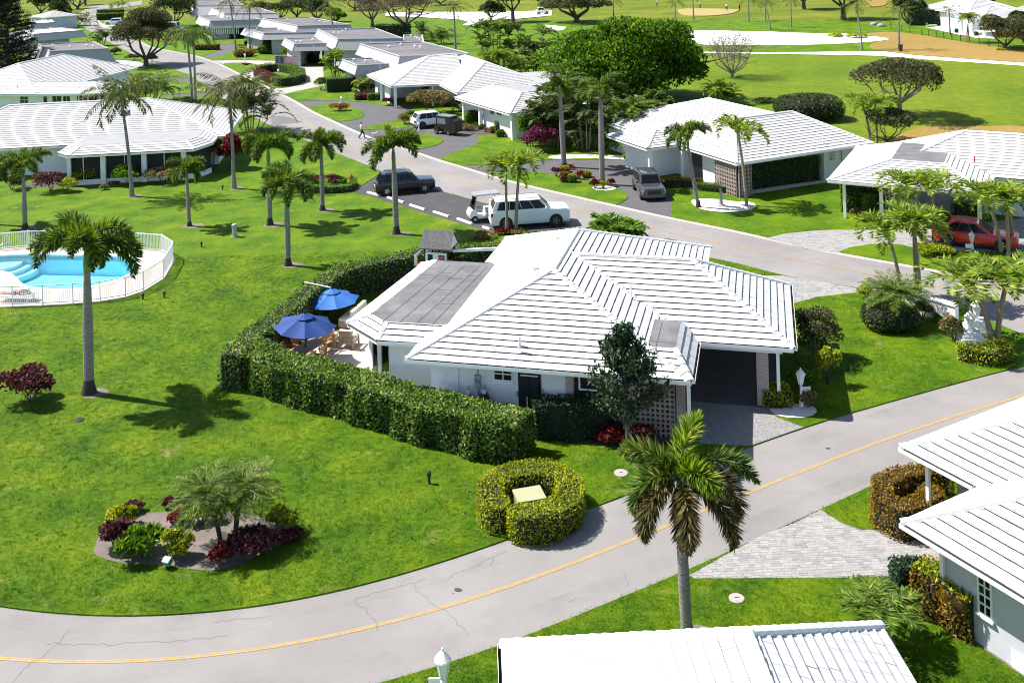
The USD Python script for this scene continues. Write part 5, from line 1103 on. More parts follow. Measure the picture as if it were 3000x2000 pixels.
FOXL = [((261, 1154), (250, 725), 0, .4, 'foxtail palm standing alone on the big lawn in front of the pool'), ((74, 672), N3(330, 700), 1, 2.1, 'foxtail palm behind the pool fence, left of the porch shrubs'), (D(1305, 385), N4(222, 575), 2, 4.0, 'small foxtail palm on the lawn before the right end of the screened porch'),
        (D(1860, 378), N4(1115, 330), 0, 1.2, 'foxtail palm on the lawn nearest the grey box, behind another palm'), (D(1985, 657), N4(1330, 720), 1, 3.3, 'foxtail palm with drooping fronds, close to the tall hedge'), ((945, 618), N4(1745, 280), 2, 5.2, 'tall foxtail palm beside the curved low hedge and hydrant'),
        (E(380, 675), E(395, 75), 0, 2.6, 'foxtail palm on the lawn beside the parking bay'), ((-10, 660), N3(0, 740), 2, .9, 'foxtail palm cut by the left picture edge above the pool')]
for i, (b, c, v, rz, lb) in enumerate(FOXL): palm_at('foxtail_palm', lb, b, c, fox[v], 5.4, rz)
coco = [palm_class('coconut_form_' + n, 'coco', 9.0, s, lean=l, r0=.16, det=40) for n, s, l in (('upright', 2, (-.15, 0)), ('leaning', 5, (-.7, .2)))]
COC = [(N4(730, 798), (668, 262), 0, .3, 'tall coconut palm between the porch house and the red shrub', 1.0), (N3(1515, 1085), A(870, 640), 1, .2, 'tall coconut palm in front of the screened porch house roof', 1.0)]
for b, c, v, rz, lb, sx in COC: palm_at('coconut_palm', lb, b, c, coco[v], 9.0, rz, sx=sx)
fcoc = [palm_class('golf_coconut_form_' + n, 'coco', 8.5, s, lean=l, r0=.17, nfr=13, det=18, mid=False) for n, s, l in (('upright', 21, (-.2, 0)), ('curved', 25, (-1.1, .3)))]
FCO = [((2032, 56), (2033, -20), 0, 1, 'slim coconut palm trunk at the left edge of the putting green'), (N2(1152, 255), N2(1135, -40), 0, 2, 'coconut palm right of the golfers, its crown above the picture'), (N2(1343, 240), N2(1335, 22), 0, 3, 'coconut palm behind the curved one above the bunker'), (N2(1400, 350), N2(1385, 30), 1, .3, 'curved coconut palm at the top edge of the bunker'),
       (N2(1640, 320), N2(1640, -15), 0, 4, 'coconut palm standing right of the curved one above the bunker'), (N1(120, 698), N1(75, 40), 1, 5.5, 'coconut palm at the cart path with its trunk before the bunker tip'), (N1(632, 690), N1(600, 130), 0, 2.2, 'coconut palm with a dark box at its foot beside the cart path'),
       (M2(1130, 692), M2(1030, 0), 1, .1, 'tall coconut palm left of the clipped bush before the row houses'), (M2(1325, 692), M2(1395, 60), 0, 3, 'tall coconut palm rising before the long white roof band'), (M5(400, 790), M5(310, 40), 1, .2, 'tall coconut palm before the open carport row house'), ((1798, 62), (1795, 2), 0, 1.4, 'coconut palm crown above the big green tree'), ((1978, 66), (1974, 6), 0, 2.8, 'coconut palm crown right of the top of the big green tree')]
for b, c, v, rz, lb in FCO: palm_at('coconut_palm', lb, b, c, fcoc[v], 8.5, rz, sx=.95)
palm_at('royal_palm', 'dark tall palm trunk standing behind the ribbed row house', M5(2045, 690), M5(2045, 60), fcoc[0], 8.5, 1.0, sx=1.2)
palm_at('date_palm', 'silvery feather palm beside the far pool pavilion', N1(1335, 492), N1(1335, 120), fcoc[0], 8.5, .6, sx=.9)
q = [palm_class('queen_form_' + n, 'queen', 10.0, s, lean=l, r0=.17) for n, s, l in (('straight', 4, (.1, 0)), ('bent', 6, (-.4, .1)))]
palm_at('queen_palm', 'left one of the two tall queen palms at the bend of the upper street', M2(530, 1385), M2(500, 520), q[1], 10.0, .4, sx=.95)
palm_at('queen_palm', 'right one of the two tall queen palms at the bend of the upper street', M2(578, 1395), M2(590, 480), q[0], 10.0, 2.4, sx=.95)
tallfox = palm_class('tall_foxtail_form', 'fox', 9.5, 31, nfr=11, r0=.19, lean=(-.1, .1))
palm_at('foxtail_palm', 'left one of the two very tall palms rising from the yellow and red shrubs', E(1535, 212), B(1500, 590), tallfox, 9.5, .7, sx=1.15)
palm_at('foxtail_palm', 'right one of the two very tall palms, its foot in a white stone ring', E(1797, 330), B(1785, 600), tallfox, 9.5, 2.9, sx=1.15)
palm_at('foxtail_palm', 'leaning palm at the left end of the white stone bed', Q(108, 490), C(45, 915), palm_class('leaning_foxtail_form', 'fox', 6.0, 41, nfr=10, r0=.15, lean=(-.75, .1)), 6.0, 0.05, sx=.85)
ad = [palm_class('christmas_palm_form_' + n, 'adonidia', 4.6, s, lean=l, r0=.10, nfr=nf, det=24) for n, s, l, nf in (('straight', 1, (.05, 0), 19), ('leaning', 2, (-.7, .1), 18), ('bent', 3, (-.35, .3), 18), ('small', 7, (.25, -.1), 18))]
ADO = [((2187, 604), C(445, 925), 2, 0, 1.1, 'palm at the right end of the white stone bed'), (E(1142, 672), E(1095, 235), 0, .3, 1.0, 'left stem of the palm pair before the white parked car'), (E(1205, 672), E(1305, 205), 2, 3.1, 1.05, 'right leaning stem of the palm pair before the white parked car'),
       ((2642, 880), N5(405, 1010), 1, .2, 1.0, 'crooked slender palm at the far kerb, leftmost of the palms before the pale driveway'), ((2684, 882), N5(770, 950), 0, 1.4, 1.0, 'left one of two close palm stems by the yellow shrub and the red car'), ((2697, 886), N5(840, 930), 3, 2.7, .95, 'right one of two close palm stems by the yellow shrub and the red car'),
       ((2700, 708), N5(750, 420), 1, .1, 1.15, 'wind-swept palm left of the open carport of the right house'), ((2737, 712), N5(1075, 440), 0, 4.4, 1.2, 'palm right of the wind-swept one before the open carport'), ((2933, 740), N5(1720, 560), 1, .25, 1.2, 'leaning palm before the nose of the red car'), ((2955, 750), N5(1995, 590), 0, 2.2, 1.1, 'straight palm right of the leaning one at the red car'), ((2969, 728), N5(2150, 590), 3, 3.7, 1.1, 'rearmost palm at the right picture edge by the red car'),
       ((2907, 1012), N6(1660, 470), 1, .15, 1.35, 'large leaning palm by the white stepped lamp base, left stem'), ((2922, 1014), N6(2030, 420), 2, 3.0, 1.25, 'curved palm stem right of the large leaning one near the street fork'),
       (C(1290, 955), C(1255, 700), 1, .5, 1.15, 'left palm of the pair behind the white house by the fairway'), (C(1340, 1015), C(1325, 720), 0, 2.5, 1.15, 'right palm of the pair behind the white house by the fairway'),
       (M3(2045, 900), M3(2055, 590), 0, 1.0, 1.25, 'slender palm rising over the pinkish shrubs before the carport house'), (N1(1560, 590), N1(1505, 250), 1, 2.0, 1.0, 'left palm of the thin pair at the far fence'), (N1(1590, 592), N1(1650, 260), 0, 4.0, 1.0, 'right palm of the thin pair at the far fence')]
for b, c, v, rz, sx, lb in ADO: palm_at('christmas_palm', lb, b, c, ad[v], 4.6, rz, sx=sx)
for i, (x0, y0, x1, y1, lb) in enumerate([(345, 1160, 300, 920, 'leftmost palm of the slim grove between the two white roofs'), (430, 1150, 380, 800, 'second palm of the slim grove, with a pale crown'), (520, 1150, 460, 770, 'tall middle palm of the slim grove between the white roofs'), (620, 1140, 640, 800, 'palm with a yellowish crown in the slim grove'), (745, 1130, 760, 950, 'low palm near the right end of the slim grove'), (845, 1125, 875, 850, 'rightmost palm of the slim grove, leaning right')]):
    palm_at('christmas_palm', lb, M6(x0, y0 + 60), M6(x1, y1), ad[i % 4], 4.6, i * 1.1, sx=1.0)
# the big palm in front: fronds set one by one
b = (2014, 1885); g = G(b); T = thing('foxtail_palm', 'nearest big foxtail palm rising over the white roof at the bottom edge', 'palm tree', (g[0], g[1], 0))
FR = [(40, 84, 2.0, 70, 'frond_bright'), (170, 58, 2.0, 85, 'frond_fox'), (10, 42, 2.61, 105, 'frond_fox'), (300, 58, 1.91, 120, 'frond_bright'), (205, 40, 2.17, 150, 'frond_fox'), (345, 32, 2.61, 150, 'frond_brown'), (325, 8, 2.52, 105, 'frond_brown'), (222, 18, 2.35, 125, 'frond_brown'), (275, 5, 2.17, 100, 'frond_brown'), (150, 15, 1.91, 120, 'frond_fox'), (262, -28, 1.91, 60, 'frond_brown')]
for mt_ in ('frond_bright', 'frond_fox', 'frond_brown'):
    if mt_ == 'frond_bright': palm_parts(T, 'fox', top_z(b, (2003, 1395)), 77, r0=.155, lean=(-.10, 0), det=46, fr=[q[:4] for q in FR if q[4] == mt_], mat=mt_)
    else:
        for az, el, l_, d_ in [q[:4] for q in FR if q[4] == mt_]:
            lv, rb = frond((-.10, 0, top_z(b, (2003, 1395)) - .08), az, el, l_, d_, 'fox', np.random.default_rng(int(az)), 46); f = put('frond', lv, mt_, T); put('midrib', rb, 'rachis', f)
# date palms with many thin fronds
dp = [palm_class('dwarf_date_palm_form_' + n, 'date', 2.3, s, lean=l, r0=.085, det=30, nfr=nf) for n, s, l, nf in (('left', 1, (-.45, .0), 44), ('right', 2, (.25, .1), 56))]
palm_at('dwarf_date_palm', 'left date palm with leaning stem in the sandy bed', (647, 1599), J(1345, 330), dp[0], 2.3, 0, sx=.95)
palm_at('dwarf_date_palm', 'right date palm, fuller crown, in the sandy bed', (690, 1580), J(1620, 300), dp[1], 2.3, 0, sx=1.0)
palm_at('dwarf_date_palm', 'feathery date palm over the clipped shrubs near the street fork', N6(700, 1000), N6(720, 620), dp[1], 2.3, 1.0, sx=1.25)
palm_at('christmas_palm', 'low wind-bent palm on the grass before the lower right house', L(1365, 1330), L(1350, 1070), palm_class('windblown_palm_form', 'adonidia', 4.6, 12, lean=(-.3, .1), r0=.1, nfr=20, det=34, mat='frond_fox'), 4.6, .1, sx=.68)
# clumping palms
def clump(name, label, base, wpx, hpx, seed, n=26, mat='frond_fox', L_=None, style='areca', el=(30, 85), dr=(60, 120), stems=7, det=18, d=.8, cat='palm clump'):
    r = np.random.default_rng(seed); g = G(base); s = ppm(base); w, h = wpx / s, hpx / s; T = thing(name, label, cat, (g[0], g[1] + w * d * .3, 0))
    L_ = L_ or max(min(w * .5, h * .85), .8); m = MB(); tops = []
    for k in range(stems):
        a = 2 * np.pi * k / stems + r.random(); q = r.uniform(.25, 1) if stems > 3 else r.uniform(0, .4); x, y = math.cos(a) * w * .30 * q, math.sin(a) * w * .30 * q * d; hz = max(.1, (h - L_ * .5) * r.uniform(.12, 1.0))
        st = MB().tube([(x * .5, y * .5, -.05), (x * .8, y * .8, hz * .6), (x, y, hz)], [.07, .055, .045], 6); put('stem', st, 'trunk_tan', T); tops.append((x, y, hz))
    for k in range(int(n * 2.0)):
        lv, rb = frond(tops[k % stems], r.uniform(0, 360), r.uniform(*el), L_ * r.uniform(.75, 1.15), r.uniform(*dr), style, r, det); f = put('frond', lv, mat, T); put('midrib', rb, 'rachis', f)
    return T
clump('areca_palm', 'big dark palm clump at the corner of the porch house', (720, 395), 190, 170, 1, 60, 'frond_dark', stems=10)
clump('areca_palm', 'palm clump behind the porch house roof, at the foot of the coconut palm', (420, 305), 190, 95, 2, 40, 'frond_fox', stems=9)
clump('areca_palm', 'low yellow-green palm clump right of the screened porch', N4(420, 560), 130, 95, 3, 22, 'frond_bright', stems=5)
clump('areca_palm', 'tall dense palm grove left of the big green tree, its left half', (1450, 225), 190, 165, 4, 80, 'frond_fox', stems=14, L_=2.6, d=.7)
clump('areca_palm', 'tall dense palm grove left of the big green tree, its dark right half', (1560, 230), 210, 170, 5, 90, 'frond_dark', stems=14, L_=2.6, d=.7)
clump('fan_palm', 'palm clump behind the ridge of the white leaning-palm house', C(300, 735), 130, 75, 6, 30, 'frond_bright', stems=6)
clump('areca_palm', 'palm clump beside the ribbed row house, left of the dark block hedge', M3(600, 640), 70, 95, 7, 34, 'frond_bright', stems=7)
clump('areca_palm', 'palm with orange midribs over the red shrub before the carport house', M3(1010, 860), 75, 60, 8, 26, 'frond_bright', stems=6)
clump('areca_palm', 'leafy palm clump between the bare trees and the far lawn', M5(1560, 580), 75, 55, 9, 24, 'frond_dark', stems=5)
clump('areca_palm', 'leafy palm clump left of the dark tall trunk', M5(1830, 620), 80, 55, 10, 24, 'frond_fox', stems=5)
clump('areca_palm', 'palms beside the white-topped flat roof at the upper left', M1(1350, 640), 80, 55, 11, 26, 'frond_fox', stems=6)
clump('areca_palm', 'palm mass at the left of the upper street bend', M1(1000, 370), 110, 45, 12, 34, 'frond_fox', stems=8)
clump('areca_palm', 'reddish palm left of the street curve at the top', M1(820, 230), 45, 45, 13, 24, 'frond_tan', stems=5)
clump('areca_palm', 'bright small palms on the grass corner at the top of the street', M1(1600, 150), 90, 32, 14, 24, 'frond_bright', stems=6)
clump('fan_palm', 'silvery fan palms right of the dark palm grove', (1930, 330), 90, 75, 15, 30, 'frond_fox', stems=6)
clump('areca_palm', 'green plants at the foot of the white house brick corner', E(2060, 175), 70, 75, 16, 22, 'frond_fox', stems=5)
clump('giant_philodendron', 'broad leafy plant mass behind the roof ridge of the middle house', (1810, 745), 210, 95, 17, 90, 'leaf_green', style='areca', stems=14, el=(20, 80), L_=1.3, cat='plant')

for i, (x, y, w, h, mt, lb) in enumerate([(1615, 436, 200, 190, 'frond_dark', 'dark palm grove behind the left tall palm'), (1720, 448, 230, 190, 'frond_dark', 'dark palm grove between the two tall palms'), (1850, 448, 180, 160, 'frond_fox', 'lighter right end of the dark palm grove'), (1665, 418, 260, 220, 'frond_fox', 'rear tall part of the dark palm grove under the big green tree')]):
    clump('palm_grove', lb, (x, y), w, h, 60 + i, 70, mt, stems=11, L_=2.7, d=.7, det=20)
# ---------------------------------------------------------------- trees
def tree_px(name, label, base, wpx, toppx, mat, size, n, **k):
    s = ppm(base); return tree(name, label, base, top_z(base, (base[0], toppx)), wpx / s * 1.12, mat, size * 1.1, int(n * 1.5), **k)
tree_px('ficus_tree', 'huge bright green spreading tree in the upper middle', (1835, 292), 500, 32, 'leaf_ficus', .42, 38000, trunk=.6, bare=-.12, seed=3, lobes=60, d=17, lr=.30, forks=9, low=-.9, fill=.5)
tree_px('dome_tree', 'umbrella-shaped brownish tree with forked bare limbs on the fairway edge', (2637, 348), 258, 152, 'leaf_olive', .24, 7000, trunk=.26, bare=.30, seed=5, lobes=18, lr=.40, forks=9, flat=.55, bark='bark_pale')
tree_px('tree', 'small round dark tree under the umbrella-shaped tree', (2600, 436), 150, 318, 'leaf_dark', .20, 4200, trunk=.12, bare=.25, seed=6, lobes=14, lr=.4)
tree_px('tree', 'sparse pale leafless tree beside the white bunker', (2146, 228), 176, 80, 'leaf_bare', .15, 1700, trunk=.2, bare=.10, seed=7, lobes=18, forks=11, bark='bark_pale', fill=.6, twigs=5)
tree_px('tree', 'dark feathery tree with leaning trunk at the bend of the upper street', (428, 193), 180, 20, 'leaf_olive', .3, 14000, trunk=.42, bare=.14, seed=8, lobes=20, lr=.36, forks=7, fill=.55)
tree_px('tree', 'dense dark mango tree before the farthest row house', (512, 80), 118, -22, 'leaf_dark', .42, 4500, trunk=.35, bare=.12, seed=9, lobes=14)
tree_px('tree', 'brownish thin-leaved tree behind the row houses, left one of two', (1091, 84), 105, -25, 'leaf_bare', .26, 3200, trunk=.4, bare=.3, seed=10, lobes=16, fill=.7, twigs=3)
tree_px('tree', 'brownish thin-leaved tree behind the row houses, right larger one with long low limb', (1189, 107), 190, -30, 'leaf_bare', .28, 5200, trunk=.5, bare=.32, seed=11, lobes=18, fill=.7, twigs=3)
tree_px('tree', 'small dark tree at the far paved turning area', (1439, 62), 66, 2, 'leaf_dark', .5, 1500, trunk=.3, bare=.2, seed=12)
tree_px('tree', 'dark round-crowned tree on the far grass right of the turning area', (1503, 66), 92, -45, 'leaf_dark', .5, 2600, trunk=.45, bare=.38, seed=13)
tree_px('tree', 'wide flat-topped dark tree above the big green tree', (1690, 66), 190, -25, 'leaf_olive', .5, 6000, trunk=.7, bare=.2, seed=14, lobes=22, lr=.34, fill=.3)
tree_px('tree', 'dark tree with its shadow on the golf slope, left one at the top right', (2355, 27), 110, -60, 'leaf_dark', .6, 2200, trunk=.5, bare=.35, seed=15)
tree_px('tree', 'dark wide tree with its shadow on the golf slope, right one at the top right', (2471, 57), 175, -55, 'leaf_olive', .55, 3800, trunk=.55, bare=.4, seed=16, lobes=16)
tree_px('tree', 'dark leafy tree left of the pale hip-roofed house at the top right', (2660, 72), 85, -20, 'leaf_dark', .5, 3200, trunk=.4, bare=.05, seed=17)
tree_px('tree', 'low dark tree with flowers at the far fence by the right edge', (2945, 143), 120, 34, 'leaf_olive', .34, 5200, trunk=.3, bare=.08, seed=18, lobes=16, d=9)
tree_px('tree', 'second dark tree right of the pool pavilion', (3000, 128), 90, 25, 'leaf_dark', .38, 3000, trunk=.3, bare=.1, seed=19)
tree_px('tree', 'tall bare-stemmed tree behind the pool pavilion', (2880, 50), 70, -25, 'leaf_olive', .5, 1400, trunk=.3, bare=.3, seed=20, twigs=2)
tree_px('tree', 'dark tree at the far end of the upper street', (228, 26), 70, -30, 'leaf_dark', .6, 1800, trunk=.5, bare=.1, seed=21)
tree_px('tree', 'thin tree with trunk on the far lawn at the top left', (250, 14), 60, -40, 'leaf_dark', .6, 1200, trunk=.4, bare=.4, seed=22)
for i, (x, y, w, t) in enumerate([(820, 58, 75, 2), (870, 52, 80, -8), (930, 60, 75, -5), (985, 66, 60, 22), (1040, 30, 90, -25), (760, 36, 60, 5)]):
    tree_px('tree', ['bushy tree behind the long white roof band', 'dark tree with bare palm fronds behind the row houses', 'dense tree behind the open carport row house', 'rounded green shrub tree at the end of the row house roof', 'dark tree at the top edge left of the brownish trees', 'tree over the lattice screen row house'][i], (x, y), w, t, ['leaf_olive', 'leaf_dark', 'leaf_dark', 'leaf_green', 'leaf_dark', 'leaf_olive'][i], .42, 2200, trunk=.35, bare=.1, seed=30 + i, lobes=12)
def conifer(label, base, wpx, top, seed, n=9000):
    r = np.random.default_rng(seed); g = G(base); s = ppm(base); h = top_z(base, (base[0], top)); w = wpx / s; T = thing('conifer_tree', label, 'tree', (g[0], g[1], 0))
    put('trunk', MB().tube([(0, 0, -.1), (0, 0, h * .5), (0, 0, h * .97)], [.4, .25, .04], 9), 'bark', T, smooth=60)
    P, Nn = [], []; m = MB(); tiers = 22
    for k in range(tiers):
        z = h * (.06 + .92 * (k / tiers)); rad = w / 2 * (1 - (k / tiers)) ** .8 * r.uniform(.85, 1.1)
        for b in range(9):
            a = r.uniform(0, 2 * np.pi); e = np.array([math.cos(a), math.sin(a), .16]) * rad; m.tube([(0, 0, z), (e[0], e[1], z + e[2])], [.06, .02], 4)
            c = int(n / tiers / 9); q = r.random(c) ** .6; P.append(np.array([0, 0, z]) + e * q[:, None] + r.normal(0, .16, (c, 3)) * [1.6, 1.6, 1]); Nn.append(np.tile(unit(e) + [0, 0, .4], (c, 1)))
    put('branch', m, 'bark', T, kind='stuff'); put('needles', leafcloud(np.vstack(P), unit(np.vstack(Nn)), .42, r, .7, .32), 'leaf_conifer', T)
for i_, (x_, y_, w_, t_, lb_) in enumerate([(175, 62, 60, -5, 'dark tree left of the street at the top, behind the pyramid roof'), (120, 38, 70, -20, 'tree mass right of the conifer top'), (690, 24, 90, -30, 'dark tree over the farthest row house'), (900, 30, 120, -30, 'broad dark tree at the top edge behind the row houses'), (1290, 14, 80, -40, 'dark tree at the top edge beside the turning area'), (1610, 20, 90, -40, 'dark tree at the top edge left of the golf green')]): tree_px('tree', lb_, (x_, y_), w_, t_, 'leaf_dark', .5, 2600, trunk=.35, bare=.05, seed=60 + i_, lobes=14)
conifer('tall dark conifer at the upper left edge', (25, 222), 215, -70, 4, 26000)
# the clipped-looking young tree before the middle house
def cone_tree(label, base, wpx, top, mat, seed, n, size):
    r = np.random.default_rng(seed); g = G(base); s = ppm(base); h = top_z(base, (base[0], top)); w = wpx / s; T = thing('magnolia_tree', label, 'tree', (g[0], g[1], 0))
    put('trunk', MB().tube([(0, 0, -.1), (.03, 0, h * .5), (0, 0, h * .95)], [.09, .06, .01], 8), 'bark', T, smooth=60)
    P, Nn = [], []
    for k in range(70):
        q0 = r.random() ** 1.1; z = h * (.30 + .66 * q0); rad = w / 2 * (1.06 - q0) ** .7 * r.uniform(.55, 1.08); a = r.uniform(0, 2 * np.pi); e = np.array([math.cos(a) * rad, math.sin(a) * rad, rad * .75])
        b = MB().tube([(0, 0, z - rad * .2), e * .5 + [0, 0, z - rad * .2], e + [0, 0, z]], [.02, .014, .006], 4); put('branch', b, 'bark', T)
        c = n // 70; q = r.random(c) ** .5; P.append(np.array([0, 0, z - rad * .1]) + e * q[:, None] + r.normal(0, .11, (c, 3))); Nn.append(np.tile(unit(e) + [0, 0, .6], (c, 1)))
    put('crown', leafcloud(np.vstack(P), unit(np.vstack(Nn)), size, r, .8, .5), mat, T)
leafmat('leaf_magnolia', [(.0, (.006, .014, .008)), (.45, (.018, .045, .022)), (.8, (.05, .10, .06)), (.95, (.16, .20, .14)), (1, (.22, .14, .06))], .12)
cone_tree('dark pointed young tree before the carport corner of the middle house', HH(800, 1300), 260, HH(750, 345)[1], 'leaf_magnolia', 5, 8000, .17)
# ---------------------------------------------------------------- hedges
def wp(fn, z, *xy): return [G(fn(x, y), z) for x, y in xy]
fb = np.array(wp(GG, 0, (110, 790), (480, 905), (860, 1000), (1400, 1180), (1900, 1310), (2010, 1335)))
d_ = unit(np.gradient(fb[:, :2], axis=0)); inn = np.stack([-d_[:, 1], d_[:, 0]], 1); cpath = fb[:, :2] + inn * .85
cpath[0] += np.array([.75, .1]); 
hedge('hedge', 'tall thick hedge in front of the patio and the middle house', cpath, 1.6, 1.62, 'leaf_hedge', dens=330, size=.15, seed=1, wob=.08)
ob = np.array(wp(Pv, 1.75, (512, 800), (560, 757), (640, 697), (700, 650), (762, 612)))[:, :2]; d_ = unit(np.gradient(ob, axis=0)); ob = ob + np.stack([d_[:, 1], -d_[:, 0]], 1) * .6
ob2 = np.array(wp(Pv, 1.75, (762, 612), (850, 590), (960, 570), (1040, 562), (1130, 552), (1240, 544)))[:, :2]; d_ = unit(np.gradient(ob2, axis=0)); ob2 = ob2 + np.stack([d_[:, 1], -d_[:, 0]], 1) * .6
hedge('hedge', 'tall hedge along the left side of the patio, dark on its inner face', ob, 1.15, 1.75, 'leaf_hedge', dens=150, size=.115, seed=2)
hedge('hedge', 'tall hedge behind the play house and the flat roof of the middle house', np.vstack([ob[-1] + [.5, .2], ob2[1:]]), 1.15, 1.75, 'leaf_hedge', dens=120, size=.12, seed=3)
rc = G(K(1240, 258), 1.1); an = np.radians(np.linspace(256, 256 + 316, 30))
hedge('ring_hedge', 'round clipped ring hedge around the pale utility box', [rc[:2] + 1.42 * np.array([math.cos(a), math.sin(a)]) for a in an],   .98, .98, 'leaf_yellow', dens=420, size=.085, seed=4, round_=.25, wob=.03)
hedge('hedge', 'orange-green horseshoe hedge beside the lower right house', wp(L, 1.05, (1690, 165), (1420, 195), (1310, 250), (1310, 345), (1440, 410), (1560, 375), (1640, 320)), .75, 1.15, 'leaf_orange', dens=360, size=.085, seed=5, round_=.25)
hedge('hedge', 'low clipped yellow hedge near the fork of the streets', wp(II, 0, (1960, 600), (2100, 620), (2215, 590)), .95, .72, 'leaf_yellow', dens=300, size=.10, seed=6, round_=.2)
hedge('hedge', 'rounded orange-green hedge along the wall of the lower right house', wp(L, 0, (1640, 1100), (1740, 1150), (1860, 1240)), .95, 1.35, 'leaf_orange', dens=300, size=.11, seed=31, top_mat='leaf_yellow', wob=.12)
hedge('ivy_wall', 'tall flat ivy-clad wall along the white house', wp(Q, 0, (388, 378), (600, 352), (930, 305)), .35, 2.05, 'leaf_green', dens=140, size=.10, seed=7)
hedge('hedge', 'low clipped hedge before the white stone bed, right piece', wp(Q, 0, (135, 372), (355, 396)), .75, .62, 'leaf_green', dens=140, size=.10, seed=8)
hedge('hedge', 'low clipped hedge beside the grey parked car', wp(Q, 0, (-190, 345), (100, 352)), .8, .68, 'leaf_orange', dens=140, size=.10, seed=9)
hedge('hedge', 'curved low clipped hedge around the red shrubs by the hydrant', wp(N4, 0, (1490, 750), (1545, 815), (1650, 845), (1850, 852), (2020, 838), (2090, 800), (2100, 755)), .55, .62, 'leaf_green', dens=120, size=.09, seed=10)
hedge('hedge', 'curved green hedge around the flag pole, rounded at its right end', wp(M2, 0, (1460, 1010), (1600, 985), (1750, 985), (1900, 1010), (2010, 1060), (2020, 1130), (1900, 1170), (1760, 1190), (1690, 1170)), 1.5, 1.25, 'leaf_green', dens=40, size=.16, seed=11, round_=.3)
hedge('hedge', 'red-leaved hedge at the left of the flag pole', wp(M2, 0, (1450, 1060), (1560, 1110), (1670, 1150)), 1.4, 1.15, 'leaf_red', dens=45, size=.16, seed=12)
hedge('hedge', 'dark block hedge before the white carport house', wp(M3, 0, (560, 800), (880, 780)), 1.2, 1.9, 'leaf_dark', dens=50, size=.15, seed=13, top_mat='leaf_green')
hedge('hedge', 'low brownish hedge behind the queen palms', wp(M2, 0, (640, 692), (845, 688)), 1.6, 1.1, 'leaf_orange', dens=30, size=.2, seed=14)
hedge('hedge', 'far clipped hedge on the grass corner, upper of two', wp(M1, 0, (1430, 205), (1610, 205)), 3, 1.6, 'leaf_green', dens=12, size=.3, seed=15)
hedge('hedge', 'far clipped hedge on the grass corner, lower of two', wp(M1, 0, (1420, 275), (1610, 268)), 3, 1.8, 'leaf_green', dens=12, size=.3, seed=16)
hedge('hedge', 'yellow-green hedge at the foot of the upper left white house', wp(M1, 0, (-200, 1560), (440, 1560)), 1.2, .95, 'leaf_yellow', dens=45, size=.16, seed=17)
hedge('hedge', 'tall dark hedge behind the far pool', wp(N1, 0, (870, 352), (1480, 352), (1900, 352)), 2.5, 3.2, 'leaf_dark', dens=14, size=.34, seed=18, top_mat='leaf_green')
hedge('hedge', 'clipped dark hedge behind the porch of the right house', wp(N5, 0, (-60, 760), (300, 800)), 1.0, 2.0, 'leaf_green', dens=90, size=.13, seed=19)
hedge('hedge', 'shaded hedge by the white post behind the red car', wp(N5, 0, (1400, 880), (1620, 880)), .8, 1.2, 'leaf_green', dens=90, size=.12, seed=20)
hedge('hedge', 'long dark hedge behind the bare trees', wp(M5, 0, (1040, 500), (1310, 500)), 3, 2.4, 'leaf_dark', dens=14, size=.3, seed=22)
hedge('hedge', 'grey-green clipped hedge raised on bare stems before the middle house', wp(HH, 0, (230, 1130), (420, 1130), (600, 1120)), .85, 1.55, 'leaf_magnolia', dens=300, size=.10, seed=21, wob=.10)
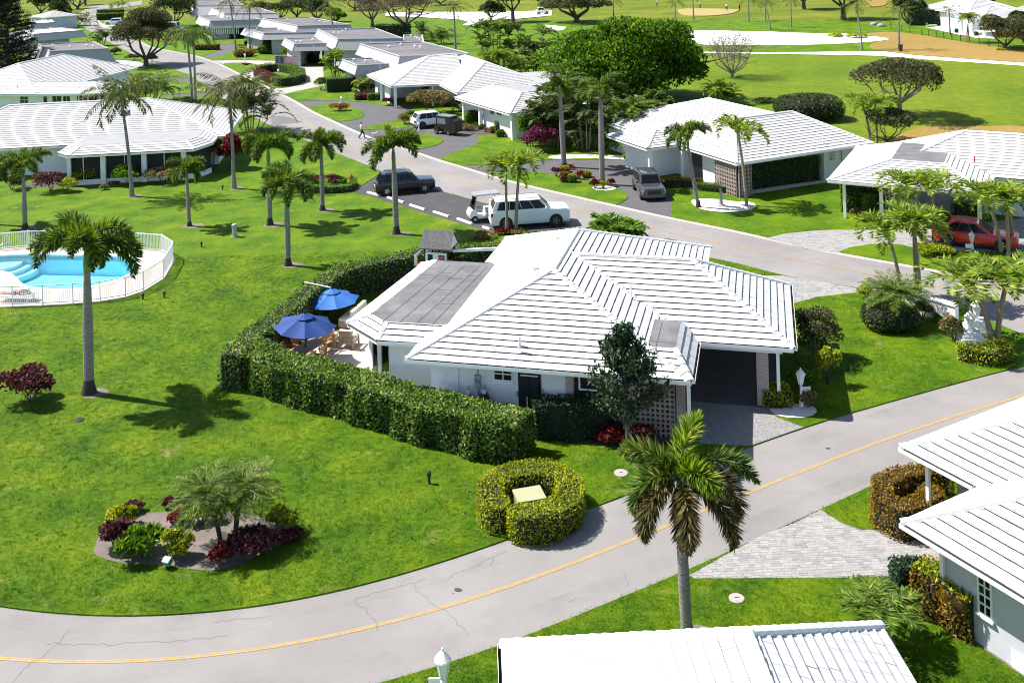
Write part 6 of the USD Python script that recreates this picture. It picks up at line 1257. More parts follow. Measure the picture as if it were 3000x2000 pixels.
# ---------------------------------------------------------------- shrubs: crop, base x, y, width, height in crop pixels
SH = [
 (Pv, 55, 940, 118, 98, 'leaf_maroon', 1500, .15, 'loose', 'large dark red-leaved bush at the left picture edge'),
 (J, 785, 560, 195, 175, 'leaf_yellow', 700, .12, 'loose', 'bright yellow shrub at the back left of the sandy bed'), (J, 870, 470, 110, 100, 'leaf_maroon', 350, .11, 'loose', 'small maroon shrub behind the yellow one in the sandy bed'),
 (J, 735, 740, 240, 230, 'leaf_maroon', 900, .13, 'loose', 'dark maroon shrub at the left end of the sandy bed'), (J, 905, 795, 280, 230, 'leaf_green', 420, .2, 'spiky', 'spiky green plant at the front of the sandy bed'),
 (J, 1130, 785, 175, 245, 'leaf_yellow', 800, .12, 'loose', 'tall narrow yellow shrub in the middle of the sandy bed'), (J, 1130, 450, 120, 100, 'leaf_maroon', 350, .11, 'loose', 'maroon shrub behind the palms, at the back edge of the sandy bed'),
 (J, 1170, 560, 150, 110, 'leaf_red', 450, .11, 'loose', 'red shrub left of the date palm stems'), (J, 1310, 565, 190, 150, 'leaf_yellow', 600, .12, 'loose', 'yellow shrub behind the left date palm stem'),
 (J, 1830, 610, 190, 200, 'leaf_yellow', 700, .13, 'loose', 'yellow shrub at the right end of the sandy bed'), (J, 1425, 825, 150, 165, 'leaf_red', 500, .11, 'loose', 'small red shrub at the front before the date palms'),
 (J, 1640, 780, 300, 220, 'leaf_maroon', 900, .13, 'loose', 'low dark maroon planting under the right date palm'), (J, 1910, 660, 150, 80, 'leaf_maroon', 350, .10, 'loose', 'low dark shrub at the right tip of the sandy bed'),
 (HH, 540, 1130, 120, 110, 'leaf_orange', 400, .11, 'loose', 'yellow-orange shrub behind the raised hedge stems'), (HH, 700, 1200, 180, 150, 'leaf_red', 700, .12, 'loose', 'bright red shrub at the foot of the pointed young tree'),
 (HH, 880, 1250, 260, 190, 'leaf_maroon', 900, .12, 'loose', 'dark red shrub mass left of the near palm crown'), (HH, 1010, 1120, 130, 90, 'leaf_red', 350, .11, 'loose', 'small red shrub by the white carport post'),
 (GG, 1520, 830, 140, 150, 'leaf_dark', 700, .09, 'loose', 'dark bush beside the low white box behind the hedge'), (GG, 1690, 900, 230, 150, 'leaf_magnolia', 800, .10, 'loose', 'grey-green bush against the shaded white wall'), (GG, 1590, 740, 60, 80, 'leaf_dark', 220, .09, 'loose', 'small dark plant over the bush behind the hedge'),
 (GG, 550, 570, 220, 120, 'leaf_pinkmix', 800, .11, 'loose', 'pinkish shrub inside the hedge beside the dining table'), (GG, 760, 300, 100, 60, 'leaf_yellow', 200, .16, 'loose', 'yellow-green plant tip between the two blue umbrellas'), (GG, 880, 160, 150, 130, 'leaf_yellow', 350, .16, 'loose', 'yellow-green plant behind the upper blue umbrella'),
 (HH, 1832, 925, 165, 150, 'leaf_yellow', 900, .09, 'box', 'small square clipped bush at the corner of the paver driveway'), (HH, 2030, 830, 170, 170, 'leaf_green', 700, .11, 'loose', 'dark green shrub behind the lamp post beside the paver driveway'), (HH, 2060, 945, 150, 150, 'leaf_pinkmix', 500, .09, 'loose', 'small flowering plants around the lamp post beside the paver driveway'), (HH, 2190, 790, 160, 300, 'leaf_yellow', 700, .10, 'loose', 'narrow yellow-green shrub column right of the lamp post'), (HH, 2130, 640, 360, 400, 'leaf_olive', 2400, .11, 'loose', 'large round pinkish-brown shrub tree right of the carport'),
 (II, 1280, 190, 110, 110, 'leaf_yellow', 450, .10, 'loose', 'yellow bush left of the feathery date palm'), (II, 1470, 415, 330, 200, 'leaf_dark', 1300, .11, 'ball', 'dark clipped shrub mass under the feathery date palm'), (II, 1385, 395, 110, 70, 'leaf_yellow', 350, .09, 'loose', 'small yellow shrub at the foot of the clipped dark mass'),
 (II, 1665, 345, 150, 150, 'leaf_pinkmix', 700, .10, 'loose', 'flowering bush against the low white wall'), (II, 1890, 490, 160, 200, 'leaf_pinkmix', 800, .09, 'loose', 'flowering green bush left of the white stepped lamp base'), (II, 1765, 345, 70, 60, 'leaf_green', 150, .10, 'spiky', 'spiky little plant before the low white wall'),
 (N5, 280, 850, 200, 305, 'leaf_green', 1100, .09, 'cyl', 'tall clipped cylinder bush before the right house'), (N5, 495, 800, 215, 165, 'leaf_yellow', 500, .10, 'loose', 'round yellow bush right of the clipped cylinder'), (N5, 90, 850, 200, 140, 'leaf_pinkmix', 500, .12, 'loose', 'low flowering plants left of the clipped cylinder'),
 (N5, 1080, 1375, 420, 200, 'leaf_yellow', 1600, .11, 'loose', 'broad yellow-green bush on the grass before the red car'), (N5, 740, 780, 150, 140, 'leaf_green', 400, .11, 'ball', 'dark clipped bush behind the wind-swept palm'), (N5, 320, 540, 60, 60, 'leaf_yellow', 120, .10, 'loose', 'little yellow plant top beside the right house post'), (Q, 997, 285, 125, 135, 'leaf_maroon', 600, .12, 'loose', 'dark purple bush under the small white window'),
 (E, 1480, 282, 70, 70, 'leaf_red', 350, .09, 'loose', 'red bush left of the yellow balls by the tall palms'), (E, 1540, 250, 60, 48, 'leaf_yellow', 300, .08, 'ball', 'upper yellow ball bush by the tall palms'), (E, 1580, 232, 60, 40, 'leaf_red', 220, .09, 'loose', 'red bush behind the yellow balls by the tall palms'), (E, 1540, 320, 60, 75, 'leaf_croton', 350, .08, 'ball', 'yellow and red bush, middle of the cluster by the tall palms'), (E, 1592, 322, 62, 64, 'leaf_yellow', 350, .08, 'ball', 'lower yellow ball bush by the tall palms'), (E, 1640, 300, 70, 62, 'leaf_red', 350, .09, 'loose', 'red bush right of the lower yellow ball'), (E, 1690, 285, 62, 50, 'leaf_yellow', 280, .08, 'ball', 'rightmost yellow bush of the cluster by the tall palms'),
 (E, 1752, 365, 70, 78, 'leaf_red', 400, .09, 'loose', 'red bush left of the right tall palm'), (E, 1808, 365, 68, 60, 'leaf_yellow', 350, .09, 'loose', 'yellow bush at the foot of the right tall palm'), (E, 1858, 350, 50, 66, 'leaf_red', 300, .09, 'loose', 'red bush right of the right tall palm'), (E, 2100, 250, 75, 60, 'leaf_croton', 220, .16, 'spiky', 'spiky red plant behind the grey parked car'),
 (N4, 665, 590, 310, 380, 'leaf_red', 2600, .16, 'loose', 'big round crimson bush right of the screened porch'), (N4, 1600, 745, 200, 110, 'leaf_red', 600, .12, 'loose', 'red shrub inside the curved low hedge, left one'), (N4, 1850, 752, 200, 115, 'leaf_maroon', 600, .12, 'loose', 'dark red shrub inside the curved low hedge, right one'), (N4, 1990, 745, 80, 60, 'leaf_green', 150, .14, 'spiky', 'small green plant beside the hydrant'),
 (N3, 540, 985, 320, 280, 'leaf_maroon', 1300, .13, 'loose', 'maroon bush left of the yellow ones at the screened porch'), (N3, 940, 900, 380, 210, 'leaf_yellow', 900, .16, 'loose', 'spreading yellow bush before the screened porch'), (N3, 730, 980, 220, 170, 'leaf_yellow', 700, .13, 'loose', 'smaller round yellow bush before the screened porch'), (N3, 1445, 905, 280, 250, 'leaf_green', 1100, .13, 'loose', 'green bush between the porch pillars'), (N3, 1840, 890, 330, 240, 'leaf_pinkmix', 1200, .13, 'loose', 'greyish flowering bush at the right half of the porch'), (N3, 1300, 880, 130, 50, 'bloom_magenta', 120, .10, 'loose', 'small pink flowers at the foot of the porch'), (N3, 1200, 945, 110, 75, 'leaf_pinkmix', 200, .10, 'loose', 'pale planter flowers at the left porch pillar'), (N3, 100, 960, 260, 190, 'leaf_dark', 700, .14, 'loose', 'dark bush at the left edge behind the palm fronds'),
 (M4, 1095, 785, 172, 195, 'leaf_green', 900, .13, 'ball', 'clipped ball shrub between the porch posts, left one'), (M4, 1310, 822, 180, 190, 'leaf_green', 900, .13, 'ball', 'clipped ball shrub before the little porch window'), (M4, 1522, 905, 185, 175, 'leaf_green', 900, .13, 'box', 'square clipped shrub at the white porch corner'), (M4, 1228, 852, 90, 72, 'leaf_green', 300, .11, 'ball', 'small clipped ball below the two bigger balls'), (M4, 1485, 955, 105, 105, 'leaf_green', 350, .11, 'ball', 'small clipped ball in front of the square shrub'), (M4, 1395, 900, 110, 95, 'leaf_orange', 350, .11, 'ball', 'small bronze ball left of the square shrub'), (M4, 1165, 795, 110, 55, 'leaf_green', 250, .12, 'ball', 'low clipped bush between the balls'), (M4, 975, 775, 120, 65, 'leaf_green', 250, .12, 'ball', 'low clipped bush at the left of the porch bed'), (M4, 1020, 870, 260, 110, 'leaf_pinkmix', 700, .12, 'loose', 'low flowers along the dark driveway curve'), (M4, 1290, 890, 90, 75, 'leaf_pinkmix', 250, .12, 'loose', 'pink flowers between the small balls'),
 (M4, 2080, 1165, 440, 410, 'bloom_magenta', 2600, .17, 'loose', 'magenta bougainvillea mass at the foot of the dark palm grove'), (M4, 1850, 1090, 220, 420, 'leaf_green', 1300, .18, 'loose', 'green shrub left of the magenta bougainvillea'), (M4, 1740, 930, 150, 250, 'leaf_olive', 700, .16, 'loose', 'shrub right of the white porch corner'),
 (M3, 1900, 1130, 580, 370, 'leaf_pinkmix', 2800, .18, 'loose', 'large pinkish shrub before the open carport house'), (M3, 2230, 1080, 230, 180, 'leaf_dark', 700, .18, 'loose', 'dark shrub right of the large pinkish one'), (M3, 1350, 990, 180, 120, 'bloom_magenta', 600, .14, 'loose', 'magenta ball bush at the carport pillar'), (M3, 995, 910, 170, 90, 'leaf_red', 450, .14, 'box', 'low clipped red bush under the orange-ribbed palm'), (M3, 1145, 915, 130, 95, 'leaf_green', 400, .13, 'box', 'low clipped green bush right of the red one'), (M3, 415, 780, 165, 170, 'leaf_green', 700, .16, 'loose', 'round green bush left of the dark block hedge'), (M3, 675, 1068, 250, 120, 'leaf_croton', 700, .15, 'loose', 'red and yellow bush on the grass island of the horseshoe driveway'), (M3, 1575, 1245, 150, 150, 'leaf_pinkmix', 600, .14, 'loose', 'pinkish bush behind the white compact car'), (M3, 1650, 1110, 110, 50, 'leaf_green', 250, .15, 'ball', 'low green bush at the tail of the white compact car'), (M3, 700, 330, 220, 180, 'leaf_olive', 700, .22, 'loose', 'purple-green tree bush over the ribbed carport house wall'),
 (M2, 1535, 750, 195, 128, 'leaf_green', 700, .2, 'ball', 'large clipped round bush before the long white band house'), (M2, 1225, 790, 240, 110, 'leaf_orange', 500, .2, 'ball', 'oval clipped bush between the two tall coconut palms'), (M2, 1290, 640, 70, 70, 'leaf_dark', 200, .2, 'box', 'dark square bush under the left carport band'), (M2, 1200, 665, 140, 55, 'leaf_pinkmix', 250, .2, 'loose', 'flowers beside the dark square bush'), (M2, 1390, 735, 110, 60, 'leaf_green', 220, .2, 'loose', 'low bush left of the large clipped round bush'), (M2, 1435, 680, 50, 55, 'leaf_dark', 120, .2, 'ball', 'small dark bush before the row house wall'), (M2, 1830, 780, 110, 120, 'leaf_green', 300, .22, 'loose', 'bush left of the open row house carport'), (M2, 1905, 910, 90, 70, 'leaf_yellow', 200, .2, 'loose', 'yellow bush at the foot of the carport pillar behind the flag'), (M2, 1262, 902, 115, 34, 'leaf_maroon', 250, .14, 'loose', 'ring of dark red plants at the far lamp post'), (M2, 460, 1490, 200, 140, 'leaf_dark', 500, .17, 'loose', 'dark bush left of the queen palm stems'), (M2, 660, 1480, 150, 120, 'leaf_dark', 450, .17, 'loose', 'dark bush right of the queen palm stems'), (M2, 150, 620, 180, 120, 'leaf_orange', 350, .26, 'loose', 'brownish shrub below the far white van'),
 (C, 905, 845, 400, 200, 'leaf_dark', 2200, .2, 'ball', 'wide round dark shrub behind the white leaning-palm house'), (C, 540, 725, 210, 48, 'leaf_dark', 500, .2, 'loose', 'low dark shrub along the rear roof of the white leaning-palm house'), (C, 1290, 1090, 140, 90, 'leaf_green', 500, .16, 'loose', 'green plants at the right end of the white leaning-palm house'), (C, 1210, 1120, 120, 60, 'leaf_dark', 300, .16, 'loose', 'low dark plants beside the air conditioner'),
 (N2, 2170, 428, 180, 40, 'leaf_yellow', 160, .4, 'loose', 'grass tuft island in the bunker, left one'), (N1, 80, 528, 260, 60, 'leaf_yellow', 260, .4, 'loose', 'grass tuft island in the bunker, right one'), (N1, 2060, 700, 130, 30, 'leaf_yellow', 160, .3, 'loose', 'bright low plant at the foot of the dark far tree'),
 (M1, 1570, 760, 130, 90, 'leaf_dark', 350, .25, 'loose', 'dark bush at the corner of the grey band house'), (M1, 1830, 840, 170, 90, 'leaf_dark', 350, .25, 'loose', 'dark bush at the foot of the feathery tree'), (M1, 2080, 860, 120, 100, 'leaf_dark', 300, .25, 'loose', 'round dark bush right of the feathery tree trunk'), (M1, 1180, 625, 120, 60, 'leaf_yellow', 250, .25, 'loose', 'yellow bush before the white-topped flat roof'),
 (L, 1505, 1050, 165, 280, 'leaf_magnolia', 1100, .10, 'box', 'dark green clipped block at the corner of the lower right house'), 
 (E, 1120, 690, 120, 60, 'leaf_red', 350, .11, 'loose', 'red plants at the foot of the palm pair'), (E, 1220, 690, 130, 50, 'leaf_pinkmix', 350, .11, 'loose', 'pale flowering plants beside the palm pair'), (E, 980, 715, 170, 60, 'leaf_pinkmix', 500, .12, 'loose', 'colourful shrub tops on the hedge behind the play house'), (E, 2240, 820, 190, 100, 'leaf_green', 700, .12, 'ball', 'clipped green bush behind the roof of the middle house'), (Q, 30, 815, 60, 50, 'leaf_green', 250, .10, 'ball', 'little round bush at the end of the lawn strip behind the roof'),
]
for i, (fn, x, y, w, h, mt, n, sz, shp, lb) in enumerate(SH):
    b = fn(x, y + (70 if fn is N3 else 0)); k = fn(1, 0)[0] - fn(0, 0)[0]; wp_, hp_ = w * k, h * k
    # the height on the picture is foreshortened height plus visible depth: take the depth share off
    gy = G(b)[1]; dep = .8 * wp_ / (CAM_F / gy); hp2 = max(hp_ - dep * CAM_F * (CAM_H - 1) / gy ** 2 * .75, hp_ * .72)
    nm = {'loose': 'shrub', 'ball': 'clipped_shrub', 'box': 'clipped_shrub', 'cyl': 'clipped_shrub', 'spiky': 'shrub'}[shp]
    shrub(lb, b, wp_ * 1.2, hp2 * 1.12, mt, int(n * 2.0), sz * 1.2, i, 'ball' if shp == 'ball' else 'box' if shp in ('box', 'cyl') else 'loose', nm, d=.8, spread=.9 if shp != 'spiky' else .5, lobes=7 if shp != 'spiky' else 5)

r = np.random.default_rng(99); q = np.column_stack([r.uniform(-24, 16, 1400), r.uniform(33, 62, 1400)]); lawn_ok = near.difference(allp)
q = q[shapely.contains_xy(lawn_ok, q[:, 0], q[:, 1])]
put('fallen_leaves', leafcloud(np.column_stack([q, np.full(len(q), .065)]), np.tile([0, 0, .3], (len(q), 1)) + rdirs(len(q), r) * [1, 1, .1], .11, r, .3, .5), 'frond_tan', label='pale fallen leaves scattered over the near lawns', cat='leaves', kind='stuff')

BEDS = unary_union(BEDL)
# short grass standing on the near lawns
q = np.column_stack([r.uniform(-30, 20, 420000), 26 + 40 * r.random(420000) ** 1.5]); uv = proj(np.column_stack([q, np.zeros(len(q))]))
q = q[(uv[:, 0] > -60) & (uv[:, 0] < 3060) & (uv[:, 1] < 2060) & shapely.contains_xy(lawn_ok.difference(BEDS), q[:, 0], q[:, 1])][:95000]
pi = UsdGeom.PointInstancer.Define(stage, '/World/grass'); tag(pi.GetPrim(), 'short blades of grass standing on the near lawns', 'grass', None, 'stuff'); pr_ = []
for k in range(3):
    n_ = 9; b_ = r.normal(0, .06, (n_, 3)) * [1, 1, 0]; d_ = unit(np.column_stack([r.normal(0, .9, (n_, 2)), np.full(n_, 1.0)]))
    pr_.append(put('tuft', rhombs(b_, d_, unit(np.cross(d_, rdirs(n_, r))), .042 * r.uniform(.6, 1.4, n_), .013), 'lawn', pi.GetPrim()).GetPath())
pi.CreatePrototypesRel().SetTargets(pr_); pi.CreateProtoIndicesAttr(Vt.IntArray.FromNumpy(r.integers(3, size=len(q)).astype(np.int32))); pi.CreatePositionsAttr(Vt.Vec3fArray.FromNumpy(np.column_stack([q, np.full(len(q), .045)]).astype(np.float32)))
a_ = r.uniform(0, np.pi, len(q)); pi.CreateOrientationsAttr(Vt.QuathArray([Gf.Quath(float(math.cos(x)), 0.0, 0.0, float(math.sin(x))) for x in a_]))
# ---------------------------------------------------------------- swimming pool and its fence
def ringgeo(poly, z0, z1, m=None): return (m or MB()).slab(poly, z0, z1)
T = thing('swimming_pool', 'blue kidney-shaped swimming pool with white coping and corner steps', 'pool')
put('coping', MB().slab(coping, -.3, .085), 'trim_white', T)
m = MB().slab(poolw, None, -1.25); c_ = np.array(poolw.exterior.coords)
put('floor', m, 'pool_floor', T)
n = len(c_) - 1; k = np.arange(n); v = np.vstack([np.column_stack([c_[:-1], np.full(n, -1.25)]), np.column_stack([c_[:-1], np.full(n, .0)])]); put('pool_wall', (v, np.vstack([np.column_stack([k, (k + 1) % n, (k + 1) % n + n]), np.column_stack([k, (k + 1) % n + n, k + n])])), 'pool_wall', T)
put('water', MB().slab(poolw, None, -.10), 'water', T)
sc = G(D(-10, 600))[:2]
for i in range(3): put('step', MB().slab(Point(*sc).buffer(2.6 - .55 * i).intersection(poolw.buffer(-.02)), -1.2, -.85 + .24 * i), 'trim_white', T)
rl = MB(); b = G(D(5, 590)); rl.tube([b + [0, .3, .08], b + [0, .3, .8], b + [.1, -.3, .75], b + [.15, -.75, -.2]], .022, 6); put('hand_rail', rl, 'white_metal', T)
# fence: posts, two rails, pickets
T = thing('pool_fence', 'white picket railing around the swimming pool', 'fence'); fr_ = deck.buffer(-.12, join_style=2); ring = shapely.geometry.polygon.orient(fr_).exterior; rc_ = np.array(ring.coords)
pk = []; seg = []
for a, b in zip(rc_[:-1], rc_[1:]):
    L_ = np.linalg.norm(b - a); t = (b - a) / L_; np_ = max(1, int(round(L_ / 2.0)))
    for z in (.18, 1.17): seg.append(('rail', MB().bar([*a, z], [*b, z], .045, .05)))
    for i in range(np_):
        q = a + t * L_ * i / np_; seg.append(('post', MB().box((*q, .64), (.06, .06, 1.2), math.atan2(t[1], t[0]))))
    for i in range(1, int(L_ / .115)): pk.append((a + t * .115 * i, math.atan2(t[1], t[0])))
for nm, m in seg: put(nm, m, 'white_metal', T)
pv = np.array([[*p, .6] for p, _ in pk]); uv = proj(pv); vis = (uv[:, 0] > 0) & (uv[:, 0] < 3000); order = [i for i in np.argsort(pv[:, 1]) if vis[i]]
sel = order[:300]; rest = MB()
for i in range(len(pk)):
    m = MB().box((*pk[i][0], .67), (.022, .022, .99), pk[i][1])
    if i in set(sel): put('picket', m, 'white_metal', T)
    elif vis[i]: rest.mesh(m.get())
if rest.n: put('picket_row', rest, 'white_metal', T, kind='stuff')
sg = G(D(912, 500), 0); q = min(ring.project(Point(*sg[:2])), ring.length); a = np.array(ring.interpolate(q).coords[0])
T = thing('safety_sign', 'small white sign hung on the back of the pool railing', 'sign', (*a, 0)); put('board', MB().box((0, -.05, .95), (.4, .012, .36)), 'trim_white', T)
for i in range(4): put('text_line', MB().box((0, -.058, 1.06 - .07 * i), (.3 - .05 * (i % 2), .003, .022)), 'grey_metal', T)

# ---------------------------------------------------------------- vehicles
def vehicle(name, label, rear, front, L_, W, H, paint, belt=.62, cowl=.265, roof0=.40, roof1=.88, tail=.95, rails=False, wr=.35, nwin=3, centre=None, head=None, cat='car', hoodz=.59, rim='rim', rail_mat='dark_metal', wbase=(.185, .815), rear_up=.62, lower=None, mirror=True, glass='glass_dark'):
    """rear, front: pixels where the near side's wheels touch the ground; or centre (pixel) and head (unit x, y)"""
    if centre is None:
        a, b = G(rear), G(front); d = unit((b - a)[:2]); nr = np.array([-d[1], d[0]])
        if nr[1] < 0: nr = -nr
        wb = (wbase[1] - wbase[0]) * L_; mid = (a + b)[:2] / 2; c = mid + nr * (W / 2 - .05)
    else: c = G(centre)[:2]; d = unit(np.array(head, float))
    T = thing(name, label, cat, (c[0], c[1], .02), math.atan2(d[1], d[0]))
    x = lambda s: (.5 - s) * L_                     # s: 0 at the nose, 1 at the tail
    hb, zb, zs, zr = W / 2, .24, belt * H, H; hz = hoodz * H
    # lower body: loft of cross sections
    st = [(0.0, .84, .40, hz * .80), (.010, .93, .27, hz * .92), (.05, .98, zb, hz * .975), (.16, 1.0, zb, hz * .99), (cowl, 1.0, zb, hz + .03), (cowl + .05, 1.0, zb, zs), (.6, 1.0, zb, zs), (.85, 1.0, zb, zs), (tail, .985, zb, zs * .985), (.985, .93, .30, zs * .93), (1.0, .86, .42, rear_up * H)]
    ring = []
    for s_, w, z0, z1 in st:
        y = hb * w; hgt = z1 - z0
        half = [(y * .80, z0), (y * .965, z0 + .08), (y, z0 + hgt * .38), (y * .985, z0 + hgt * .74), (y * .93, z1 - .03), (y * .80, z1 + .008), (y * .4, z1 + .022)]
        ring.append([(x(s_), -p, z) for p, z in half] + [(x(s_), p, z) for p, z in half[::-1]])
    V = np.array(ring); k, n = V.shape[:2]; i, j = np.meshgrid(np.arange(k - 1), np.arange(n), indexing='ij')
    q = np.stack([i * n + j, i * n + (j + 1) % n, (i + 1) * n + (j + 1) % n, (i + 1) * n + j], -1).reshape(-1, 4)
    m = MB().add(V.reshape(-1, 3), q[:, ::-1]); m.add(V[0], [[0, t_, t_ + 1] for t_ in range(1, n - 1)]); m.add(V[-1], [[0, t_ + 1, t_] for t_ in range(1, n - 1)])
    body = put('body', m, paint, T, smooth=42)
    if lower: put('sill_cladding', MB().box((0, 0, zb + .06), (L_ * .60, W * .985, .16)), lower, T)
    # cabin
    B0 = dict(f=(x(cowl + .02), hb * .86), r=(x(tail), hb * .86)); zc = zs - .04; ft = hb * .70
    gf, gr, tf, tr = x(cowl), x(tail + .02), x(roof0), x(roof1); wb_, wt = hb * .93, hb * .76
    pb = [(gf, wb_ * .94), (gf - .25, wb_), (gr + .3, wb_), (gr, wb_ * .92)]; pt_ = [(tf, wt * .95), (tf - .2, wt), (tr + .25, wt), (tr, wt * .93)]
    m = MB(); lo_, up_ = [(a, -b, zc) for a, b in pb] + [(a, b, zc) for a, b in pb[::-1]], [(a, -b, zr - .05) for a, b in pt_] + [(a, b, zr - .05) for a, b in pt_[::-1]]
    cr_ = [(tf - .12, -wt * .75, zr - .008), (tf - .35, -wt * .8, zr), (tr + .35, -wt * .8, zr), (tr + .12, -wt * .72, zr - .01)]; cr_ = cr_ + [(a, -b, z) for a, b, z in cr_[::-1]]
    V = np.array([lo_, up_, cr_]); n = 8; i, j = np.meshgrid(np.arange(2), np.arange(n), indexing='ij'); q = np.stack([i * n + j, i * n + (j + 1) % n, (i + 1) * n + (j + 1) % n, (i + 1) * n + j], -1).reshape(-1, 4)
    m.add(V.reshape(-1, 3), q[:, ::-1] if False else q[:, [0, 3, 2, 1]]); m.add(V[2], [[0, t_ + 1, t_] for t_ in range(1, n - 1)])
    v_, f_ = m.get(); ce = np.array([(gf + gr) / 2, 0, zc]); t3 = v_[f_]; nn = np.cross(t3[:, 1] - t3[:, 0], t3[:, 2] - t3[:, 0]); fl = np.einsum('ij,ij->i', nn, t3.mean(1) - ce) < 0; f_[fl] = f_[fl][:, ::-1]
    put('cabin', (v_, f_), paint, T, smooth=30)
    def panel(nm, a, b, c_, d_, off, mat=None):           # four corners, pushed outwards
        P = np.array([a, b, c_, d_]); nrm = unit(np.cross(P[1] - P[0], P[3] - P[0])); nrm *= np.sign(nrm @ (P.mean(0) - ce)) or 1
        P2 = P + nrm * off; mm = MB(); V8 = np.vstack([P, P2]); mm.add(V8, [[4, 5, 6, 7], [0, 1, 5, 4], [1, 2, 6, 5], [2, 3, 7, 6], [3, 0, 4, 7]])
        v2, f2 = mm.get(); return put(nm, (np.vstack([v2, v2]), np.vstack([f2, f2[:, ::-1] + len(v2)])), mat or glass, T)
    lerp = lambda A_, B_, t_: np.array(A_) * (1 - t_) + np.array(B_) * t_
    for nm, (b0, t0) in (('windscreen', (pb[0], pt_[0])), ('rear_window', (pb[3], pt_[3]))):
        bl, br, tl, tr2 = np.array([b0[0], -b0[1], zc]), np.array([b0[0], b0[1], zc]), np.array([t0[0], -t0[1], zr - .05]), np.array([t0[0], t0[1], zr - .05])
        z0, z1 = (.10, .93) if nm == 'windscreen' else (.24, .90); a, b, c_, d_ = lerp(bl, tl, z0), lerp(br, tr2, z0), lerp(br, tr2, z1), lerp(bl, tl, z1); s_ = .06
        panel(nm, lerp(a, b, s_), lerp(a, b, 1 - s_), lerp(d_, c_, 1 - s_), lerp(d_, c_, s_), .012)
    for sgn in (-1, 1):
        bf, br, tf_, tr_ = np.array([pb[1][0], sgn * pb[1][1], zc]), np.array([pb[2][0], sgn * pb[2][1], zc]), np.array([pt_[1][0], sgn * pt_[1][1], zr - .05]), np.array([pt_[2][0], sgn * pt_[2][1], zr - .05])
        for w in range(nwin):
            u0, u1 = (w + .025) / nwin, (w + .975) / nwin
            e = lambda u, z: lerp(lerp(bf, br, u), lerp(tf_, tr_, u), z)
            panel('side_window', e(u0, .12), e(u1, .12), e(u1, .92), e(u0, .92), .012)
        if mirror: put('mirror', MB().box((gf - .42, sgn * (hb + .09), zs + .06), (.12, .2, .15)), paint, T)
        for s_ in (.42, .62): put('door_handle', MB().box((x(s_ + .06), sgn * (hb * .985 + .0), zs - .13), (.18, .035, .03)), 'dark_metal' if paint != 'paint_white' else paint, T)
        put('headlight', MB().box((x(.018), sgn * hb * .68, hz * .78), (.13, hb * .42, .15)), 'clear_lens', T)
        put('tail_light', MB().box((x(.985), sgn * hb * .78, zs * .80), (.16, hb * .30, .22)), 'red_lens', T)
        if rails: put('roof_rail', MB().tube([(tf - .25, sgn * wt * .86, zr - .01), (tf - .35, sgn * wt * .86, zr + .05), (tr + .35, sgn * wt * .86, zr + .05), (tr + .25, sgn * wt * .86, zr - .01)], .022, 6), rail_mat, T)
        for s_ in wbase:
            put('wheel_arch', MB().lathe([(.001, sgn * (hb + .004)), (wr * 1.16, sgn * (hb + .004)), (wr * 1.16, sgn * (hb - .12))], 20, (x(s_), 0, wr), axis='y'), 'black_plastic', T)
            wm = MB(); pr_ = [(wr * .62, -.11), (wr * .93, -.115), (wr, -.08), (wr, .08), (wr * .93, .115), (wr * .62, .11)]; wm.lathe(pr_, 22, (x(s_), sgn * (hb - .085), wr), axis='y'); ty = put('wheel', wm, 'tyre', T, smooth=40)
            yy = sgn * (hb + .018); rm = MB(); rm.lathe([(.001, yy - sgn * .05), (wr * .66, yy - sgn * .05), (wr * .68, yy), (wr * .60, yy + sgn * .004)], 20, (x(s_), 0, wr), axis='y')
            for k5 in range(5):
                an_ = k5 * 2 * np.pi / 5; rm.bar((x(s_) + math.cos(an_) * .04, yy - sgn * .018, wr + math.sin(an_) * .04), (x(s_) + math.cos(an_) * wr * .62, yy - sgn * .01, wr + math.sin(an_) * wr * .62), .075, .03, (0, 1, 0))
            put('rim', rm, rim, ty)
    put('grille', MB().box((x(.006), 0, hz * .66), (.06, hb * 1.05, hz * .30)), 'black_plastic', T)
    put('front_bumper', MB().box((x(.022), 0, .36), (.16, W * .84, .17)), paint if not lower else lower, T); put('rear_bumper', MB().box((x(.985), 0, .42), (.2, W * .90, .2)), paint if not lower else lower, T)
    put('licence_plate', MB().box((x(1.004), 0, zs * .66), (.02, .32, .16)), 'cloth_white', T)
    return T
vehicle('station_wagon', 'dark navy station wagon with roof rails in the parking bay', E(340, 407), E(553, 387), 4.8, 1.84, 1.68, 'paint_navy', rails=True, nwin=4, wr=.34, belt=.60)
vehicle('parked_suv', 'large white sport utility vehicle with dark windows in the parking bay', E(1178, 640), E(1440, 622), 5.6, 2.03, 1.96, 'paint_white', rails=True, nwin=4, wr=.41, belt=.65, roof0=.36, roof1=.93, tail=.965, rail_mat='grey_metal', hoodz=.635, cowl=.235)
vehicle('parked_suv', 'grey sport utility vehicle facing the street on the dark driveway', None, None, 4.7, 1.9, 1.68, 'paint_grey', centre=E(2118, 395), head=(.06, -1), nwin=3, wr=.37, rails=True)
vehicle('red_crossover', 'shiny red crossover with black roof arch on the pale paver driveway', N5(1240, 1222), N5(1955, 1300), 4.9, 1.96, 1.62, 'paint_red', nwin=3, wr=.39, cowl=.27, roof0=.46, roof1=.78, belt=.60, lower='black_plastic')
vehicle('compact_suv', 'white compact sport utility vehicle before the white porch house', M4(425, 835), M4(745, 800), 4.55, 1.84, 1.67, 'paint_white', nwin=3, wr=.37, belt=.60, lower='black_plastic', rim='rim_dark')
vehicle('parked_car', 'dark car parked inside the open carport behind the flag', None, None, 4.6, 1.85, 1.5, 'paint_black', centre=M2(2125, 855), head=(.25, 1), nwin=2)
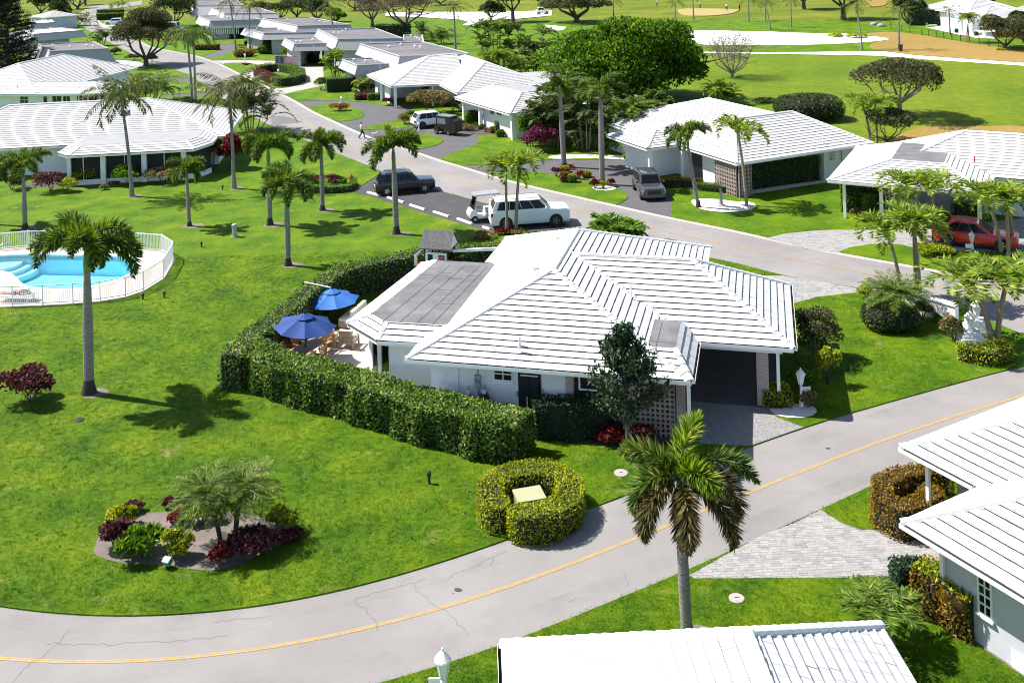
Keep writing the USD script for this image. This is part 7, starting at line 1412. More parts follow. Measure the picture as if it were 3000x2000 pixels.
vehicle('white_van', 'far white van parked under the trees beside the mango tree', None, None, 5.6, 2.0, 2.3, 'paint_white', centre=M2(245, 440), head=(1, -.12), belt=.55, roof0=.22, cowl=.14, roof1=.97, tail=.975, hoodz=.45, cat='van', nwin=2)
vehicle('parked_car', 'far white car on the pale drive by the clipped hedges', None, None, 4.6, 1.85, 1.6, 'paint_white', centre=M1(1570, 338), head=(-1, -.15), nwin=3)
vehicle('parked_car', 'dark car beside the grey band house at the upper left', None, None, 4.6, 1.85, 1.45, 'paint_black', centre=M1(1560, 975), head=(1, .1), nwin=3)
vehicle('parked_car', 'tiny white car far away on the golf course turning area', None, None, 3.2, 1.5, 1.8, 'paint_white', centre=M6(1120, 200), head=(1, .2), nwin=2)
def golf_cart(name, label, centre, head, body, roof, cover=False):
    c = G(centre)[:2]; T = thing(name, label, 'golf cart', (*c, .02), math.atan2(head[1], head[0]))
    prof = Polygon([(1.15, .32), (1.2, .55), (1.05, .88), (.72, .95), (.6, .45), (-.05, .38), (-.05, .62), (-.35, .66), (-.4, .8), (-1.15, .78), (-1.22, .4), (-1.1, .3)])
    m = MB().slab(prof, -.52, .52, bottom=True); v, f = m.get(); put('body', (v[:, [0, 2, 1]], f[:, ::-1]), body, T, smooth=35)
    put('seat', MB().box((-.32, 0, .78), (.5, 1.0, .14)).box((-.6, 0, 1.05), (.12, 1.0, .5), tilt=roty(-.15)), 'cushion' if not cover else 'black_plastic', T)
    put('floor', MB().box((.3, 0, .36), (.7, 1.0, .04)), 'black_plastic', T)
    rm = MB(); rm.add(*trimesh_box_round(2.0, 1.16, .08)); v, f = rm.get(); put('canopy', (v + [-.15, 0, 1.88], f), roof, T, smooth=30)
    for sx, sy in ((.82, -1), (.82, 1), (-1.0, -1), (-1.0, 1)): put('canopy_post', MB().tube([(sx + (.12 if sx > 0 else 0), sy * .5, .8), (sx - (.2 if sx > 0 else -.05), sy * .5, 1.86)], .02, 6), 'dark_metal', T)
    put('windscreen', MB().box((.80, 0, 1.38), (.012, .96, .86), tilt=roty(-.28)), 'pane', T); put('windscreen_band', MB().box((.90, 0, 1.08), (.016, .96, .26), tilt=roty(-.28)), 'glass_dark', T)
    put('steering_wheel', MB().lathe([(.15, -.015), (.18, 0), (.15, .015)], 14, (.45, .26, 1.02)), 'black_plastic', T)
    for sx in (.82, -.78):
        for sy in (-1, 1):
            w = put('wheel', MB().lathe([(.11, -.1), (.22, -.1), (.24, -.05), (.24, .05), (.22, .1), (.11, .1)], 16, (sx, sy * .5, .24), axis='y'), 'tyre', T, smooth=40); put('rim', MB().lathe([(.001, sy * .10), (.12, sy * .10), (.13, sy * .06)], 12, (sx, sy * .5, .24), axis='y'), 'rim', w)
    for sy in (-1, 1): put('headlight', MB().box((1.17, sy * .36, .62), (.06, .18, .1)), 'clear_lens', T)
    if cover:
        cov = MB(); pts_ = [(.98, .56), (-1.3, .56)]; 
        for a, b, mt in (((-1.75, -.62, .35), (-1.2, .62, 1.45), 'black_plastic'),):
            put('bag_cover', MB().box(((a[0] + b[0]) / 2, 0, (a[2] + b[2]) / 2), (b[0] - a[0], b[1] - a[1], b[2] - a[2])), mt, T)
        for sy in (-1, 1):
            put('side_curtain', MB().box((-.15, sy * .575, 1.3), (1.95, .02, 1.1)), 'black_plastic', T); put('curtain_window', MB().box((.1, sy * .588, 1.4), (1.1, .012, .6)), 'vinyl_clear', T)
        put('rear_curtain', MB().box((-1.14, 0, 1.35), (.02, 1.12, 1.0)), 'black_plastic', T); put('rear_flap', MB().box((-1.48, 0, 1.54), (.6, 1.25, .16), tilt=roty(-.35)), 'black_plastic', T)
    return T
def trimesh_box_round(a, b, c):
    p = sbox(-a / 2, -b / 2, a / 2, b / 2).buffer(-.12).buffer(.12); m = MB().slab(p, 0, c * .6, bottom=True); m.slab(p.buffer(-.05), c * .6, c); return m.get()
golf_cart('golf_cart', 'white golf cart with grey canopy beside the big white vehicle', E(985, 575), (-.90, -.28), 'paint_white', 'grey_metal')
golf_cart('golf_cart', 'golf cart with black weather cover behind the white compact vehicle', M4(735, 905), (-.75, .55), 'paint_black', 'vinyl_clear', cover=True)
# ---------------------------------------------------------------- wheel stops, hydrant, small things on the lawns
for i, (a, b) in enumerate((((180, 390), (265, 412)), ((318, 425), (430, 460)), ((472, 477), (575, 510)), ((635, 524), (740, 557)), ((800, 572), (900, 608)), ((975, 630), (1025, 645)))):
    p, q = G(E(*a)), G(E(*b)); c = (p + q) / 2; L_ = np.linalg.norm(q - p); an_ = math.atan2(q[1] - p[1], q[0] - p[0])
    T = thing('wheel_stop', ['wheel stop at the tail of the navy wagon', 'second white wheel stop from the navy wagon, behind the palm trunk', 'third white wheel stop from the navy wagon', 'fourth white wheel stop from the navy wagon', 'fifth white wheel stop, before the golf cart', 'last wheel stop, under the tail of the big white vehicle'][i], 'wheel stop', (*c[:2], .02), an_)
    pr_ = Polygon([(-.09, 0), (.09, 0), (.06, .13), (-.06, .13)]); v, f = MB().slab(pr_, -L_ / 2, L_ / 2, bottom=True).get(); put('block', (v[:, [2, 0, 1]], f), 'concrete_white', T)
    for s_ in (-.3, .3): put('bolt', MB().lathe([(.03, .125), (.03, .137), (.001, .14)], 8, (s_ * L_, 0, 0)), 'dark_metal', T)
g = G(N4(2075, 745)); T = thing('fire_hydrant', 'orange-red fire hydrant beside the curved low hedge', 'hydrant', (*g[:2], .05)); s_ = 1.25
put('barrel', MB().lathe([(.17, 0), (.17, .05), (.12, .07), (.115, .55), (.16, .56), (.16, .61), (.12, .62), (.11, .70), (.06, .77), (.03, .79), (.03, .84), (.001, .84)], 16), 'hydrant_red', T, smooth=40)
for a in (0, math.pi, -math.pi / 2): put('outlet', MB().tube([(math.cos(a) * .1, math.sin(a) * .1, .45), (math.cos(a) * .2, math.sin(a) * .2, .45)], .055 if a else .06, 10), 'hydrant_red', T)
g = G(N4(735, 1355)); T = thing('utility_pedestal', 'grey utility pedestal standing on the lawn between the palms', 'utility box', (*g[:2], .04)); put('cabinet', MB().lathe([(.17, 0), (.17, .72), (.19, .73), (.19, .86), (.15, .9), (.001, .91)], 14), 'grey_metal', T, smooth=40); put('base', MB().lathe([(.21, -.02), (.21, .06), (.001, .07)], 14), 'concrete', T)
for F, lb in ((N4(355, 1475), 'small black lawn light right of the pool railing'), (D(1133, 880), 'small dark lawn light below the pool railing, right one'), (D(985, 892), 'small dark lawn light below the pool railing, left one'), (N4(597, 812), 'small black lawn light left of the coconut palm foot'), (K(578, 268), 'slim black stake on the big lawn left of the ring hedge')):
    g = G(F); tall = .42 if 'stake' in lb else .34; T = thing('lawn_light', lb, 'lawn light', (*g[:2], .05)); put('stem', MB().tube([(0, 0, -.05), (0, 0, tall * .6)], .05, 8), 'black_plastic', T); put('head', MB().lathe([(.05, tall * .6), (.085, tall * .65), (.085, tall), (.06, tall * 1.06), (.001, tall * 1.07)], 10), 'black_plastic', T)
g = G(J(1100, 822)); T = thing('spot_light', 'small green flood light at the front edge of the sandy bed', 'flood light', (*g[:2], .05), -.4); put('housing', MB().box((0, 0, .22), (.26, .2, .2), tilt=rotx(.5)), 'light_green', T); put('stake', MB().box((0, 0, .06), (.08, .08, .2)), 'black_plastic', T)
for F, lb, sx in ((K(1836, 200), 'pale oval cover set in the grass right of the ring hedge', .27), (L(355, 1024), 'pale cover in the grass behind the lowest white roof', .24), (Pv(183, 967), 'dark round valve cover in the lawn below the palm shadow', .2)):
    g = G(F); T = thing('access_cover', lb, 'cover', (*g[:2], .05)); put('lid', MB().lathe([(sx, -.05), (sx, .02), (sx * .9, .035), (.001, .04)], 18), 'cover_mat' if 'pale' in lb else 'black_plastic', T); put('handle', MB().box((0, 0, .043), (.12, .03, .012)), 'dark_metal', T)
g = G(K(1225, 300)); T = thing('utility_box', 'pale olive utility cabinet inside the ring hedge', 'utility box', (rc[0] - .05, rc[1] - .1, .0), .25); put('cabinet', MB().box((0, 0, .36), (.95, .8, .74)), 'utility_green', T); put('lid', MB().box((0, 0, .76), (1.02, .87, .07)), 'utility_green', T); put('handle', MB().box((-.30, -.42, .52), (.05, .04, .16)), 'dark_metal', T)
# ---------------------------------------------------------------- lamp posts
def lamp(label, base, top, sign=None, head=1.0, mat='white_metal'):
    g = G(base); h = top_z(base, top); T = thing('street_lamp', label, 'lamp post', (*g[:2], 0)); s_ = head
    put('post', MB().lathe([(.10, -.05), (.10, .3), (.055, .36), (.05, h - .75 * s_), (.08, h - .72 * s_), (.001, h - .70 * s_)], 10), mat, T, smooth=40)
    lt = put('lantern', MB().lathe([(.09 * s_, h - .70 * s_), (.17 * s_, h - .28 * s_), (.001, h - .28 * s_)], 6), 'lamp_glass', T)
    fr = MB()
    for k in range(6): a = k * math.pi / 3; fr.bar((math.cos(a) * .092 * s_, math.sin(a) * .092 * s_, h - .70 * s_), (math.cos(a) * .173 * s_, math.sin(a) * .173 * s_, h - .28 * s_), .02)
    put('lantern_frame', fr, mat, lt); put('lantern_roof', MB().lathe([(.21 * s_, h - .28 * s_), (.20 * s_, h - .25 * s_), (.07 * s_, h - .10 * s_), (.03 * s_, h - .07 * s_), (.02 * s_, h), (.001, h)], 12), mat, T)
    if sign: put('name_board', MB().box((sign * .22, 0, h - .95), (.38, .05, .26)), mat, T)
    return T
lamp('white lamp post with hexagonal lantern at the bottom edge', K(672, 1620), K(672, 1335), -1, 1.15)
lamp('white lamp post in the flowers beside the paver driveway', HH(1995, 925), HH(1998, 650), 1)
lamp('white lamp post by the red car with a mailbox', N5(1560, 1260), N5(1562, 1010), -1)
lamp('small white lamp post on the first island before the row houses', M2(1260, 895), M2(1258, 735), -1)
lamp('small white lamp post in the curved hedge by the flag', M2(1718, 1050), M2(1718, 945), -1)
lamp('small white lamp post by the narrow driveway left of the street', M2(360, 1345), M2(358, 1195), -1)
lamp('small white lamp post at the edge of the horseshoe driveway', M3(708, 960), M3(708, 850), -1)
lamp('thin white post beside the covered golf cart', M4(362, 870), M4(360, 735), None, .7)
# low white wall with stepped ends and two lanterns
p, q = G(N6(770, 850)), G(N6(1250, 970)); 
T = thing('garden_wall', 'low white wall near the fork of the streets', 'wall'); a, b = G(N6(780, 800)), G(N6(1390, 985)); a2, b2 = a + [0, 0, .0], b
put('wall', MB().bar(a + [0, 0, .45], b + [0, 0, .45], .35, 1.0), 'stucco', T); put('cap', MB().bar(a + [0, 0, .985], b + [0, 0, .985], .45, .07), 'trim_white', T)
for F, lb in ((N6(1570, 1222), 'white stepped pedestal with a lantern nearest the yellow hedge'), (N6(1640, 1085), 'white stepped pedestal behind the nearer one by the low wall')):
    g = G(F); T = thing('stepped_pedestal', lb, 'pedestal', (*g[:2], 0), -.1)
    for i, (w, z) in enumerate(((1.25, 0), (1.1, .16), (.95, .32), (.8, .46))): put('step', MB().box((0, .25, z + .08), (w, w * .8, .158)), 'stucco', T)
    put('lantern_stem', MB().lathe([(.07, .6), (.06, .72), (.09, .8), (.001, .81)], 10, (0, .25, 0)), 'white_metal', T); lt = put('lantern', MB().lathe([(.13, .8), (.24, 1.28), (.001, 1.28)], 6, (0, .25, 0)), 'lamp_glass', T); put('lantern_roof', MB().lathe([(.29, 1.28), (.27, 1.33), (.1, 1.52), (.03, 1.58), (.02, 1.72), (.001, 1.72)], 12, (0, .25, 0)), 'white_metal', T)
g = G(Q(265, 482)); T = thing('garden_statue', 'small grey garden figure in the white stone bed', 'statue', (*g[:2], .05)); put('plinth', MB().lathe([(.28, 0), (.28, .08), (.16, .14), (.16, .3), (.001, .3)], 10), 'concrete', T)
put('figure', MB().lathe([(.12, .3), (.15, .5), (.10, .8), (.13, .98), (.05, 1.06), (.09, 1.16), (.07, 1.27), (.001, 1.31)], 10), 'paver_a', T, smooth=60)
# flag
b = M2(1677, 970); g = G(b); h = top_z(b, M2(1680, 765)); T = thing('flag_pole', 'flag pole in the curved hedge', 'flag pole', (*g[:2], 0)); put('pole', MB().lathe([(.05, -.05), (.035, h), (.06, h + .03), (.06, h + .10), (.001, h + .13)], 8), 'white_metal', T)
T = thing('flag', 'striped stars flag hanging from the pole, red and white with blue corner', 'flag', (*g[:2], 0)); Lf, Hf, zt = 3.6, 2.1, h - .1
def cloth(x0, x1, z0, z1, off=0.0):
    X = np.linspace(x0, x1, 18); w = lambda x: .10 * np.sin(x * 2.6) * np.minimum(1, x / .6); dz = lambda x: -.06 * x
    v = [(x, w(x) + o, z + dz(x)) for o in (-off - .004, off + .004) for z in (z0, z1) for x in X]; n = 18; f = []
    for i in range(n - 1): f += [[i, i + 1, n + i + 1], [i, n + i + 1, n + i], [2 * n + i, 3 * n + i + 1, 2 * n + i + 1], [2 * n + i, 3 * n + i, 3 * n + i + 1]]
    return MB().add(v, f)
for k in range(13): put('stripe', cloth(.05, Lf, zt - Hf * (k + 1) / 13, zt - Hf * k / 13), 'flag_red' if k % 2 == 0 else 'flag_white', T)
ct = put('canton', cloth(.05, Lf * .4, zt - Hf * 7 / 13, zt, .006), 'flag_blue', T); 
for r_ in range(9):
    for c_ in range(6 if r_ % 2 == 0 else 5):
        xx, zz = .05 + Lf * .4 * ((c_ + .5) / 6 + (r_ % 2) / 12), zt - Hf * 7 / 13 * (r_ + .6) / 9.2; k5 = np.arange(10); rr = np.where(k5 % 2, .022, .055); wv = .10 * math.sin(xx * 2.6) * min(1, xx / .6)
        for sd in (-1, 1): put('star', MB().add([(xx, wv + sd * .014, zz - .06 * xx)] + [(xx + a * math.sin(t), wv + sd * .014, zz - .06 * xx + a * math.cos(t)) for a, t in zip(rr, k5 * math.pi / 5)], [[0, i + 1, (i + 1) % 10 + 1][::sd] for i in range(10)]), 'flag_white', ct)
# ---------------------------------------------------------------- patio: umbrellas, tables, chairs
def umbrella(label, base, apex, rad, n, mat, kind, rz=0, tiltv=(0, 0)):
    g = G(base); h = top_z(base, apex); T = thing('patio_umbrella', label, 'umbrella', (*g[:2], .03), rz); drop = rad * .34; k = np.arange(n) * 2 * np.pi / n
    for i in range(n):
        a0, a1 = k[i], k[(i + 1) % n]; m = MB(); gr = 6; V = []
        for s_ in np.linspace(.14, 1, gr + 1):
            for t in np.linspace(0, 1, 5):
                e0, e1 = np.array([math.cos(a0), math.sin(a0)]), np.array([math.cos(a1), math.sin(a1)]); p = (e0 * (1 - t) + e1 * t) * rad * s_; sag = .10 * rad * s_ * 4 * t * (1 - t)
                p = p * (1 - .06 * 4 * t * (1 - t) * s_); V.append((p[0], p[1], h - drop * s_ ** 1.15 - sag * .45 + p[0] * tiltv[0] + p[1] * tiltv[1]))
        f = [[a * 5 + b, a * 5 + b + 1, (a + 1) * 5 + b + 1, (a + 1) * 5 + b] for a in range(gr) for b in range(4)]
        put('canopy_panel', MB().add(V, np.array(f)[:, ::-1]), mat, T, smooth=60)
        put('rib', MB().bar((.05 * math.cos(a0), .05 * math.sin(a0), h - .12), (rad * .98 * math.cos(a0), rad * .98 * math.sin(a0), h - drop - .04 + rad * math.cos(a0) * tiltv[0] + rad * math.sin(a0) * tiltv[1]), .025), 'dark_metal', T)
    V = [(0, 0, h + .12)] + [(math.cos(a) * rad * .30, math.sin(a) * rad * .30, h - .09) for a in k]; put('vent_cap', MB().add(V, [[0, i + 1, (i + 1) % n + 1] for i in range(n)]), mat, T)
    put('finial', MB().lathe([(.05, h + .1), (.06, h + .16), (.02, h + .22), (.001, h + .23)], 8), 'dark_metal', T)
    if kind == 'centre': put('pole', MB().lathe([(.24, 0), (.24, .06), (.03, .08), (.03, h)], 10), 'dark_metal', T); put('crank', MB().box((.06, 0, 1.15), (.08, .08, .16)), 'dark_metal', T)
    else:
        put('mast', MB().tube([(-rad * .9, rad * .75, 0), (-rad * .9, rad * .75, h + .35)], .045, 8), 'dark_metal', T); put('arm', MB().tube([(-rad * .9, rad * .75, h + .3), (0, 0, h + .14)], .035, 8), 'white_metal', T); put('base', MB().box((-rad * .9, rad * .75, .05), (.9, .9, .1)), 'dark_metal', T)
    return T
umbrella('upper lighter blue patio umbrella on an offset mast', P_a := N7(670, 265), N7(795, 5) and (N7(670, 5)[0], N7(670, 5)[1]), 1.5, 8, 'canvas_blue_light', 'offset', .35)  # canvas is the lighter of the two blues
umbrella('lower darker blue patio umbrella over the dining table', N7(437, 640), N7(440, 222), 1.56, 8, 'canvas_blue', 'centre', .2, (-.09, .02))
g0 = G(N7(437, 640)); pa = math.radians(62)
T = thing('dining_table', 'long wooden dining table under the lower blue umbrella', 'table', (g0[0], g0[1], .03), pa)
for i in range(7): put('table_slat', MB().box((0, -.42 + .14 * i, .74), (2.2, .132, .035)), 'teak_table', T)
put('apron', MB().box((0, 0, .69), (2.0, .78, .06)), 'wood', T)
for sx in (-1, 1):
    for sy in (-1, 1): put('leg', MB().box((sx * .98, sy * .40, .35), (.08, .08, .7)), 'wood', T)
def chair_parts(T, mat='wood'):
    put('seat', MB().box((0, 0, .44), (.48, .48, .05)), mat, T)
    for sx in (-1, 1):
        put('leg', MB().box((sx * .21, -.21, .21), (.045, .045, .42)), mat, T); put('leg', MB().bar((sx * .21, .21, 0), (sx * .21, .30, .98), .045), mat, T); put('arm_rest', MB().box((sx * .24, .0, .66), (.05, .5, .035)), mat, T)
    for i in range(5): put('back_slat', MB().bar((-.16 + .08 * i, .235, .5), (-.16 + .08 * i, .29, .95), .045, .015), mat, T)
    put('top_rail', MB().box((0, .30, .96), (.46, .035, .07)), mat, T)
dc = stage.CreateClassPrim('/World/dining_chair_form'); chair_parts(dc)
cd, sd_ = math.cos(pa), math.sin(pa)
for i, (u, n_, rz, lb) in enumerate(((-.55, .78, 0, 'wooden dining chair at the left side of the table, nearer one'), (.45, .80, 0, 'wooden dining chair at the left side of the table, farther one'), (-.75, -.78, math.pi, 'wooden dining chair at the right side of the table, nearest the hedge'), (.05, -.80, math.pi, 'wooden dining chair at the right side of the table, farther one'), (1.5, 0, -math.pi / 2, 'wooden dining chair at the far end of the table'))):
    thing('dining_chair', lb, 'chair', (g0[0] + u * cd - n_ * sd_, g0[1] + u * sd_ + n_ * cd, .03), pa + rz, like=dc.GetPath())
def lounge_chair(label, F, rz):
    g = G(F); T = thing('lounge_chair', label, 'armchair', (*g[:2], .03), rz)
    put('frame', MB().box((0, 0, .26), (.78, .78, .08)).box((0, -.37, .56), (.78, .05, .06)), 'wood_pale', T)
    for sx in (-1, 1):
        for sy in (-1, 1): put('leg', MB().box((sx * .37, sy * .37, .29), (.07, .07, .58)), 'wood_pale', T)
        put('arm_rest', MB().box((sx * .40, 0, .60), (.09, .86, .045)), 'wood_pale', T)
    for i in range(6): put('back_slat', MB().bar((-.30 + .12 * i, -.38, .30), (-.30 + .12 * i, -.46, .86), .06, .02), 'wood_pale', T)
    put('top_rail', MB().box((0, -.46, .88), (.80, .05, .07)), 'wood_pale', T); put('seat_cushion', MB().add(*trimesh_box_round(.70, .74, .16)).xf(t=(0, .02, .30)), 'cushion', T, smooth=40); put('back_cushion', MB().box((0, -.30, .66), (.68, .15, .5), tilt=rotx(.14)), 'cushion', T)
lounge_chair('wooden armchair with pale cushions and slatted back, left of two', N7(655, 475), -.25); lounge_chair('wooden armchair with pale cushions and slatted back, right of two', N7(815, 490), -.25)
g = G(N7(560, 460)); T = thing('side_table', 'small wooden table beside the left armchair', 'table', (*g[:2], .03), .3); put('top', MB().box((0, 0, .62), (.42, .42, .03)), 'wood', T)
for sx in (-1, 1):
    for sy in (-1, 1): put('leg', MB().box((sx * .18, sy * .18, .3), (.04, .04, .6)), 'wood', T)
put('basket', MB().lathe([(.14, .64), (.17, .84), (.15, .84), (.12, .66), (.001, .66)], 12), 'wood_pale', T)
g = G(N7(850, 290)); T = thing('patio_sofa', 'pale cushioned patio sofa half hidden by the roof', 'sofa', (*g[:2], .03), 1.3); put('base', MB().box((0, 0, .2), (1.8, .85, .3)), 'wood_pale', T); put('seat_cushion', MB().box((0, .05, .43), (1.7, .75, .16)), 'cushion', T); put('back_cushion', MB().box((0, -.33, .68), (1.7, .2, .5)), 'cushion', T)
# things along the wall of the middle house
def atwall(a, d): w = ffw.P(a, 0, d); return h1.W(w[0], w[1], 0)
for F, lb, hh in ((GG(1828, 900), 'black cylinder tank at the white wall, left one', 1.25), (GG(1942, 940), 'black cylinder tank at the white wall, right one', 1.35)):
    a, z = ffw.hit(F); w = atwall(a, .32); T = thing('water_tank', lb, 'tank', (w[0], w[1], 0)); put('tank', MB().lathe([(.2, 0), (.23, .03), (.23, hh - .18), (.19, hh - .06), (.1, hh), (.001, hh)], 16), 'black_plastic', T, smooth=40); put('valve', MB().box((0, 0, hh + .06), (.16, .14, .14)), 'trim_white', T); put('pipe', MB().tube([(0, .05, hh + .1), (.05, .2, hh + .25), (.06, .29, hh - .2)], .02, 6), 'grey_metal', T)
a, z = ffw.hit(GG(2108, 960)); w = atwall(a, .25); T = thing('plant_stand', 'grey metal stand beside the dark double door', 'stand', (w[0], w[1], 0)); put('frame', MB().lathe([(.16, 0), (.18, .05), (.13, .5), (.18, .95), (.16, .95), (.11, .5), (.15, .05)], 10), 'grey_metal', T)
a, z = ffw.hit(HH(205, 780)); w = atwall(a, .2); T = thing('broom', 'broom leaning at the wall right of the dark double door', 'broom', (w[0], w[1], 0)); put('handle', MB().bar((0, -.1, .2), (.1, .18, 1.6), .03), 'wood', T); put('bristles', MB().box((-.01, -.12, .14), (.3, .08, .24)), 'black_plastic', T)
g = G(GG(1425, 800)); T = thing('wooden_chair', 'wooden folding chair beside the white lean-to', 'chair', (g[0] + .2, g[1] + 1.2, .03), .8); chair_parts(T, 'wood_pale')
p_ = h5.W(14.6, 2.2); T = thing('air_conditioner', 'grey air conditioning unit at the right end of the white leaning-palm house', 'air conditioner', (p_[0], p_[1], 0), h5.ang)
put('casing', MB().box((0, 0, .45), (.9, .9, .9)), 'grey_metal', T); put('fan_guard', MB().lathe([(.36, .905), (.36, .93), (.30, .94), (.001, .93)], 16), 'dark_metal', T)
# play house with swing beam
g = G((1292, 828)); T = thing('play_house', 'white wooden play house with shingled roof and swing beam behind the hedge', 'play house', (g[0], g[1] - .3, 0), -.28); zd = 1.25
for sx in (-1, 1):
    for sy in (-1, 1): put('post', MB().box((sx * .7, sy * .6, (zd + .95) / 2), (.09, .09, zd + 1.0)), 'dark_metal', T)
put('deck', MB().box((-.35, 0, zd), (2.1, 1.4, .08)), 'wood', T)
for i in range(7): put('front_board', MB().box((-.6 + .2 * i, -.63, zd + .42), (.185, .03, .8)), 'trim_white', T)
for i in range(6): put('side_board', MB().box((-.72, -.5 + .2 * i, zd + .42), (.03, .185, .8)), 'trim_white', T)
put('door_opening', MB().box((-.35, -.65, zd + .4), (.3, .02, .6)), 'dark_room', T); put('window_frame', MB().box((.35, -.66, zd + .5), (.36, .03, .36)), 'dark_door', T); put('window', MB().box((.35, -.68, zd + .5), (.26, .01, .26)), 'cloth_pink', T)
rz_ = zd + 1.05
for sy in (-1, 1): put('roof_slope', MB().add([(-.95, sy * .85, rz_), (.95, sy * .85, rz_), (.95, 0, rz_ + .85), (-.95, 0, rz_ + .85), (-.95, sy * .85, rz_ + .05), (.95, sy * .85, rz_ + .05), (.95, 0, rz_ + .9), (-.95, 0, rz_ + .9)], [[0, 1, 2, 3], [4, 5, 6, 7], [0, 1, 5, 4], [1, 2, 6, 5], [2, 3, 7, 6], [3, 0, 4, 7]]), 'shingle', T)
for sx in (-1, 1): put('gable', MB().add([(sx * .88, -.75, rz_ + .0), (sx * .88, .75, rz_), (sx * .88, 0, rz_ + .78), (sx * .86, -.75, rz_), (sx * .86, .75, rz_), (sx * .86, 0, rz_ + .78)], [[0, 1, 2], [3, 5, 4]]), 'trim_white', T)
for i in range(8): put('baluster', MB().box((-1.35, -.6 + .17 * i, zd + .35), (.05, .05, .65)), 'trim_white', T)
put('balcony_rail', MB().box((-1.35, 0, zd + .70), (.07, 1.4, .06)), 'dark_metal', T); put('swing_beam', MB().bar((.8, .1, zd + .75), (3.5, .35, zd + .95), .14, .16), 'trim_white', T)
for sy in (-1, 1): put('swing_leg', MB().bar((3.45, .35 + sy * .05, zd + .95), (3.65, .35 + sy * .9, -.05), .1), 'trim_white', T)
put('beam_bracket', MB().box((3.55, .35, zd + .98), (.2, .22, .2)), 'hydrant_red', T)
# far pool terrace, lounger, fence of the right house
g = G(N1(1350, 430)); tp = gpoly(pts(N1, (1010, 385), (1200, 365), (1480, 362), (2000, 372), (2000, 540), (1700, 530), (1480, 490)))
put('terrace', MB().slab(tp, None, .062), 'concrete_white', kind='structure', label='white terrace around the far pool'); put('far_pool_water', MB().slab(gpoly(pts(N1, (1230, 398), (1480, 392), (1640, 400), (1640, 440), (1420, 455))), None, .075), 'pool_floor', kind='structure', label='small blue pool at the top right')
def sun_lounger(label, F, rz, s_=1.0):
    g = G(F); T = thing('sun_lounger', label, 'sun lounger', (*g[:2], .06), rz); put('frame', MB().bar((-1, -.32, .33), (1, -.32, .33), .05).bar((-1, .32, .33), (1, .32, .33), .05).bar((-1, -.32, .33), (-1, .32, .33), .05).bar((1, -.32, .33), (1, .32, .33), .05), 'white_metal', T)
    for sx in (-.85, .85):
        for sy in (-.32, .32): put('leg', MB().box((sx, sy, .16), (.05, .05, .33)), 'white_metal', T)
    for i in range(11): put('strap', MB().box((-.9 + .12 * i, 0, .36), (.10, .64, .015)), 'cloth_white', T)
    for i in range(6): put('back_strap', MB().box((.48 + .085 * i, 0, .40 + .07 * i), (.10, .64, .015), tilt=roty(-.68)), 'cloth_white', T)
    return T
sun_lounger('white sun lounger beside the far pool', N1(1075, 378), math.pi - .1); 
sl = G(D(110, 890)); sun_lounger('white sun lounger with a sunbather beside the near pool', D(115, 900), -.12)
T = thing('wire_fence', 'thin dark wire fence below the far pool', 'fence'); fpx = pts(N1, (520, 405), (670, 435), (780, 460), (945, 488), (1040, 505), (1143, 522), (1248, 538), (1360, 555), (1478, 575), (1600, 592), (1735, 610), (1870, 645), (2000, 655)); fp = [G(p) for p in fpx]
for p in fp: put('post', MB().box((p[0], p[1], .6), (.09, .09, 1.2)), 'dark_metal', T)
for z in (.35, 1.12):
    for p, q in zip(fp[:-1], fp[1:]): put('wire', MB().bar(p + [0, 0, z], q + [0, 0, z], .03), 'dark_metal', T)
g = G(N1(652, 712)); T = thing('refuse_bin', 'dark bin at the foot of a coconut palm by the cart path', 'bin', (*g[:2], .05)); put('bin', MB().lathe([(.3, 0), (.36, 1.0), (.38, 1.05), (.001, 1.1)], 12), 'dark_metal', T); put('rim_band', MB().lathe([(.375, .95), (.40, 1.0), (.375, 1.05)], 12), 'black_plastic', T)
for F, lb in ((N1(1430, 460), 'dark pot plant on the far terrace, left one'), (N1(1705, 500), 'dark pot plant on the far terrace, by the pavilion column')): shrub(lb, F, 11, 13, 'leaf_dark', 120, .25, 3, 'ball', 'potted_plant', cat='plant')
for F, lb in ((N1(290, 355), 'small grey stone on the golf slope, left one'), (N1(385, 375), 'dark stone on the golf slope, right one')):
    g = G(F); r_ = np.random.default_rng(int(F[0])); u = trimesh.creation.icosphere(2); v = np.array(u.vertices); v = v * (1 + .15 * meshkit.noise(v * 1.7 + F[0]).reshape(-1, 1)) * [.8, .6, .5]; T = thing('boulder', lb, 'rock', (*g[:2], .2)); put('stone', (v, np.array(u.faces)), 'paver_a', T, smooth=60)
# ---------------------------------------------------------------- people and a dog
import manifold3d as m3
def blob(chain, res=.03, it=8):
    """smooth skin over chains of (x, y, z, radius)"""
    B_ = []
    for c in chain:
        for a, b in zip(c[:-1], c[1:]):
            s0, s1 = (m3.Manifold.sphere(p[3], 12).translate(p[:3]) for p in (a, b)); B_.append(m3.Manifold.batch_hull([s0, s1]))
    M = m3.Manifold.batch_boolean(B_, m3.OpType.Add).refine_to_length(res); mm = M.to_mesh(); t = trimesh.Trimesh(np.array(mm.vert_properties[:, :3]), np.array(mm.tri_verts)); trimesh.smoothing.filter_taubin(t, iterations=it); return np.array(t.vertices), np.array(t.faces)
def hand(p, d):
    """short chains: palm, four fingers and thumb, along direction d"""
    p, d = np.array(p), unit(d); s_ = unit(np.cross(d, [.3, 1, .2])); out = [[(*p, .034), (*(p + d * .07), .036)]]
    for i, l in enumerate((.06, .075, .07, .055)): q = p + d * .085 + s_ * (-.03 + .02 * i); out.append([(*q, .0095), (*(q + d * l * .55), .009), (*(q + d * l + [0, 0, -.008]), .008)])
    q = p + d * .03 - s_ * .036; out.append([(*q, .011), (*(q + d * .045 - s_ * .02), .009)])
    return out
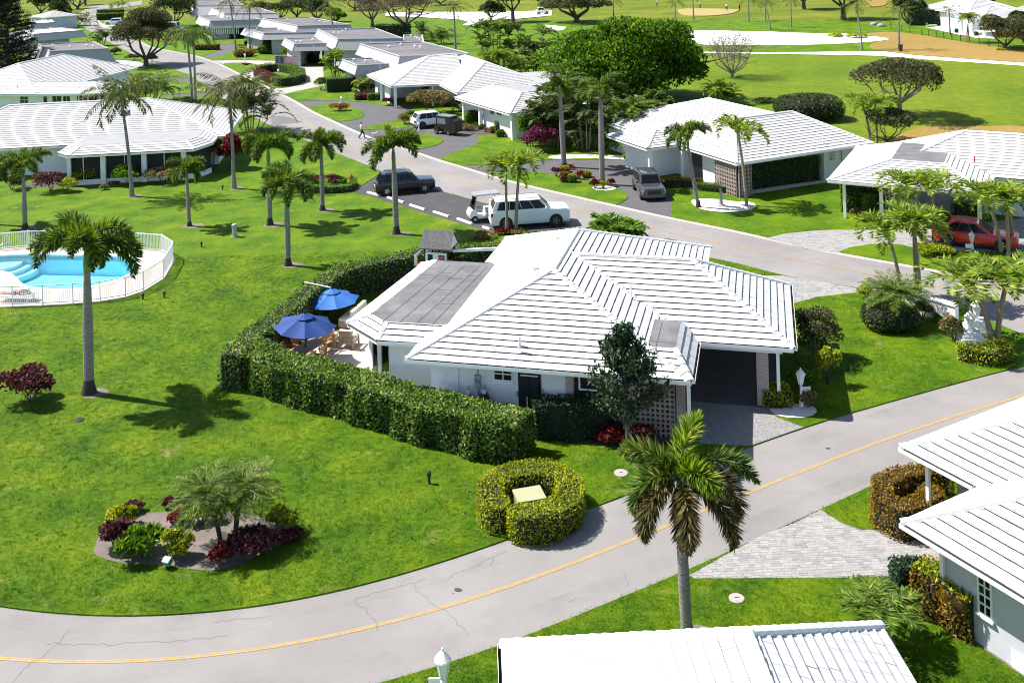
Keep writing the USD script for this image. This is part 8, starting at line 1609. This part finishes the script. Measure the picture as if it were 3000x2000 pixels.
def person(label, F, rz, pose, shirt, pants, hair='hair', sc=1.0, z0=.02, loc=None):
    """pose: joints of hips, knees, feet, shoulders, elbows, hands; faces -y before turning"""
    g = G(F) if loc is None else np.array(loc); T = thing('person', label, 'person', (g[0], g[1], z0 if loc is None else g[2]), rz, scale=sc); P = pose
    arms = [[(*P['sh' + s], .048), (*P['el' + s], .038), (*P['ha' + s], .028)] for s in 'lr']; legs = [[(*P['hi' + s], .085), (*P['kn' + s], .055), (*P['an' + s], .038)] for s in 'lr']; feet = [[(*P['an' + s], .04), (*P['to' + s], .034)] for s in 'lr']
    ch, pe, nk, hd = (np.array(P[k]) for k in ('chest', 'pelvis', 'neck', 'head')); hands = sum([hand(P['ha' + s], np.array(P['ha' + s]) - P['el' + s]) for s in 'lr'], [])
    tor = [[(*pe, .12), (*((pe + ch) / 2), .115), (*ch, .13), (*nk, .05), (*hd, .06)], [(*P['shl'], .06), (*ch, .12)], [(*P['shr'], .06), (*ch, .12)], [(*P['hil'], .1), (*pe, .12)], [(*P['hir'], .1), (*pe, .12)]]
    up = unit(hd - nk); fw = np.array(P.get('face', (0, -1, 0)), float); sdv = np.cross(up, fw); face = [[(*(hd + up * .04), .085), (*(hd - up * .035 + fw * .02), .065)], [(*(hd + fw * .095), .014), (*(hd + fw * .09 + up * .03), .010)], [(*(hd + sdv * .085), .018), (*(hd + sdv * .085 + up * .025), .018)], [(*(hd - sdv * .085), .018), (*(hd - sdv * .085 + up * .025), .018)]]
    put('body', blob(tor + arms + legs + feet + hands + face, .03, 6), 'skin', T, smooth=True)
    for sg in (-1, 1): put('eye', MB().lathe([(.001, -.010), (.010, 0), (.001, .010)], 6, tuple(hd + fw * .083 + up * .035 + sdv * sg * .032)), 'dark_door', T)
    put('mouth', MB().box(tuple(hd + fw * .082 - up * .035), (.035, .012, .008)), 'cloth_red', T)
    gro = lambda c, d: [[(x, y, z, r_ + d) for x, y, z, r_ in k] for k in c]
    if shirt: put('shirt', blob(gro([tor[0][:3]] + tor[1:3], .02) + [[(*P['sh' + s], .07), (*(np.array(P['sh' + s]) * .2 + np.array(P['el' + s]) * .8), .056)] for s in 'lr'], .035, 6), shirt, T, smooth=True)
    if pants: put('trousers', blob(gro([[tor[0][0], tor[0][0][:3] + (.121,)]] + tor[3:], .018) + [[(*P['hi' + s], .105), (*P['kn' + s], .078), (*(np.array(P['kn' + s]) * .1 + np.array(P['an' + s]) * .9), .052)] for s in 'lr'], .035, 6), pants, T, smooth=True)
    put('hair', blob([[(*(hd + up * .055 - fw * .018), .088), (*(hd + up * .0 - fw * .045), .075), (*(hd - up * .06 - fw * .05), .05)]], .03, 4), hair, T, smooth=True)
    if shirt: 
        for s in 'lr': put('shoe', blob([[(*P['an' + s], .05), (*(np.array(P['to' + s])), .045)]], .03, 3), 'cloth_dark', T, smooth=True)
    return T
STAND = dict(pelvis=(0, 0, .95), chest=(0, .01, 1.30), neck=(0, .01, 1.48), head=(0, -.01, 1.60), shl=(-.18, 0, 1.40), shr=(.18, 0, 1.40), ell=(-.24, -.03, 1.13), elr=(.24, -.03, 1.13), hal=(-.20, -.18, .93), har=(.20, -.18, .93), hil=(-.09, 0, .90), hir=(.09, 0, .90), knl=(-.11, -.02, .50), knr=(.11, -.02, .50), anl=(-.12, .02, .08), anr=(.12, .02, .08), tol=(-.14, -.13, .04), tor=(.14, -.13, .04))
WALK = dict(STAND, knl=(-.10, -.22, .52), anl=(-.10, -.30, .10), tol=(-.10, -.46, .07), knr=(.10, .02, .50), anr=(.10, .32, .12), tor=(.10, .18, .04), elr=(.25, -.12, 1.14), har=(.24, -.38, 1.12), ell=(-.25, .10, 1.14), hal=(-.24, .02, .90))
wp_ = G(M3(985, 1438)); person('woman with white top and dark leggings walking a small dog on the upper street', M3(985, 1438), math.radians(100), WALK, 'cloth_white', 'cloth_dark', 'hair', 1.0, .01)
dg = G(M3(1160, 1412)); T = thing('dog', 'small white dog on a leash ahead of the walking woman', 'dog', (*dg[:2], .01), math.radians(10))
legs_ = [[(x, y, .24, .05), (x - .02 * s_, y, .14, .028), (x + .01, y, .02, .024), (x + .05, y, .018, .02)] for x, s_ in ((.16, 1), (-.18, -1)) for y in (-.06, .06)]
put('body', blob([[(-.2, 0, .30, .095), (0, 0, .30, .09), (.18, 0, .32, .105), (.28, 0, .42, .06), (.33, 0, .47, .07), (.42, 0, .45, .035)], [(-.27, 0, .34, .03), (-.36, 0, .46, .022)], [(.31, -.05, .52, .025), (.29, -.07, .46, .02)], [(.31, .05, .52, .025), (.29, .07, .46, .02)]] + legs_, .025, 5), 'dog_white', T, smooth=True); put('nose', MB().lathe([(.001, -.018), (.018, 0), (.001, .018)], 6, (.455, 0, .455)), 'dark_door', T)
for sy in (-1, 1): put('eye', MB().lathe([(.001, -.01), (.011, 0), (.001, .01)], 6, (.385, sy * .042, .49)), 'dark_door', T)
hp = wp_ + np.array([*(rotz(math.radians(100)) @ np.array([.24, -.45, 0]))[:2], 1.1]); T = thing('dog_leash', 'dark leash from the woman to the small dog', 'leash'); put('cord', MB().tube([hp, (hp + dg) / 2 + [0, 0, .12], dg + [.2, 0, .42]], .012, 5), 'dark_metal', T); put('loop', MB().tube([hp + [0, 0, .03], hp + [-.05, 0, -.05], hp + [.03, .02, -.06], hp + [0, 0, .03]], .01, 5), 'dark_metal', T)
for F, rz, sh, pa_, lb in ((N2(593, 100), .6, 'cloth_white', 'cloth_dark', 'golfer in white shirt and dark trousers, leftmost on the green'), (N2(898, 124), 2.6, 'cloth_white', 'cloth_dark', 'golfer in pale shirt and dark trousers, middle one on the green'), (N2(1046, 122), 3.6, 'cloth_pink', 'cloth_dark', 'golfer in red-pink shirt at the right of the green'), (N2(97, 78), 1.0, 'cloth_white', 'cloth_dark', 'golfer in white shirt beside the top of the big green tree')): person(lb, F, rz, STAND, sh, pa_, sc=1.05, z0=.05)
LIE = dict(pelvis=(0, .05, .13), chest=(0, -.32, .15), neck=(0, -.50, .19), head=(0, -.62, .21), face=(0, -.35, -.93), shl=(-.17, -.40, .15), shr=(.17, -.40, .15), ell=(-.30, -.62, .10), elr=(.30, -.62, .10), hal=(-.14, -.80, .08), har=(.14, -.80, .08), hil=(-.09, .10, .12), hir=(.09, .10, .12), knl=(-.10, .52, .08), knr=(.10, .52, .08), anl=(-.10, .92, .09), anr=(.10, .92, .09), tol=(-.10, 1.05, .06), tor=(.10, 1.05, .06))
c_ = G(D(115, 900)); T = person('sunbather with dark hair lying face down on the lounger by the near pool', None, math.pi / 2 - .12, LIE, None, None, 'hair', 1.0, loc=(c_[0], c_[1], .40)); put('bikini', blob([[(-.1, .08, .14, .115), (.1, .08, .14, .115)]], .03, 3), 'cloth_pink', T, smooth=True); put('bikini_top', blob([[(-.13, -.3, .16, .125), (.13, -.3, .16, .125)]], .03, 3), 'cloth_pink', T, smooth=True)
